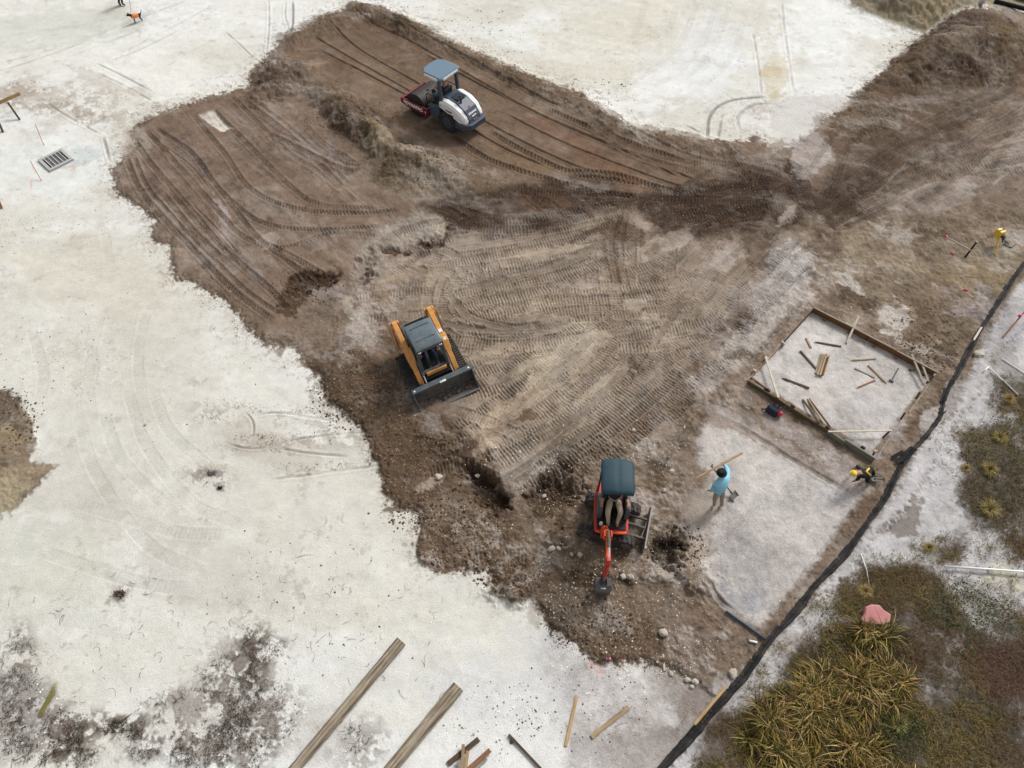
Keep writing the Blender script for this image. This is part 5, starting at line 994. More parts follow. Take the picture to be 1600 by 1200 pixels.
mb = MB(); mb.box((-.05, .02, 1.0), (.42, .46, .12)); mb.box((-.27, .02, 1.28), (.1, .46, .5), (0, -.1, 0)); mk('seat', mb, M['seatv'], ex, .03)
for y in (-.34, .38):
    mb = MB(); mb.box((.08, y, .9), (.5, .13, .52)); mb.box((.15, y, 1.18), (.3, .1, .05)); mb.cyl((.24, y, 1.2), (.27, y, 1.36), .018); mb.rock((.27, y, 1.38), .028, (1, 1, 1), 1, 0); mk('control_console', mb, M['teal'], ex, .02)
mb = MB(); mb.cyl((.12, -.34, 1.21), (.12, -.34, 1.235), .035, n=16); mk('dial', mb, M['steel'], ex)
mb = MB(); mb.cyl((.5, -.28, .64), (.5, -.28, .72), .045, n=16); mk('filler_cap', mb, M['lettering'], ex)
for y in (-.4, .41):
    mb = MB(); mb.tube([(-.25, y, 1.0), (-.27, y, 2.1)], .025, 8); mk('canopy_post', mb, M['black'], ex)
for y in (-.43, .43):
    mb = MB(); mb.tube([(.66, y, .56), (.3, y * 1.02, .57), (-.3, y * 1.02, .575)], .022, 8); mk('side_rail', mb, M['red'], ex, smooth=True)
mb = MB(); mb.tube([(.67, -.42, .57), (.7, -.3, .58), (.7, .3, .58), (.67, .42, .57)], .03, 8); mk('front_rail', mb, M['redorange'], ex, smooth=True)
# pedal plate
mb = MB(); mb.box((.42, .08, .7), (.06, .08, .04), (0, .4, 0)); mb.box((.42, .22, .7), (.06, .08, .04), (0, .4, 0)); mb.cyl((.3, .08, .64), (.34, .08, 1.0), .012); mb.cyl((.3, .2, .64), (.34, .2, 1.0), .012); mk('travel_lever', mb, M['black'], ex)
# canopy, domed with pressed ribs
mb = MB(); secs = []
for x, dz, wf in [(-.62, -.05, .9), (-.58, -.01, .97), (-.45, .01, 1), (0, .025, 1), (.24, .0, 1), (.3, -.03, .97), (.32, -.06, .95)]:
    ys = np.linspace(-.42, .42, 15); t_ = []
    for y in ys:
        rib = .012 * (abs(math.sin(y * 15)) < .35) * (1 if -.6 < x < .28 else 0)
        t_.append((x + .03 * (1 - (y / .42) ** 2) * (1 if x > 0 else -1), y * wf, 2.2 + dz - .07 * abs(y / .42) ** 2.6 - rib))
    secs.append(t_ + [(x, .42 * wf, 2.08 + dz), (x, -.42 * wf, 2.08 + dz)])
mb.loft(secs); can = mk('canopy', mb, M['canblue'], ex, 0, True)
# boom, dipper, cylinders, bucket (offset to the operator's right)
BY = -.2
mb = MB(); mb.box((.72, BY, .62), (.2, .16, .3)); mb.cyl((.74, BY, .45), (.74, BY, .82), .07); mk('swing_bracket', mb, M['redorange'], ex, .01)
bo = MB(); prof_b = [(.66, .72), (.62, .84), (.86, 1.2), (1.08, 1.56), (1.3, 1.68), (1.88, 1.66), (1.9, 1.56), (1.36, 1.54), (1.2, 1.42), (1.0, 1.05), (.8, .7)]
bo.prism(prof_b, BY - .055, BY + .055); boom = mk('boom', bo, M['redorange'], ex, .01)
mb = MB()
for sg in (-1, 1): mb.prism([(1.02, 1.3), (1.1, 1.62), (1.3, 1.72), (1.32, 1.5), (1.16, 1.3)], BY + sg * .085 - .012, BY + sg * .085 + .012)
mk('boom_lug', mb, M['redorange'], boom)
mb = MB(); mb.box((1.14, BY, 1.63), (.16, .06, .03), (0, -.9, 0)); mb.box((.86, BY, 1.24), (.3, .03, .02), (0, -1.0, 0)); mk('hose_channel', mb, M['black'], boom)
mb = MB(); mb.cyl((1.15, BY, 1.7), (1.62, BY, 1.8), .038); mb.cyl((.62, BY, .66), (.95, BY, 1.05), .04) ; cy = mk('hydraulic_cylinder', mb, M['bucketdirt'], ex); mb = MB(); mb.cyl((1.6, BY, 1.795), (1.9, BY, 1.76), .02); mk('cylinder_rod', mb, M['chrome'], cy)
dp = MB(); dp.prism([(1.84, 1.78), (1.96, 1.8), (2.0, 1.6), (1.98, .62), (1.9, .58), (1.86, .62), (1.82, 1.55)], BY - .045, BY + .045); dip = mk('dipper_arm', dp, M['red'], ex, .008)
mb = MB(); mb.cyl((2.03, BY, 1.55), (2.05, BY, 1.05), .032); cy = mk('bucket_cylinder', mb, M['red'], ex); mb = MB(); mb.cyl((2.05, BY, 1.06), (2.06, BY, .72), .018); mk('cylinder_rod', mb, M['chrome'], cy)
mb = MB()
for sg in (-1, 1): mb.bar((1.92, BY + sg * .07, .66), (2.08, BY + sg * .07, .66), .015, .05); mb.bar((2.07, BY + sg * .07, .72), (2.06, BY + sg * .07, .42), .015, .05)
mk('bucket_link', mb, M['black'], ex)
bk = root('digging_bucket', (0, 0, 0)); del bk['label']; del bk['category']; bk.parent = ex
sh_ = [(1.9, .52), (2.08, .46), (2.2, .3), (2.2, .12), (2.1, -.02), (2.06, -.02), (2.17, .13), (2.17, .29), (2.06, .43), (1.9, .49)]
mb = MB(); mb.prism(sh_, BY - .2, BY + .2); mk('bucket_shell', mb, surf('bucket_grey_paint', (.12, .12, .13), .55, .3, dirt=C(130, 118, 106), dk=.5), bk, .004)
for sg in (-1, 1):
    mb = MB(); mb.prism([(1.9, .5), (2.08, .45), (2.19, .3), (2.19, .12), (2.08, -.02), (1.9, .2)], BY + sg * .2 - .008, BY + sg * .2 + .008); mk('side_plate', mb, M['bucketdirt'], bk)
for k in range(4):
    y = BY - .15 + k * .1; mb = MB(); mb.box((2.07, y, -.05), (.05, .04, .1), (0, .3, 0)); mk('tooth', mb, M['steel'], bk)
mb = MB(); mb.box((2.145, BY, .405), (.02, .12, .05), (0, .8, 0)); mk('sticker', mb, M['lettering'], bk)
for sg in (-1, 1): mb = MB(); mb.prism([(1.92, .5), (1.9, .66), (2.0, .7), (2.1, .5)], BY + sg * .055 - .01, BY + sg * .055 + .01); mk('bucket_ear', mb, M['black'], bk)
# operator
op = root('person', ex.location, ETH, 'excavator operator in khaki trousers seated under the dark blue canopy', 'person')
J = dict(pelvis=((-.05, .02, 1.14), .13), waist=((-.06, .02, 1.28), .125), chest=((-.04, .02, 1.5), .15), neck=((0, .02, 1.64), .055), head=((.05, .02, 1.75), .088), headt=((.04, .02, 1.81), .075))
E = [('pelvis', 'waist', 'blackc'), ('waist', 'chest', 'blackc'), ('chest', 'neck', 'skin2'), ('neck', 'head', 'skin2'), ('head', 'headt', 'skin2')]
for s, sg in (('l', 1), ('r', -1)):
    y0 = .02
    J['hip' + s] = ((.02, y0 + sg * .1, 1.13), .1); J['knee' + s] = ((.36, y0 + sg * .17, 1.12), .078); J['ank' + s] = ((.46, y0 + sg * .12, .76), .05); J['toe' + s] = ((.58, y0 + sg * .12, .69), .042)
    J['sh' + s] = ((-.03, y0 + sg * .2, 1.54), .065); J['el' + s] = ((.05, y0 + sg * .3, 1.3), .048); J['wr' + s] = ((.22, y0 + sg * .34, 1.36), .036)
    E += [('pelvis', 'hip' + s, 'khaki'), ('hip' + s, 'knee' + s, 'khaki'), ('knee' + s, 'ank' + s, 'khaki'), ('ank' + s, 'toe' + s, 'sand'), ('chest', 'sh' + s, 'blackc'), ('sh' + s, 'el' + s, 'blackc'), ('el' + s, 'wr' + s, 'skin2')]
    hand(J, E, s, 'wr' + s, (.27, y0 + sg * .35, 1.4), (1, 0, -.3), (0, 1, 0), 'skin2')
figure('body', J, E, op, ['blackc', 'khaki', 'skin2', 'sand']); face_bits(op, (.05, .02, 1.75), (1, 0, 0), skin='skin2', r=.09)
print('machines', time.time() - T0)
# ================================================================ people on foot
def foot_person(label, pts, E, order, facing, skin='skin', headr=.09):
    """pts: joint -> (px, py, z, radius) placed through the photo's viewpoint onto real heights"""
    base = G(*pts['base'][:2]); r = root('person', base, 0, label, 'person'); zb = base.z; J = {}
    for k, v in pts.items():
        if k == 'base': continue
        x, y = unp(v[0], v[1], v[2] + zb); J[k] = ((x - base.x, y - base.y, v[2]), v[3])
    for s in 'lr':
        if 'wr' + s in J:
            w_ = Vector(J['wr' + s][0]); e_ = Vector(J['el' + s][0]); d = (w_ - e_).normalized(); sd_ = d.cross(Vector((0, 0, 1))).normalized(); hand(J, E, s, 'wr' + s, w_ + d * .06, d, sd_, pts['wr' + s][4] if len(pts['wr' + s]) > 4 else skin)
    figure('body', J, E, r, order); face_bits(r, J['head'][0], facing, skin=skin, r=headr); return r, J, base
LIMB = lambda top, bot, shoe, slv, low: [('pelvis', 'spine', top), ('spine', 'chest', top), ('chest', 'neck', 'skin'), ('neck', 'head', 'skin')] + sum([[('chest', 'sh' + s, top), ('sh' + s, 'el' + s, top), ('el' + s, 'wr' + s, low), ('pelvis', 'hip' + s, bot), ('hip' + s, 'kn' + s, bot), ('kn' + s, 'an' + s, bot), ('an' + s, 'to' + s, shoe)] for s in 'lr'], [])
# worker in light blue, stooping with a long board
pts = dict(base=(1123, 789), pelvis=(1123, 768, .9, .16), spine=(1125, 762, 1.06, .18), chest=(1128, 753, 1.24, .195), neck=(1128, 746, 1.34, .075), head=(1127, 740, 1.42, .095),
           shl=(1118, 757, 1.18, .095), ell=(1114, 766, .98, .07), wrl=(1110, 766, .82, .04, 'blackc'), shr=(1136, 746, 1.24, .1), elr=(1137, 734, 1.2, .075), wrr=(1132, 727, 1.12, .042, 'skin'),
           hipl=(1120, 771, .84, .09), knl=(1117, 780, .48, .065), anl=(1116, 790, .1, .045), tol=(1114, 788, .05, .045), hipr=(1129, 770, .84, .09), knr=(1128, 779, .48, .065), anr=(1128, 790, .1, .045), tor=(1126, 787, .05, .045))
E = [(a, b, ('bluefab' if (a, b) == ('chest', 'neck') else 'blackc' if (a, b) == ('neck', 'head') else m)) for a, b, m in LIMB('bluefab', 'tang', 'boots', 'bluefab', 'bluefab')]
r, J, base = foot_person('stooping worker in light blue shirt and black hat holding a long board', pts, E, ['bluefab', 'tang', 'boots', 'blackc', 'skin'], (-.5, .8, -.3))
h = Vector(J['head'][0]); mb = MB(); mb.cyl(h + Vector((0, 0, .04)), h + Vector((-.01, .01, .16)), .1, .085, 18); mb.cyl(h + Vector((0, 0, .035)), h + Vector((0, 0, .05)), .15, .14, 20); mk('hat', mb, M['blackc'], r, .01)
# the long board in his hands
def plank(a, b, wd, th, mat, name='plank', z0=0.0, z1=0.0, label=None, cat=None, group=None, taper=False, parent=None, drop=True, up=(0, 0, 1)):
    A = G(a[0], a[1], z0); B = G(b[0], b[1], z1); L = (B - A).length; mb = MB()
    if taper:
        mb.loft([[(-L / 2 + .12, -wd / 2, 0), (-L / 2 + .12, wd / 2, 0), (-L / 2 + .12, wd / 2, th), (-L / 2 + .12, -wd / 2, th)], [(L / 2, -wd / 2, 0), (L / 2, wd / 2, 0), (L / 2, wd / 2, th), (L / 2, -wd / 2, th)]])
        mb.loft([[(-L / 2, -.006, th * .4), (-L / 2, .006, th * .4), (-L / 2, .006, th * .6), (-L / 2, -.006, th * .6)], [(-L / 2 + .121, -wd / 2, 0), (-L / 2 + .121, wd / 2, 0), (-L / 2 + .121, wd / 2, th), (-L / 2 + .121, -wd / 2, th)]])
    else: mb.box((0, 0, th / 2), (L, wd, th))
    o = mk(name, mb, mat, parent, .003); x = (B - A).normalized(); y = Vector(up).cross(x).normalized(); m = Matrix((x, y, x.cross(y))).transposed().to_4x4(); m.translation = (A + B) / 2 - m.to_3x3() @ Vector((0, 0, th * .5 if not drop else -.004))
    if parent is not None: m = parent.matrix_basis.inverted() @ m
    o.matrix_basis = m
    if label: tag(o, label, cat or 'board', group)
    return o
plank((1087, 748), (1160, 708), .055, .035, M['pine'], 'long_board', .95, 1.25, 'long pale wooden board held by the worker in light blue', 'board')
# shovel standing loose under the worker
def shovel(a, b, label, blade_w=.24, square=True, mh='darkb', z0=.9, z1=0.02, name='shovel'):
    A = G(a[0], a[1], z0); B = G(b[0], b[1], z1); r = root(name, B, 0, label, 'shovel'); d = (A - B); mb = MB(); mb.tube([d * .18, d], .017, 8); mk('handle', mb, M[mh], r)
    x = d.normalized(); y = Vector((0, 0, 1)).cross(x).normalized(); z = x.cross(y); m = Matrix((x, y, z)).transposed().to_4x4()
    mb = MB(); w2 = blade_w / 2
    mb.loft([[(-.14, -w2, 0), (-.14, w2, 0), (-.14, w2, .008), (-.14, -w2, .008)], [(.02, -w2, -.01), (.02, w2, -.01), (.02, w2, 0), (.02, -w2, 0)], [(.14, -w2 * .8, 0), (.14, w2 * .8, 0), (.14, w2 * .8, .01), (.14, -w2 * .8, .01)]])
    for sg in (-1, 1): mb.box((0, sg * w2, .012), (.28, .012, .035))
    o = mk('blade', mb, M['steel'], r); o.matrix_local = m
    mb = MB(); mb.tube([d * .12 + y * 0, d * .2], .024, 8); mk('socket', mb, M['black'], r); g = MB(); g.bar(d - y * .06, d + y * .06, .025, .025); mk('grip', g, M['blackc'], r); return r
shovel((1112, 728), (1148, 777), 'square bladed shovel leaning by the worker in light blue', .26, z0=.7)
# crouching worker in the trench by the fence
pts = dict(base=(1357, 748), pelvis=(1356, 741, .48, .14), spine=(1350, 741, .56, .13), chest=(1343, 739, .66, .155), neck=(1338, 739, .72, .055), head=(1334, 740, .76, .09),
           shl=(1343, 744, .64, .07), ell=(1340, 749, .44, .05), wrl=(1336, 751, .3, .035), shr=(1342, 733, .68, .07), elr=(1340, 728, .5, .05), wrr=(1337, 731, .34, .035),
           hipl=(1357, 745, .46, .09), knl=(1354, 752, .34, .07), anl=(1362, 751, .1, .045), tol=(1357, 752, .05, .04), hipr=(1358, 737, .47, .09), knr=(1361, 731, .44, .07), anr=(1366, 741, .1, .045), tor=(1361, 742, .05, .04))
E = [(a, b, m) for a, b, m in LIMB('blackc', 'blackc', 'boots', 'blackc', 'skin')]
r, J, base = foot_person('crouching worker in black with a yellow hard hat and yellow waist band', pts, E, ['blackc', 'boots', 'skin'], (-.8, 0, -.4))
h = Vector(J['head'][0]); mb = MB(); mb.rock(h + Vector((0, 0, .03)), .085, (1.12, .95, .7), 2, 0); mb.cyl(h + Vector((-.02, 0, .02)), h + Vector((-.02, 0, .035)), .095, .09, 18); mk('hard_hat', mb, M['hivis'], r, smooth=True)
s1 = J['shl'][0]; s2 = J['hipl'][0]
mb = MB(); mb.tube([Vector(J['pelvis'][0]) + Vector((0, -.1, .12)), Vector(J['spine'][0]) + Vector((.0, 0, .15)), Vector(J['pelvis'][0]) + Vector((.02, .12, .12))], [.022, .034, .022], 8); mk('vest_panel', mb, M['hivis'], r, smooth=True)
shovel((1381, 749), (1364, 748), 'short dark spade lying behind the crouching worker in black', .18, z0=.12, z1=.04)
# person and dog at the upper edge
pts = dict(base=(190, 7), pelvis=(185, -27, .95, .14), spine=(185, -33, 1.1, .13), chest=(185, -42, 1.32, .16), neck=(185, -48, 1.47, .06), head=(185, -53, 1.6, .09),
           shl=(191, -42, 1.38, .07), ell=(195, -33, 1.12, .05), wrl=(196, -24, .98, .036), shr=(179, -42, 1.38, .07), elr=(177, -32, 1.1, .05), wrr=(178, -24, .88, .036),
           hipl=(189, -27, .92, .095), knl=(189, -10, .5, .07), anl=(191, 6, .08, .05), tol=(196, 8, .05, .045), hipr=(184, -27, .92, .095), knr=(185, -10, .5, .07), anr=(186, 5, .08, .05), tor=(189, 9, .05, .045))
E = LIMB('greycl', 'navy', 'boots', 'greycl', 'skin')
r, J, base = foot_person('person in dark navy trousers at the top edge walking a small dog', pts, E, ['greycl', 'navy', 'boots', 'skin'], (.4, -1, -.1))
mb = MB(); mb.rock(Vector(J['head'][0]) + Vector((0, 0, .05)), .1, (1, 1, .75), 2, 0); mk('hair', mb, M['blackc'], r, smooth=True)
hp = G(196, -24, .95); d0 = G(216, 34); DTH = 213; dg_ = root('dog', d0, DTH, 'small black dog wearing an orange vest on a leash', 'dog')
J = dict(pelvis=((-.18, 0, .31), (.07, .075)), belly=((-.04, 0, .3), (.072, .08)), chest=((.12, 0, .29), (.085, .1)), neck=((.22, 0, .37), .05), head=((.3, 0, .43), .055), muz=((.38, 0, .4), .03), nose=((.41, 0, .395), .02), t1=((-.26, 0, .34), .022), t2=((-.33, 0, .44), .014), t3=((-.33, 0, .5), .008), e1=((.28, .04, .5), .012), e2=((.28, -.04, .5), .012))
E = [(a, b, 'fur') for a, b in (('pelvis', 'belly'), ('belly', 'chest'), ('chest', 'neck'), ('neck', 'head'), ('head', 'muz'), ('muz', 'nose'), ('pelvis', 't1'), ('t1', 't2'), ('t2', 't3'), ('head', 'e1'), ('head', 'e2'))]
for s, y in (('l', .055), ('r', -.055)):
    J['fs' + s] = ((.14, y, .22), .035); J['fk' + s] = ((.13, y, .12), .02); J['ff' + s] = ((.14, y, .02), .02); J['ft' + s] = ((.17, y, .012), .016)
    J['hs' + s] = ((-.16, y, .22), .042); J['hk' + s] = ((-.12, y, .16), .028); J['hh' + s] = ((-.2, y, .09), .016); J['hf' + s] = ((-.19, y, .02), .018); J['ht' + s] = ((-.16, y, .012), .016)
    E += [('chest', 'fs' + s, 'fur'), ('fs' + s, 'fk' + s, 'fur'), ('fk' + s, 'ff' + s, 'fur'), ('ff' + s, 'ft' + s, 'fur'), ('pelvis', 'hs' + s, 'fur'), ('hs' + s, 'hk' + s, 'fur'), ('hk' + s, 'hh' + s, 'fur'), ('hh' + s, 'hf' + s, 'fur'), ('hf' + s, 'ht' + s, 'fur')]
figure('body', J, E, dg_, ['fur'])
mb = MB(); mb.tube([(-.12, 0, .315), (-.1, 0, .31), (.1, 0, .3), (.17, 0, .31), (.2, 0, .33)], [.092, .1, .115, .105, .075], 14); mk('vest', mb, M['orangev'], dg_, smooth=True)
col_w = dg_.matrix_basis @ Vector((.2, 0, .4)); mb = MB(); P0 = hp; P1 = Vector(col_w)
mb.tube([P0.lerp(P1, t) - Vector((0, 0, .25 * math.sin(math.pi * t))) for t in np.linspace(0, 1, 12)], .009, 5); tag(recenter(mk('leash', mb, M['blackc'])), 'thin dark leash running from the person at the top edge to the dog', 'leash')
# black bag with red end
b0 = G(1207, 644); bg_ = root('tool_bag', b0, -42, 'small black bag with a bright red end lying below the lower form boards', 'bag')
mb = MB(); mb.loft([[(x, y * k, z) for y, z in [(-.14, .0), (-.16, .1), (-.1, .24), (.1, .25), (.16, .1), (.14, 0)]] for x, k in [(-.2, .7), (-.12, 1), (.08, 1.05), (.17, .8)]]); mk('bag_body', mb, M['navy'], bg_, .03)
mb = MB(); mb.rock((.2, 0, .13), .1, (.8, 1, 1), 2, .08); mk('red_pouch', mb, M['vinylred'], bg_); mb = MB(); mb.rock((.22, .0, .2), .045, (1, 1, .7), 1, .05); mk('tag', mb, M['pink'], bg_)
mb = MB(); mb.tube([(-.1, .05, .24), (-.04, .14, .33), (.05, .14, .34), (.1, .05, .25)], .018, 6); mb.tube([(-.2, -.1, .1), (-.27, -.16, .05), (-.3, -.1, .03)], .02, 6); mk('strap', mb, M['blackc'], bg_)
# ================================================================ instrument on tripod
tf = [G(1531, 375), G(1556, 400), G(1576, 381)]; tb = (tf[0] + tf[1] + tf[2]) / 3; tr_ = root('survey_tripod', tb, 0, 'yellow surveying instrument on a low tripod by the black fence at the right edge', 'instrument')
hd = Vector(unp(1563, 362, tb.z + .55)).to_3d() if False else Vector((*unp(1562, 364, tb.z + .5), tb.z + .5)); hd = hd - tb
for k, (f, mt, rr_) in enumerate(zip(tf, ('greycl', 'yellow', 'black'), (.012, .035, .022))):
    mb = MB(); a = hd + Vector((0, 0, -.08)); b = f - tb; mb.tube([a, a.lerp(b, .6)], rr_, 6); mb.tube([a.lerp(b, .6), b], rr_ * .6, 6); mk('leg', mb, M[mt], tr_)
mb = MB(); mb.box(hd, (.26, .3, .26), (0, 0, .35), (.8, .8)); bx_ = mk('instrument_case', mb, M['yellow'], tr_, .03); mb = MB(); mb.box(hd + Vector((0, 0, .132)), (.25, .035, .012), (0, 0, .35)); mk('carry_strap', mb, M['boots'], bx_)
mb = MB(); mb.cyl(hd + Vector((.06, -.16, -.02)), hd + Vector((.07, -.24, -.03)), .075, .06, 16); mk('lens', mb, M['black'], tr_)
q = hd + Vector((.24, .12, -.05)); mb = MB(); mb.rock(q, .07, (1, 1, .9), 2, .1); mk('sensor_head', mb, M['yellow'], tr_); mb = MB(); mb.tube([q - Vector((0, 0, .03)), q + Vector((.02, -.2, -.3)), G(1574, 378) - tb], .022, 6); mk('pole', mb, M['black'], tr_)
mb = MB(); mb.tube([G(x, y, .03) - tb for x, y in ((1570, 380), (1574, 385), (1580, 387), (1585, 383), (1588, 381))], .018, 6); mk('cable', mb, M['black'], tr_)
# ================================================================ formwork
fw = root('formwork', G(1315, 595), 0, 'square frame of form boards on edge around the pale pad, staked from outside', 'formwork')
def fpart(a, b, h0, h1, th, mat, name='board', z=0.0):
    A = G(*a); B = G(*b); A.z = B.z = 0; bz = fw.location.z; A.z = B.z = .0
    L = (B - A).length; mb = MB(); mb.box((0, 0, (h0 + h1) / 2), (L, th, h1 - h0)); o = mk(name, mb, mat, fw, .004); x = (B - A).normalized(); y = Vector((0, 0, 1)).cross(x); m = Matrix((x, y, Vector((0, 0, 1)))).transposed().to_4x4(); m.translation = (A + B) / 2 + Vector((0, 0, z)); m.translation -= Vector((fw.location.x, fw.location.y, 0)); m.translation.z = z; o.matrix_basis = m; return o
def lerp2(a, b, t): return (a[0] + (b[0] - a[0]) * t, a[1] + (b[1] - a[1]) * t)
TA, TB = (1268, 486), (1460, 588); LA, LB = (1167, 598), (1366, 724)
prev = 0
for t, mt in ((.2, 'brownb'), (.43, 'brownb'), (.72, 'brownb'), (1.0, 'brownb')):
    fpart(lerp2(TA, TB, prev + .002), lerp2(TA, TB, t), -.03, .2, .04, M[mt]); prev = t
mb = None
cap_ = [((1269, 481), (1330, 513)), ((1332, 514), (1395, 547)), ((1397, 549), (1462, 583))]
for a, b in cap_: o = fpart((a[0] + 0, a[1] + 6), (b[0], b[1] + 6), .2, .225, .05, M['greyb'], 'cap_strip')
for t in (.2, .43, .72, .88):
    p = lerp2(TA, TB, t); fpart((p[0] - 5, p[1] - 4), (p[0] + 5, p[1] + 2), .0, .19, .075, M['darkb'], 'stake'); 
for t in (.1, .3, .5, .68): p = lerp2(TA, TB, t); o = fpart((p[0] - 2, p[1] + 3), (p[0] + 3, p[1] + 6), 0, .06, .06, M['redb'], 'cleat')
prev = 0
for t, mt in ((.3, 'oliveb'), (.62, 'oliveb'), (.76, 'greenb')): fpart(lerp2(LA, LB, prev + .002), lerp2(LA, LB, t), -.03, .19, .045, M[mt]); prev = t
fpart((1317, 691), (1364, 721), -.02, .22, .05, M['greenb'])
fpart((1172, 590), (1203, 613), 0, .08, .045, M['tanb'], 'cleat')
for p in ((1196, 614), (1236, 641), (1290, 674), (1344, 706)): fpart((p[0] - 3, p[1] - 3), (p[0] + 3, p[1] + 1), 0, .25, .05, M['darkb'], 'stake')
fpart((1167, 596), (1222, 538), -.02, .1, .03, M['tanb']); fpart((1223, 537), (1268, 487), -.02, .12, .035, M['darkb'])
for p in ((1222, 540), (1197, 563), (1178, 583)): fpart((p[0] - 3, p[1] - 2), (p[0] + 2, p[1] + 2), 0, .16, .045, M['palew'], 'stake')
for (bx, by, tx, ty) in ((1431, 624, 1439, 610), (1407, 656, 1416, 642), (1378, 685, 1392, 672), (1363, 713, 1368, 704), (1446, 600, 1462, 584)):
    A = G(bx, by) - fw.location; B = G(tx, ty, .22) - fw.location; mb = MB(); mb.tube([A - Vector((0, 0, .05)), A.lerp(B, .8)], .028, 6); st_ = mk('stake', mb, M['darkb'], fw); mb = MB(); mb.tube([A.lerp(B, .8), B], .03, 6); mk('stake_tip', mb, M['palew'], st_)
fpart((1452, 600), (1420, 645), -.03, .03, .03, M['greyb']); fpart((1406, 660), (1368, 718), -.03, .02, .03, M['greyb'])
# braces across the corners
for a, b, wd, mt, z0, z1, lab in [((1196, 558), (1216, 622), .07, 'palew', .2, .2, 'pale brace board across the left corner of the form frame'), ((1424, 554), (1443, 600), .07, 'greyb', .24, .12, 'longer grey brace board at the right corner of the form frame'),
                                  ((1438, 563), (1450, 596), .07, 'greyb', .2, .12, 'shorter grey brace board nearest the right corner of the form frame'), ((1294, 675), (1394, 673), .05, 'palew', .18, .2, 'thin white lath spanning the bottom corner of the form frame'),
                                  ((1323, 536), (1341, 495), .06, 'palew', .02, .32, 'pale lath leaning over the upper right form boards')]:
    plank(a, b, wd, .03, M[mt], 'brace_board', z0, z1, lab, 'board', 'braces across the formwork')
# loose stakes lying inside
GS = 'wooden stakes lying inside the formwork'
for a, b, wd, mt, tp, lab in [((1259, 529), (1267, 544), .06, 'tanb', 0, 'short tan offcut nearest the top left of the frame'), ((1272, 535), (1314, 542), .055, 'darkb', 1, 'dark pointed stake topmost inside the form frame'), ((1250, 549), (1275, 577), .06, 'darkb', 0, 'dark stake lying against the bundle of stakes'),
                              ((1221, 591), (1264, 607), .065, 'darkb', 1, 'dark pointed stake at the left inside the form frame'), ((1328, 564), (1368, 561), .045, 'tanb', 1, 'tan stake with a white point lying level'), ((1335, 576), (1367, 591), .05, 'greyb', 0, 'grey stake crossing toward the long tan stake'),
                              ((1385, 600), (1356, 571), .055, 'tanb', 1, 'long tan stake with a pointed pale end'), ((1338, 607), (1367, 595), .055, 'redb', 1, 'reddish stake lowest of the right hand group'),
                              ((1254, 625), (1280, 662), .045, 'darkb', 0, 'leftmost of three long laths leaning on the lower boards'), ((1262, 624), (1288, 664), .045, 'tanb', 0, 'middle of three long laths leaning on the lower boards'), ((1264, 624), (1297, 668), .045, 'darkb', 0, 'rightmost of three long laths leaning on the lower boards')]:
    pz = .16 if 'laths' in lab else 0.0; plank(a, b, wd, .035, M[mt], 'wooden_stake', 0, pz, lab, 'stake', GS, taper=bool(tp))
for k, (dx, dz, mt, lb) in enumerate([(-7, 0, 'tanb', 'leftmost tan stake in the bundle of short stakes'), (-3, 0, 'pine', 'pale stake second from left in the bundle'), (1, 0, 'redb', 'reddish stake low in the middle of the bundle'), (5, 0, 'tanb', 'rightmost tan stake in the bundle of short stakes'), (-4, .04, 'greyb', 'grey stake on top of the bundle at left'), (0, .04, 'pine', 'pale stake on top of the bundle in the middle'), (3, .04, 'darkb', 'dark stake on top of the bundle at right')]):
    plank((1290 + dx, 552 + abs(dx) * .3 + k), (1281 + dx, 584 + k * .6), .055, .036, M[mt], 'wooden_stake', dz, dz, lb, 'stake', 'bundle of short stakes inside the formwork')
hm = root('hammer', G(1398, 586), 0, 'hammer with thin dark handle lying inside the form frame', 'hammer'); A = G(1404, 575, .02) - hm.location; B = G(1393, 595, .03) - hm.location
mb = MB(); mb.tube([A, B], .014, 6); mk('handle', mb, M['darkb'], hm); d = (B - A).normalized(); n_ = d.cross(Vector((0, 0, 1))); mb = MB(); mb.bar(B - n_ * .07, B + n_ * .07, .045, .045); mk('hammer_head', mb, M['black'], hm, .006)
# ================================================================ silt fence
def fence(px, name, label, w0=.34, lean=.14):
    P = [G(*p) for p in [tuple(q) for q in crom(px, 10)]]; r = root(name, P[len(P) // 2], 0, label, 'fence'); rr = random.Random(len(px)); secs = []
    for i, p in enumerate(P):
        t = (P[min(i + 1, len(P) - 1)] - P[max(i - 1, 0)]); t.z = 0; t.normalize(); n = Vector((-t.y, t.x, 0)); n = n if n.x > 0 else -n
        u_ = i / (len(P) - 1); wm = (.62 if u_ < .3 else .3 if u_ < .44 else .62 + .38 * min(1, (u_ - .44) * 3)); hgt = wm * w0 * (1 + .1 * math.sin(i * .5) + .1 * rr.uniform(-1, 1)); ln = wm * lean * (1 + .4 * math.sin(i * .3 + 1)) + .015 * rr.uniform(-1, 1); q = p - r.location
        prof = [(-.07, -.02), (-.03, .015), (0, .03), (.02 + ln * .3, hgt * .35), (ln * .6 + .03 * rr.uniform(-1, 1), hgt * .7), (ln, hgt), (ln + .03, hgt + .01), (ln + .06, hgt * .8), (ln + .05 + .03 * rr.random(), hgt * .5)]
        secs.append([tuple(q + n * a + Vector((0, 0, b))) for a, b in prof])
    mb = MB(); mb.loft(secs, closed=False, cap=False); o = mk('fabric', mb, M['fabric'], r, 0, True); so_ = o.modifiers.new('solid', 'SOLIDIFY'); so_.thickness = .012; sb = o.modifiers.new('sub', 'SUBSURF'); sb.levels = sb.render_levels = 1
    for i in range(4, len(P) - 2, 13):
        q = P[i] - r.location; mb = MB(); mb.bar(q + Vector((.12, .02, -.1)), q + Vector((.14, .03, w0 * .8)), .03, .03); mk('post', mb, M['darkb'], r)
    return r
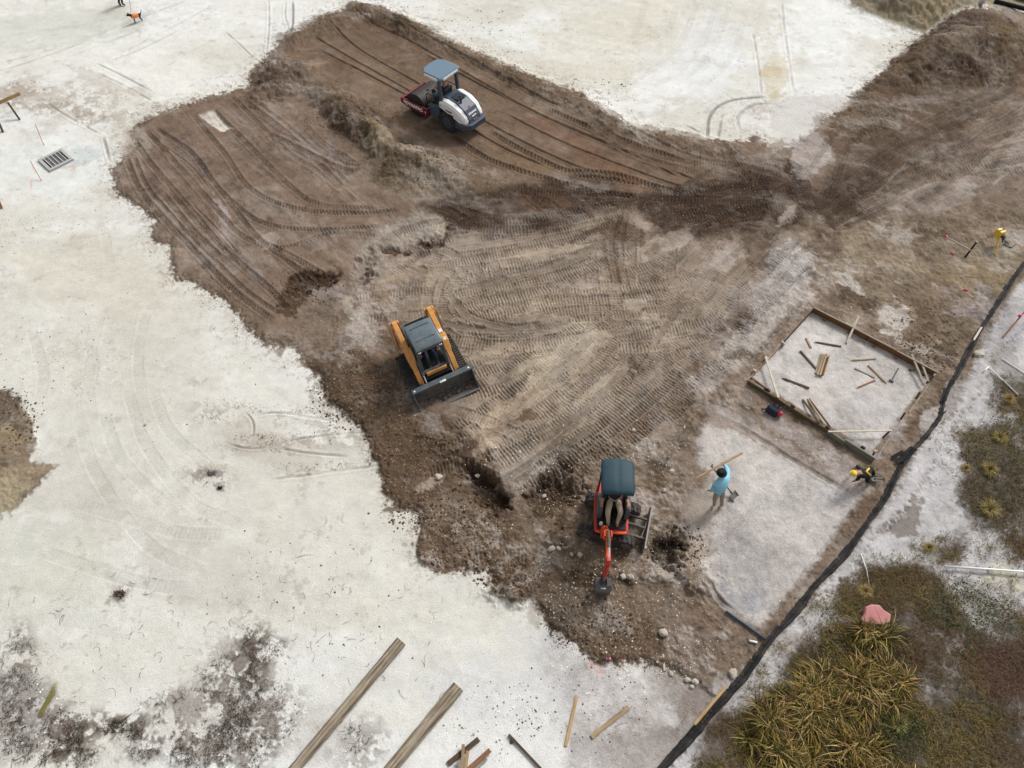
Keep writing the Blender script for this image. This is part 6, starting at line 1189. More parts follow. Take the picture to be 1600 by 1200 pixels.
fence([(1625, 375), (1600, 410), (1575, 444), (1545, 492), (1518, 536), (1496, 578), (1474, 618), (1467, 650), (1448, 678), (1424, 704), (1400, 738), (1375, 785), (1345, 828), (1308, 875), (1268, 918), (1236, 958), (1196, 1004), (1155, 1058), (1110, 1112), (1070, 1155), (1030, 1200), (990, 1250)], 'silt_fence', 'long black silt fence running from the right edge down to the bottom edge', .17, .075)
mb = MB()
for k, (x, y) in enumerate([(1412, 712), (1418, 706), (1424, 710), (1410, 722), (1405, 716)]): p = G(x, y, .12); mb.bar(p - Vector((.16, .14 - k * .05, .08)), p + Vector((.16, .12 + k * .02, .05)), .1, .015, (k * .3 - .5, .4, 1))
tag(recenter(mk('fabric_scrap', mb, M['fabric'])), 'crumpled black fabric heaped on the silt fence below the form frame', 'fabric')
# rails and boards along the fence
for a, b, wd, th, mt, z0, z1, lab in [((1085, 1132), (1135, 1072), .07, .035, 'pine', .28, .3, 'pale wooden rail lying along the lower silt fence'), ((1521, 532), (1533, 512), .06, .03, 'palew', .25, .25, 'short pale stake against the upper silt fence'),
                                      ((901, 1089), (884, 1166), .07, .035, 'pine', 0, 0, 'narrow tan board lying alone right of the two big poles'), ((982, 1105), (924, 1152), .1, .04, 'tanb', 0, 0, 'weathered board with pale nail marks lying left of the lower fence'),
                                      ((1567, 527), (1600, 488), .05, .03, 'redb', .02, .3, 'leaning reddish lath with a pink ribbon right of the fence'), ((1036, 1022), (1038, 1048), .045, .03, 'palew', 0, 0, 'small white stick lying beside the red flag')]:
    plank(a, b, wd, th, M[mt], 'board', z0, z1, lab, 'board')
p = G(1594, 493, .3); mb = MB(); mb.box((0, 0, 0), (.09, .05, .1), (.3, .2, .1)); o = mk('ribbon', mb, M['pink']); o.location = p; tag(o, 'pink ribbon tied near the top of the leaning lath at the right edge', 'ribbon')
# pvc pipes
def pipe(pts, r, label, mat='pvc', name='pipe', cat='pipe', z=.02, group=None):
    mb = MB(); mb.tube([G(x, y, z + r) for x, y in pts], r, 10); return tag(recenter(mk(name, mb, M[mat], smooth=True)), label, cat, group)
pipe([(1477, 885), (1540, 889), (1640, 896)], .028, 'long white pipe lying on the weeds at the right edge', z=.1); pipe([(1345, 865), (1354, 890), (1358, 914)], .014, 'thin white pipe standing up in the sand right of the fence'); pipe([(1565, 560), (1601, 583), (1640, 606)], .02, 'white pipe at the right edge running out of the frame'); pipe([(1546, 575), (1568, 595), (1591, 617)], .02, 'slim white pipe pointing down to the right below the pale block')
pipe([(1536, 581), (1545, 573)], .02, 'very short white pipe offcut touching the slim pipe')
pipe([(1134, 955), (1150, 966), (1172, 981), (1196, 999)], .035, 'dark blue pipe running down to the fence at the bottom of the second pad', 'hose'); pipe([(1170, 1001), (1183, 1004)], .03, 'short white pipe stub by the end of the dark blue pipe')
# blocks and rocks
rk = random.Random(9)
def rock(px, py, r, label, mat='limest', sc=(1, .8, .6), group='pale limestone rocks', name='rock', cat='rock', sub=2):
    mb = MB(); mb.rock((0, 0, 0), r * .82, sc, sub, .2, rk); o = mk(name, mb, M[mat], None); o.location = G(px, py, r * sc[2] * .45); return tag(o, label, cat, group)
rock(685, 745, .14, 'large flat pale rock alone on the dark soil spill', sc=(1, .9, .6)); rock(862, 857, .12, 'larger of two pale rocks side by side left of the excavator'); rock(873, 857, .09, 'smaller of two pale rocks side by side left of the excavator'); rock(974, 901, .12, 'left one of two pale rocks right of the excavator bucket')
rock(985, 901, .12, 'right one of two pale rocks right of the excavator bucket'); rock(906, 867, .1, 'pale rock left of the excavator arm'); rock(893, 866, .07, 'small pale rock left of the excavator arm'); rock(850, 775, .09, 'small whitish rock left of the excavator tracks'); rock(1038, 766, .08, 'pale rock between the dozer blade and the worker in blue')
rock(812, 707, .08, 'rock on the bank left of the excavator canopy'); rock(746, 743, .09, 'tan rock at the rim of the dark hollow'); rock(1145, 1052, .16, 'flat pale stone resting against the lower silt fence'); rock(1074, 1062, .1, 'upper rock of the small group near the red flag'); rock(1086, 1065, .11, 'right rock of the small group near the red flag'); rock(1081, 1073, .08, 'lowest rock of the small group near the red flag')
rock(1049, 736, .1, 'pale lump right of the excavator canopy'); rock(1037, 988, .14, 'brownish rock below the excavator near the bank', sc=(1, .9, .7)); rock(1048, 1052, .09, 'rock just left of the small rock group'); rock(227, 663, .07, 'tiny white stone alone on the pale ground at left'); rock(990, 672, .08, 'small pale rock above the excavator')
rock(1530, 554, .17, 'pale squarish block in the sand right of the silt fence', sc=(1, 1.2, .6), group=None, cat='block', name='stone_block')
mb = MB(); op_ = [(-.38, -.1), (-.3, -.2), (-.1, -.22), (.15, -.24), (.34, -.16), (.4, .02), (.25, .14), (.18, .26), (-.02, .28), (-.18, .22), (-.24, .06)]
mb.loft([[(x, y, 0) for x, y in op_], [(x * 1.01, y, .07) for x, y in op_], [(x * .9, y * .9, .11) for x, y in op_]]); o = mk('pink_slab', mb, M['pinkrock'], None, .01); o.location = G(1365, 963, .12); o.rotation_euler = (.12, -.06, 0); tag(o, 'flat pinkish red slab lying at the edge of the tall dry grass', 'slab')
# poles bottom left
def pole(a, b, r0, label, sd_):
    A = G(*a, r0 * .7); B = G(*b, r0 * .7); L = (B - A).length; rr = random.Random(sd_); mb = MB(); n = 22; secs = []
    for i in range(n + 1):
        t = i / n; s = []
        for k in range(16):
            an = 2 * math.pi * k / 16; groove = .75 if k in (4,) else (.9 if k in (3, 9) else 1); rad = r0 * (1 - .12 * t) * (1 + .03 * math.sin(3 * t + k)) * (groove + .04 * rr.uniform(-1, 1)); s.append(((t - .5) * L, math.cos(an) * rad * 1.15, math.sin(an) * rad * .85))
        secs.append(s)
    mb.loft(secs); o = mk('timber_pole', mb, M['bark'], None, 0, False); x = (B - A).normalized(); y = Vector((0, 0, 1)).cross(x).normalized(); m = Matrix((x, y, x.cross(y))).transposed().to_4x4(); m.translation = (A + B) / 2; o.matrix_basis = m; return tag(o, label, 'pole', 'weathered timber poles at the bottom edge')
pole((627, 1002), (440, 1225), .12, 'left longer weathered timber pole lying at the bottom edge', 4); pole((716, 1073), (570, 1250), .135, 'right shorter grey timber pole lying at the bottom edge', 6)
# scrap wood
GW = 'scrap wood at the bottom edge'
for a, b, wd, mt, z, lab in [((748, 1155), (700, 1194), .11, 'darkb', 0, 'dark pointed scrap board at the back of the scrap wood heap'), ((766, 1172), (728, 1206), .1, 'redb', .07, 'reddish brown scrap board across the heap of scrap wood'), ((724, 1163), (722, 1206), .07, 'tanb', .11, 'left upright tan piece in the heap of scrap wood'), ((731, 1173), (727, 1208), .07, 'pine', .11, 'right upright pale piece in the heap of scrap wood'),
                             ((760, 1185), (735, 1208), .08, 'greyb', .02, 'grey scrap board lowest in the heap of scrap wood'), ((716, 1188), (722, 1210), .08, 'greyb', .08, 'short grey scrap piece at the left of the heap of scrap wood'), ((795, 1148), (846, 1202), .05, 'darkb', .02, 'thin dark stick with knots lying right of the scrap wood heap')]:
    plank(a, b, wd, .05, M[mt], 'scrap_board', z, z * .6, lab, 'board', GW)
mb = MB(); mb.rock((0, 0, 0), .07, (1, .8, .5), 1, .2); o = mk('bark_piece', mb, M['boots']); o.location = G(800, 1157, .04); tag(o, 'small brown knot of bark on the thin dark stick', 'bark')
# stake with lath near instrument
r = root('batter_board', G(1508, 402), 0, 'dark post with a thin pale lath and pink ribbon near the yellow instrument', 'stake')
A = Vector((0, 0, 0)); B = G(1526, 378, .45) - r.location; mb = MB(); mb.bar(A, B, .06, .07); mb2 = MB(); mk('post', mb, M['blackc'], r); mb2.bar(B, B + Vector((0, 0, .012)), .06, .07, (0, 1, 0)); mk('post_end', mb2, M['palew'], r)
C_ = G(1478, 370, .32) - r.location; D_ = G(1517, 391, .25) - r.location; mb = MB(); mb.bar(C_, D_, .02, .045); mk('lath', mb, M['palew'], r); mb = MB(); mb.box(C_ + Vector((0, 0, .02)), (.08, .07, .08), (.3, .2, .4)); mk('ribbon', mb, M['pink'], r)
# left edge batter board
r = root('batter_board', G(15, 180), 0, 'wooden batter board on dark stakes at the left edge above the drain', 'stake')
A = G(-14, 166, .55) - r.location; B = G(31, 146, .55) - r.location; mb = MB(); mb.bar(A, B, .05, .14); mk('board', mb, M['pine'], r, .004)
for a, b in (((12, 160, .6), (31, 187, 0)), ((-24, 180, .6), (-12, 206, 0))):
    mb = MB(); mb.bar(G(*a) - r.location, G(*b) - r.location, .07, .07); mk('stake', mb, M['darkb'], r)
r = root('wooden_stake', G(2, 325), 0, 'reddish stake cut by the left edge below the drain', 'stake'); mb = MB(); mb.bar(G(-8, 300, .45) - r.location, G(3, 326, 0) - r.location, .07, .07); mk('stake_shaft', mb, M['redb'], r)
r = root('wooden_stake', G(5, 207), 0, 'dark stake cut by the left edge above the drain', 'stake'); mb = MB(); mb.bar(G(-6, 182, .45) - r.location, G(5, 207, 0) - r.location, .07, .07); mk('stake_shaft', mb, M['darkb'], r)
for a, b, lab in (((55, 194, .75), (69, 228, 0), 'thin reddish marker rod above the drain'), ((47, 251, .6), (65, 283, 0), 'thin reddish marker rod left of the drain')):
    p = G(b[0], b[1]); r = root('marker_rod', p, 0, lab, 'marker'); mb = MB(); mb.tube([G(*a) - p, Vector((0, 0, 0))], .012, 6); mk('rod', mb, surf('faded_red', (.45, .16, .13), .7), r)
# drain
dc = G(89, 252); A = G(76, 247); th_ = math.atan2((G(83, 264) - G(112, 249)).y, (G(83, 264) - G(112, 249)).x)
dr = root('storm_drain', G(88, 251), math.degrees(th_), 'square storm drain with a dark bar grate in a grey concrete collar', 'drain')
mb = MB()
for s in ((0, .52, 1.2, .14), (0, -.52, 1.2, .14), (.53, 0, .14, .9), (-.53, 0, .14, .9)): mb.box((s[0], s[1], .03), (s[2], s[3], .09))
mk('collar', mb, M['concrete'], dr, .01); mb = MB(); mb.box((0, 0, -.01), (.92, .9, .03)); mk('drain_floor', mb, M['dark'], dr); dr.scale = (.84, .84, 1)
for k in range(5):
    mb = MB(); mb.box((-.36 + k * .18, 0, .05), (.022, .9, .04)); mk('grate_bar', mb, M['pvc'], dr)
for k in range(4):
    mb = MB(); mb.box((-.27 + k * .18, 0, .03), (.13, .88, .02)); mk('grate_panel', mb, M['iron'], dr)
# flags
for i, (x, y, mt, lab) in enumerate([(946, 1033, 'pink', 'left pink marker flag by the red paint'), (965, 1037, 'pink', 'right pink marker flag by the red paint'), (1066, 1031, 'redflag', 'red marker flag beside the small white stick'), (1486, 403, 'pink', 'pink marker flag below the batter board'), (1508, 459, 'pink', 'pink marker flag low on the sandy ground at right'), (1101, 1114, 'pink', 'pink marker flag tucked by the lower silt fence')]):
    p = G(x, y); r = root('marker_flag', p, i * 40, lab, 'flag', 'pink and red marker flags'); mb = MB(); mb.tube([(0, 0, -.02), (.0, 0, .2)], .005, 5); mk('wire', mb, M['steel'], r)
    mb = MB(); mb.loft([[(0, 0, .2 - a), (.06, .02, .2 - a * .9), (.13, -.02, .17 - a * .7)] for a in (0, .05, .1)], closed=False, cap=False); o = mk('flag_sheet', mb, M[mt], r); so_ = o.modifiers.new('s', 'SOLIDIFY'); so_.thickness = .004
# black pipe and block at upper right
pipe([(1555, 2), (1580, 8), (1640, 24)], .1, 'dark pipe lying on the pale sand in the top right corner', 'blackc', z=.0); pipe([(1572, -12), (1600, -4), (1640, 6)], .13, 'thick black pipe cut by the top right corner', 'blackc', z=0)
rock(1534, 4, .22, 'grey broken block standing at the foot of the top right mound', 'concrete', (.7, .7, 1.1), None, 'stone_block', 'block')
# dark clump on the pale ground
print('site objects', time.time() - T0)
# ================================================================ scattered matter
def srgb_arr(cs): return np.array([C(*c) for c in cs], np.float32)
vmat, nt, bs = newmat('plant_and_crumb'); at = N(nt, 'ShaderNodeAttribute', attribute_name='tint'); nt.links.new(at.outputs['Color'], bs.inputs['Base Color']); bs.inputs['Roughness'].default_value = .9; bs.inputs['Specular IOR Level'].default_value = .15
def stuffmesh(name, V, Q, tint, label=None, cat=None, smooth=False):
    me = mesh_np(name, V, Q, {'tint': ('FLOAT_COLOR', tint)}, smooth); me.materials.append(vmat); o = bpy.data.objects.new(name, me); COL.objects.link(o); o['kind'] = 'stuff'
    if label: o['label'] = label
    if cat: o['category'] = cat
    return o
rn = np.random.RandomState(21)
def pts_in(regs, n, maskfn=None):
    """random ground points inside soft ellipses given in photo pixels: (cx,cy,rx,ry,weight)"""
    w = np.array([r[4] * r[2] * r[3] for r in regs]); k = rn.choice(len(regs), n, p=w / w.sum()); R_ = np.array([r[:4] for r in regs])[k]
    a = rn.rand(n) * 6.283; d = np.sqrt(rn.rand(n)) * (1 + .25 * rn.randn(n) * .5); px = R_[:, 0] + np.cos(a) * d * R_[:, 2]; py = R_[:, 1] + np.sin(a) * d * R_[:, 3]
    x, y = unp(px, py); return np.stack([x, y, hzv(x, y)], 1).astype(np.float32)
def clods(name, regs, n, rmin, rmax, cols, label, sq=.7, power=3):
    P = pts_in(regs, n); r = rmin + (rmax - rmin) * rn.rand(n) ** power
    bv = np.array([(1, 0, 0), (0, 1, 0), (-1, 0, 0), (0, -1, 0), (0, 0, 1), (.6, .6, .55), (-.6, .6, .5), (-.6, -.6, .6), (.6, -.6, .5)], np.float32)
    T_ = np.array([(0, 5, 4), (5, 1, 4), (1, 6, 4), (6, 2, 4), (2, 7, 4), (7, 3, 4), (3, 8, 4), (8, 0, 4), ], np.int32)
    T2 = np.array([(0, 1, 5), (1, 2, 6), (2, 3, 7), (3, 0, 8)], np.int32); T_ = np.concatenate([T_, T2])
    V = bv[None] * (r[:, None, None]) * (1 + .35 * (rn.rand(n, 9, 1) - .5)) * np.array([1, 1, sq]); a = rn.rand(n) * 6.28; ca, sa = np.cos(a)[:, None], np.sin(a)[:, None]
    V = np.stack([V[..., 0] * ca - V[..., 1] * sa, V[..., 0] * sa + V[..., 1] * ca, V[..., 2]], -1) + P[:, None]; V[..., 2] -= r[:, None] * .1
    Q = (T_[None] + (np.arange(n) * 9)[:, None, None]).reshape(-1, 3); ct = srgb_arr(cols)[rn.randint(len(cols), size=n)] * (.8 + .4 * rn.rand(n, 1)); return stuffmesh(name, V.reshape(-1, 3), Q, np.repeat(ct, 9, 0), label, 'gravel')
PALES = [(204, 196, 182), (180, 168, 152), (222, 216, 204), (160, 146, 130)]
WORK = [(960, 900, 140, 70, 1), (1080, 860, 70, 60, 1), (860, 760, 60, 50, .6), (900, 700, 120, 40, .6), (1040, 700, 60, 60, .7), (1180, 640, 60, 30, .7), (1020, 1010, 90, 30, 1), (760, 720, 50, 40, .5), (1060, 1050, 40, 20, 2), (700, 810, 60, 20, .5), (780, 820, 30, 12, 2), (870, 950, 30, 40, 1.2), (1150, 560, 40, 40, .8), (1200, 500, 50, 40, .6), (1320, 470, 60, 40, .5), (1380, 500, 60, 30, .6), (560, 530, 50, 30, .8), (650, 380, 50, 20, 1), (960, 905, 40, 10, 2), (640, 640, 20, 20, 1), (850, 520, 240, 140, .12), (1290, 700, 80, 30, .5)]
clods('gravel', WORK, 4200, .006, .028, PALES, 'pale gravel scattered over the disturbed soil')
BROWN = [(92, 74, 58), (112, 94, 76), (128, 110, 90), (80, 64, 50)]
clods('soil_clods', [(560, 620, 70, 50, 1), (640, 700, 60, 40, 1), (700, 800, 100, 40, .8), (720, 860, 60, 30, 1), (800, 900, 60, 30, 1), (440, 120, 50, 24, 1.2), (560, 190, 70, 30, 1.2), (670, 270, 80, 26, .8), (880, 780, 50, 40, 1), (1060, 860, 40, 40, 1), (930, 980, 80, 40, .7), (1480, 80, 90, 40, .6), (1440, 520, 60, 40, .5), (1450, 560, 40, 30, 1), (700, 60, 140, 60, .15), (900, 150, 100, 30, .3), (20, 660, 40, 50, .8), (480, 450, 50, 30, 1)], 13000, .008, .045, BROWN, 'crumbled brown soil clods')
EDG = []
for (x0, y0), (x1, y1) in zip(MAIN[33:], MAIN[34:] + MAIN[:1]): EDG.append(((x0 + x1) / 2, (y0 + y1) / 2, max(10, abs(x1 - x0) * .6), max(10, abs(y1 - y0) * .6), .8))
clods('tracked_crumbs', [(870, 500, 220, 140, 1), (1100, 320, 200, 60, 1), (1450, 250, 150, 70, .8), (350, 330, 130, 130, .5), (800, 180, 200, 80, .3)], 7000, .006, .028, [(110, 94, 78), (150, 134, 116), (92, 76, 62), (176, 160, 140)], 'small crumbs of soil thrown up along the tracks')
clods('soil_crumbs', EDG, 4500, .005, .022, BROWN, 'soil crumbs along the edge of the brown fill')
clods('loose_stones', [(80, 350, 120, 60, .3), (60, 560, 90, 60, .5), (260, 560, 240, 120, .1), (500, 950, 200, 120, .1), (1000, 100, 250, 90, .06), (900, 1100, 120, 80, .4), (60, 1130, 70, 60, 1), (380, 1130, 100, 60, .6), (780, 1130, 80, 60, .5), (1500, 700, 60, 80, .3), (1270, 960, 60, 40, .4)], 2600, .006, .03, [(120, 112, 104), (236, 234, 228), (150, 140, 130), (90, 80, 72)], 'small stones dotted over the pale ground')
# dark root litter: curled slivers
def slivers(name, regs, n, l0, l1, wd, cols, label, lift=.03, seg=3, clump=None, curl=1.2):
    P = pts_in(regs, n)
    if clump is not None:
        nz = fbm(P[:, 0], P[:, 1], clump, 3, 400, .7); P = P[nz > .05]; n = len(P)
    a = rn.rand(n) * 6.28; L = l0 + (l1 - l0) * rn.rand(n) ** 2; V = np.zeros((n, (seg + 1) * 2, 3), np.float32); p = P.copy(); z = lift * rn.rand(n); k_ = (rn.rand(n) - .5) * curl
    for s in range(seg + 1):
        wv = wd * (1 - .6 * s / seg) * (.6 + .8 * rn.rand(n)); nx, ny = -np.sin(a), np.cos(a)
        V[:, s * 2, 0] = p[:, 0] + nx * wv; V[:, s * 2, 1] = p[:, 1] + ny * wv; V[:, s * 2 + 1, 0] = p[:, 0] - nx * wv; V[:, s * 2 + 1, 1] = p[:, 1] - ny * wv
        V[:, s * 2, 2] = P[:, 2] + .012 + z * math.sin(math.pi * (s + .5) / (seg + 1)); V[:, s * 2 + 1, 2] = V[:, s * 2, 2] + .004
        p[:, 0] += np.cos(a) * L / seg; p[:, 1] += np.sin(a) * L / seg; a = a + k_ + (rn.rand(n) - .5) * .5
    q = np.array([(2 * s, 2 * s + 1, 2 * s + 3, 2 * s + 2) for s in range(seg)], np.int32); Q = (q[None] + (np.arange(n) * (seg + 1) * 2)[:, None, None]).reshape(-1, 4)
    ct = srgb_arr(cols)[rn.randint(len(cols), size=n)] * (.75 + .5 * rn.rand(n, 1)); return stuffmesh(name, V.reshape(-1, 3), Q, np.repeat(ct, (seg + 1) * 2, 0), label, 'litter')
lit = [(a, b, c * 1.1, d * 1.15, e) for a, b, c, d, e in LIT]
slivers('root_litter', [l for l in lit if l[1] > 900], 12000, .02, .14, .0045, [(52, 40, 34), (70, 56, 46), (40, 30, 26), (90, 72, 58)], 'dark root and peat litter', clump=.35)
slivers('soil_litter', [l for l in lit if l[1] <= 900], 2600, .02, .08, .008, [(120, 100, 88), (100, 82, 70)], 'brown crumbs trailed over the pale ground', clump=.3)
slivers('scattered_twigs', [(200, 1020, 260, 130, 1), (500, 1000, 200, 140, .5), (60, 980, 80, 60, 1), (450, 850, 150, 60, .3), (1000, 1130, 90, 50, .4), (1450, 950, 100, 60, .6)], 170, .12, .4, .005, [(90, 76, 66), (120, 104, 90)], 'thin twigs scattered over the ground', seg=5)
# grasses ---------------------------------------------------------------
def blades(centers, per, l0, l1, wd, cols, spread=.12, droop=1.0, up0=.9, seg=3, tipc=None):
    n = len(centers) * per; c = np.repeat(centers, per, 0); az = rn.rand(n) * 6.28; L = l0 + (l1 - l0) * rn.rand(n); el = up0 * (.45 + .65 * rn.rand(n)) * 1.3
    p = c.copy(); rr = spread * np.sqrt(rn.rand(n)); p[:, 0] += np.cos(az) * rr; p[:, 1] += np.sin(az) * rr; V = np.zeros((n, (seg + 1) * 2, 3), np.float32); da = droop * (.5 + rn.rand(n)); tw = (rn.rand(n) - .5) * .4
    for s in range(seg + 1):
        wv = wd * (1 - .85 * s / seg); nx, ny = -np.sin(az), np.cos(az)
        V[:, s * 2] = np.stack([p[:, 0] + nx * wv, p[:, 1] + ny * wv, p[:, 2]], 1); V[:, s * 2 + 1] = np.stack([p[:, 0] - nx * wv, p[:, 1] - ny * wv, p[:, 2]], 1)
        st = L / seg; p[:, 0] += np.cos(az) * np.cos(el) * st; p[:, 1] += np.sin(az) * np.cos(el) * st; p[:, 2] += np.sin(el) * st; el = el - da * (1.0 if s else .7); az = az + tw
        p[:, 2] = np.maximum(p[:, 2], c[:, 2] + .01)
    q = np.array([(2 * s, 2 * s + 1, 2 * s + 3, 2 * s + 2) for s in range(seg)], np.int32); Q = (q[None] + (np.arange(n) * (seg + 1) * 2)[:, None, None]).reshape(-1, 4)
    ct = srgb_arr(cols)[rn.randint(len(cols), size=n)] * (.45 + .85 * rn.rand(n, 1)); ct = np.repeat(ct[:, None], (seg + 1) * 2, 1)
    if tipc is not None: f = np.repeat(np.linspace(0, 1, seg + 1), 2)[None, :, None]; ct = ct * (1 - .55 * f) + np.array(C(*tipc)) * .55 * f
    return V.reshape(-1, 3), Q, ct.reshape(-1, 3)
GOLD = [(196, 168, 120), (182, 152, 92), (90, 86, 42), (54, 56, 32), (158, 134, 66), (104, 100, 50), (120, 92, 62), (48, 46, 30), (214, 186, 142)]; TIP = (204, 176, 118)
TALL = [(1360, 1010, 50, 30, 1), (1330, 1050, 60, 40, 1), (1390, 1070, 60, 40, 1), (1290, 1100, 60, 40, 1), (1220, 1120, 40, 30, .9), (1210, 1160, 40, 40, 1), (1280, 1170, 70, 40, 1), (1390, 1110, 50, 20, 1), (1400, 1170, 55, 30, 1), (1440, 1080, 30, 40, .7), (1340, 1000, 60, 20, 1), (1430, 1180, 30, 20, .6), (1180, 1190, 40, 20, .8), (1300, 1230, 120, 40, 1)]
ctr = pts_in(TALL, 290); ctr = ctr[fbm(ctr[:, 0], ctr[:, 1], .8, 2, 470) > -.36]; ctr[:, 2] += .02
v_, q_, c_t = blades(ctr, 72, .2, .78, .0105, GOLD, .12, .75, 1.05, 4); kk = len(v_) // len(ctr); tn = rn.rand(len(ctr), 1); tcol = (1 - tn) * np.array([[.62, .74, .5]]) + tn * np.array([[1.08, .98, .95]]); tcol = tcol * (.7 + .5 * rn.rand(len(ctr), 1)); c_t = c_t * np.repeat(tcol, kk, 0)
stuffmesh('tall_grass', v_, q_, c_t, 'tall golden dry grass growing in the bottom right corner', 'grass')
vegr = []
for v in VEG:
    v = np.array(v); x0, y0 = v.min(0); x1, y1 = v.max(0)
    from_n = int((x1 - x0) * (y1 - y0) / 60); px = rn.uniform(x0 - 10, x1 + 10, from_n * 4); py = rn.uniform(y0 - 10, y1 + 10, from_n * 4)
    ii = np.clip(((px - GX[0]) / DX).astype(int), 0, NX - 1); jj = np.clip(((py - GY[0]) / DY).astype(int), 0, NY - 1); keep = VEGM[jj, ii] > rn.rand(len(px)) * .9; x, y = unp(px[keep], py[keep]); vegr.append(np.stack([x, y, hzv(x, y)], 1))
vc = np.concatenate(vegr).astype(np.float32); nz = fbm(vc[:, 0], vc[:, 1], .9, 4, 420, .7); vc = vc[nz > -.35]; rn.shuffle(vc); vc = vc[:6500]
nz = fbm(vc[:, 0], vc[:, 1], 1.6, 3, 430, .6)
g1 = vc[nz < .0]; g2 = vc[(nz >= .0)]
v_, q_, c_t = blades(g1, 9, .08, .24, .006, [(112, 100, 60), (134, 112, 70), (84, 80, 46), (150, 124, 82)], .1, .9, .8, 3); stuffmesh('ground_cover', v_, q_, c_t, 'olive green weeds and short grass on the grey sand', 'weeds')
v_, q_, c_t = blades(g2, 9, .08, .26, .005, [(108, 90, 64), (94, 76, 58), (128, 106, 76), (82, 78, 48), (102, 76, 62)], .11, .9, .7, 3); stuffmesh('dry_weeds', v_, q_, c_t, 'brown dry weeds on the grey sand', 'weeds')
red = pts_in([(1580, 1050, 60, 40, 1), (1540, 1030, 40, 30, .6)], 500); v_, q_, c_t = blades(red, 8, .1, .3, .004, [(122, 94, 82), (104, 80, 70), (132, 104, 90)], .12, .7, 1.0, 3); stuffmesh('red_weeds', v_, q_, c_t, 'fine reddish weeds at the right edge', 'weeds')
sp_ = pts_in([(1480, 700, 30, 60, .5), (1400, 900, 80, 40, 1), (1540, 930, 60, 50, 1), (1290, 960, 50, 30, 1), (1220, 1060, 60, 60, 1.2), (1500, 560, 60, 50, .3), (1200, 1130, 50, 60, 1), (1560, 860, 60, 20, 1.4), (1450, 860, 30, 24, 1.5), (1370, 930, 60, 30, 2), (1530, 80, 60, 10, .3), (1440, 40, 40, 10, .3)], 900); v_, q_, c_t = blades(sp_, 8, .05, .2, .005, [(118, 112, 60), (100, 92, 56), (140, 120, 76)], .08, .8, .8, 3); stuffmesh('sparse_weeds', v_, q_, c_t, 'sparse weeds dotted over the grey sand', 'weeds')
# leafy low plants: tiny leaves
lp = pts_in([(1340, 1050, 80, 60, .5), (1250, 1140, 70, 60, .5), (1360, 1150, 90, 50, .6), (1560, 1000, 60, 60, .5), (1500, 950, 60, 40, 1), (1470, 1120, 60, 60, .12), (1560, 740, 60, 90, .8), (1380, 1135, 60, 20, 1.5), (1540, 1150, 80, 50, .1), (1300, 950, 40, 20, .4)], 10000); n = len(lp); a = rn.rand(n) * 6.28; s = .012 + .018 * rn.rand(n)
lp[:, 2] += .02 + .12 * rn.rand(n); t = (rn.rand(n) - .5) * 1.2; V = np.stack([lp + np.stack([np.cos(a + k) * s * (1 if i % 2 == 0 else .6), np.sin(a + k) * s * (1 if i % 2 == 0 else .6), s * t * (1 if i < 2 else -1)], 1) for i, k in enumerate((0, 1.57, 3.14, 4.71))], 1)
stuffmesh('small_leaves', V.reshape(-1, 3).astype(np.float32), np.arange(n * 4).reshape(-1, 4), np.repeat(srgb_arr([(66, 78, 46), (80, 86, 52), (56, 64, 40), (96, 92, 58)])[rn.randint(4, size=n)], 4, 0), 'small green leaves of low plants', 'weeds')
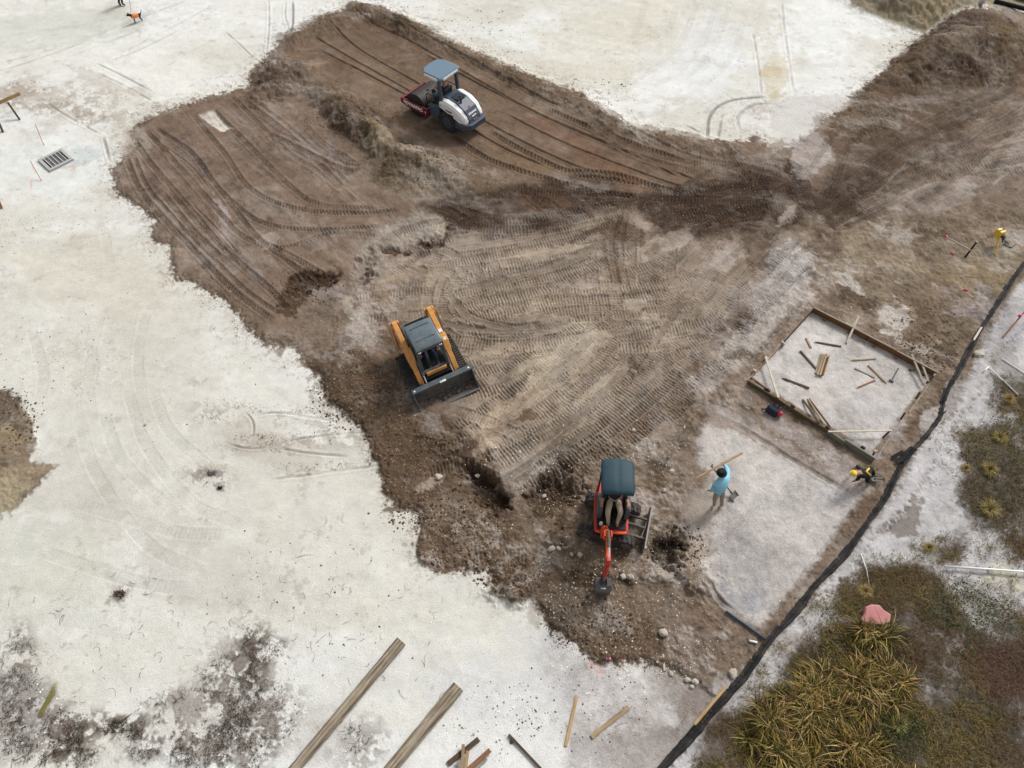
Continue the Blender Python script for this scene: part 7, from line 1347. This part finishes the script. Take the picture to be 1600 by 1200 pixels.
# single tussocks
for i, (x, y, sz, pal, lab) in enumerate([(1545, 797, .42, [(136, 128, 70), (112, 108, 56), (160, 146, 92)], 'star shaped yellow green tussock lowest of the three in the weeds'), (1545, 735, .36, [(124, 108, 62), (104, 94, 50), (146, 126, 80)], 'golden tussock in the middle of the weed patch'), (1508, 733, .24, [(150, 128, 84), (130, 110, 66)], 'small brown tussock at the left rim of the weeds'), (1575, 625, .3, [(140, 116, 70), (120, 98, 58)], 'brown tussock at the top of the weed patch'),
                                          (1560, 685, .34, [(136, 122, 66), (110, 100, 54)], 'olive tussock below the slim white pipe'), (1250, 1088, .5, [(170, 146, 84), (190, 164, 104), (140, 126, 64)], 'spreading golden tussock at the left rim of the tall grass'), (1450, 857, .26, [(120, 108, 60), (96, 92, 50)], 'low olive tussock alone on the sand right of the fence'), (1402, 1132, .3, [(120, 128, 60), (96, 108, 52)], 'bright green tussock within the tall dry grass'), (1350, 925, .3, [(150, 128, 78), (128, 106, 62)], 'brown tussock just above the pink slab')]):
    p = G(x, y); v_, q_, c_t = blades(np.array([[0, 0, 0.0]], np.float32), 170, sz * .5, sz, .007, pal, sz * .15, .55, 1.0, 4, TIP); me = mesh_np('grass_tussock', v_, q_, {'tint': ('FLOAT_COLOR', c_t)}, False); me.materials.append(vmat); o = bpy.data.objects.new('grass_tussock', me); COL.objects.link(o); o.location = p; tag(o, lab, 'grass', 'single grass tussocks')
# pulled tuft of dry grass lying on the ground, dead branch clump
p = G(72, 1097, .03); n = 60; V = []; Q = []
mb = MB(); rr = random.Random(4)
for k in range(46): a = Vector((0, -.32, .02)) + Vector((rr.uniform(-.06, .06), rr.uniform(0, .1), rr.uniform(0, .05))); b = Vector((.13, .38, .03)) + Vector((rr.uniform(-.07, .07), rr.uniform(-.2, .1), rr.uniform(0, .04))); mb.tube([a, a.lerp(b, .5) + Vector((rr.uniform(-.03, .03), 0, .03)), b], [.006, .005, .002], 3)
o = mk('grass_tuft', mb, surf('straw_green', C(150, 142, 88), .9, var=.3, scale=12)); o.location = p; tag(o, 'pulled tuft of green and straw grass lying on the pale ground at bottom left', 'grass')
for (x, y, sz, lab, cols_) in [(187, 928, .26, 'dark dry sprig lying alone on the pale ground', (78, 60, 56)), (183, 1137, .4, 'matted dark root clump in the bottom left litter', (70, 58, 44)), (344, 763, .1, 'small black clump on the pale ground', (50, 44, 42)), (330, 741, .2, 'grey brushed clump on the pale ground', (112, 104, 98))]:
    mb = MB(); rr = random.Random(int(x))
    for k in range(55):
        a = Vector((rr.uniform(-1, 1) * sz * .5, rr.uniform(-.5, .5) * sz * .6, .01)); b = a + Vector((rr.uniform(-1, 1), rr.uniform(-.4, 1), 0)) * sz * .5; mb.tube([a, a.lerp(b, .5) + Vector((0, 0, .04)), b], [.008, .006, .003], 4)
    o = mk('root_clump', mb, surf('root_' + str(x), C(*cols_), .95)); o.location = G(x, y, .01); tag(o, lab, 'debris')
print('all', time.time() - T0, 'tris', sum(len(m.loops) - 2 * len(m.polygons) for m in bpy.data.meshes))
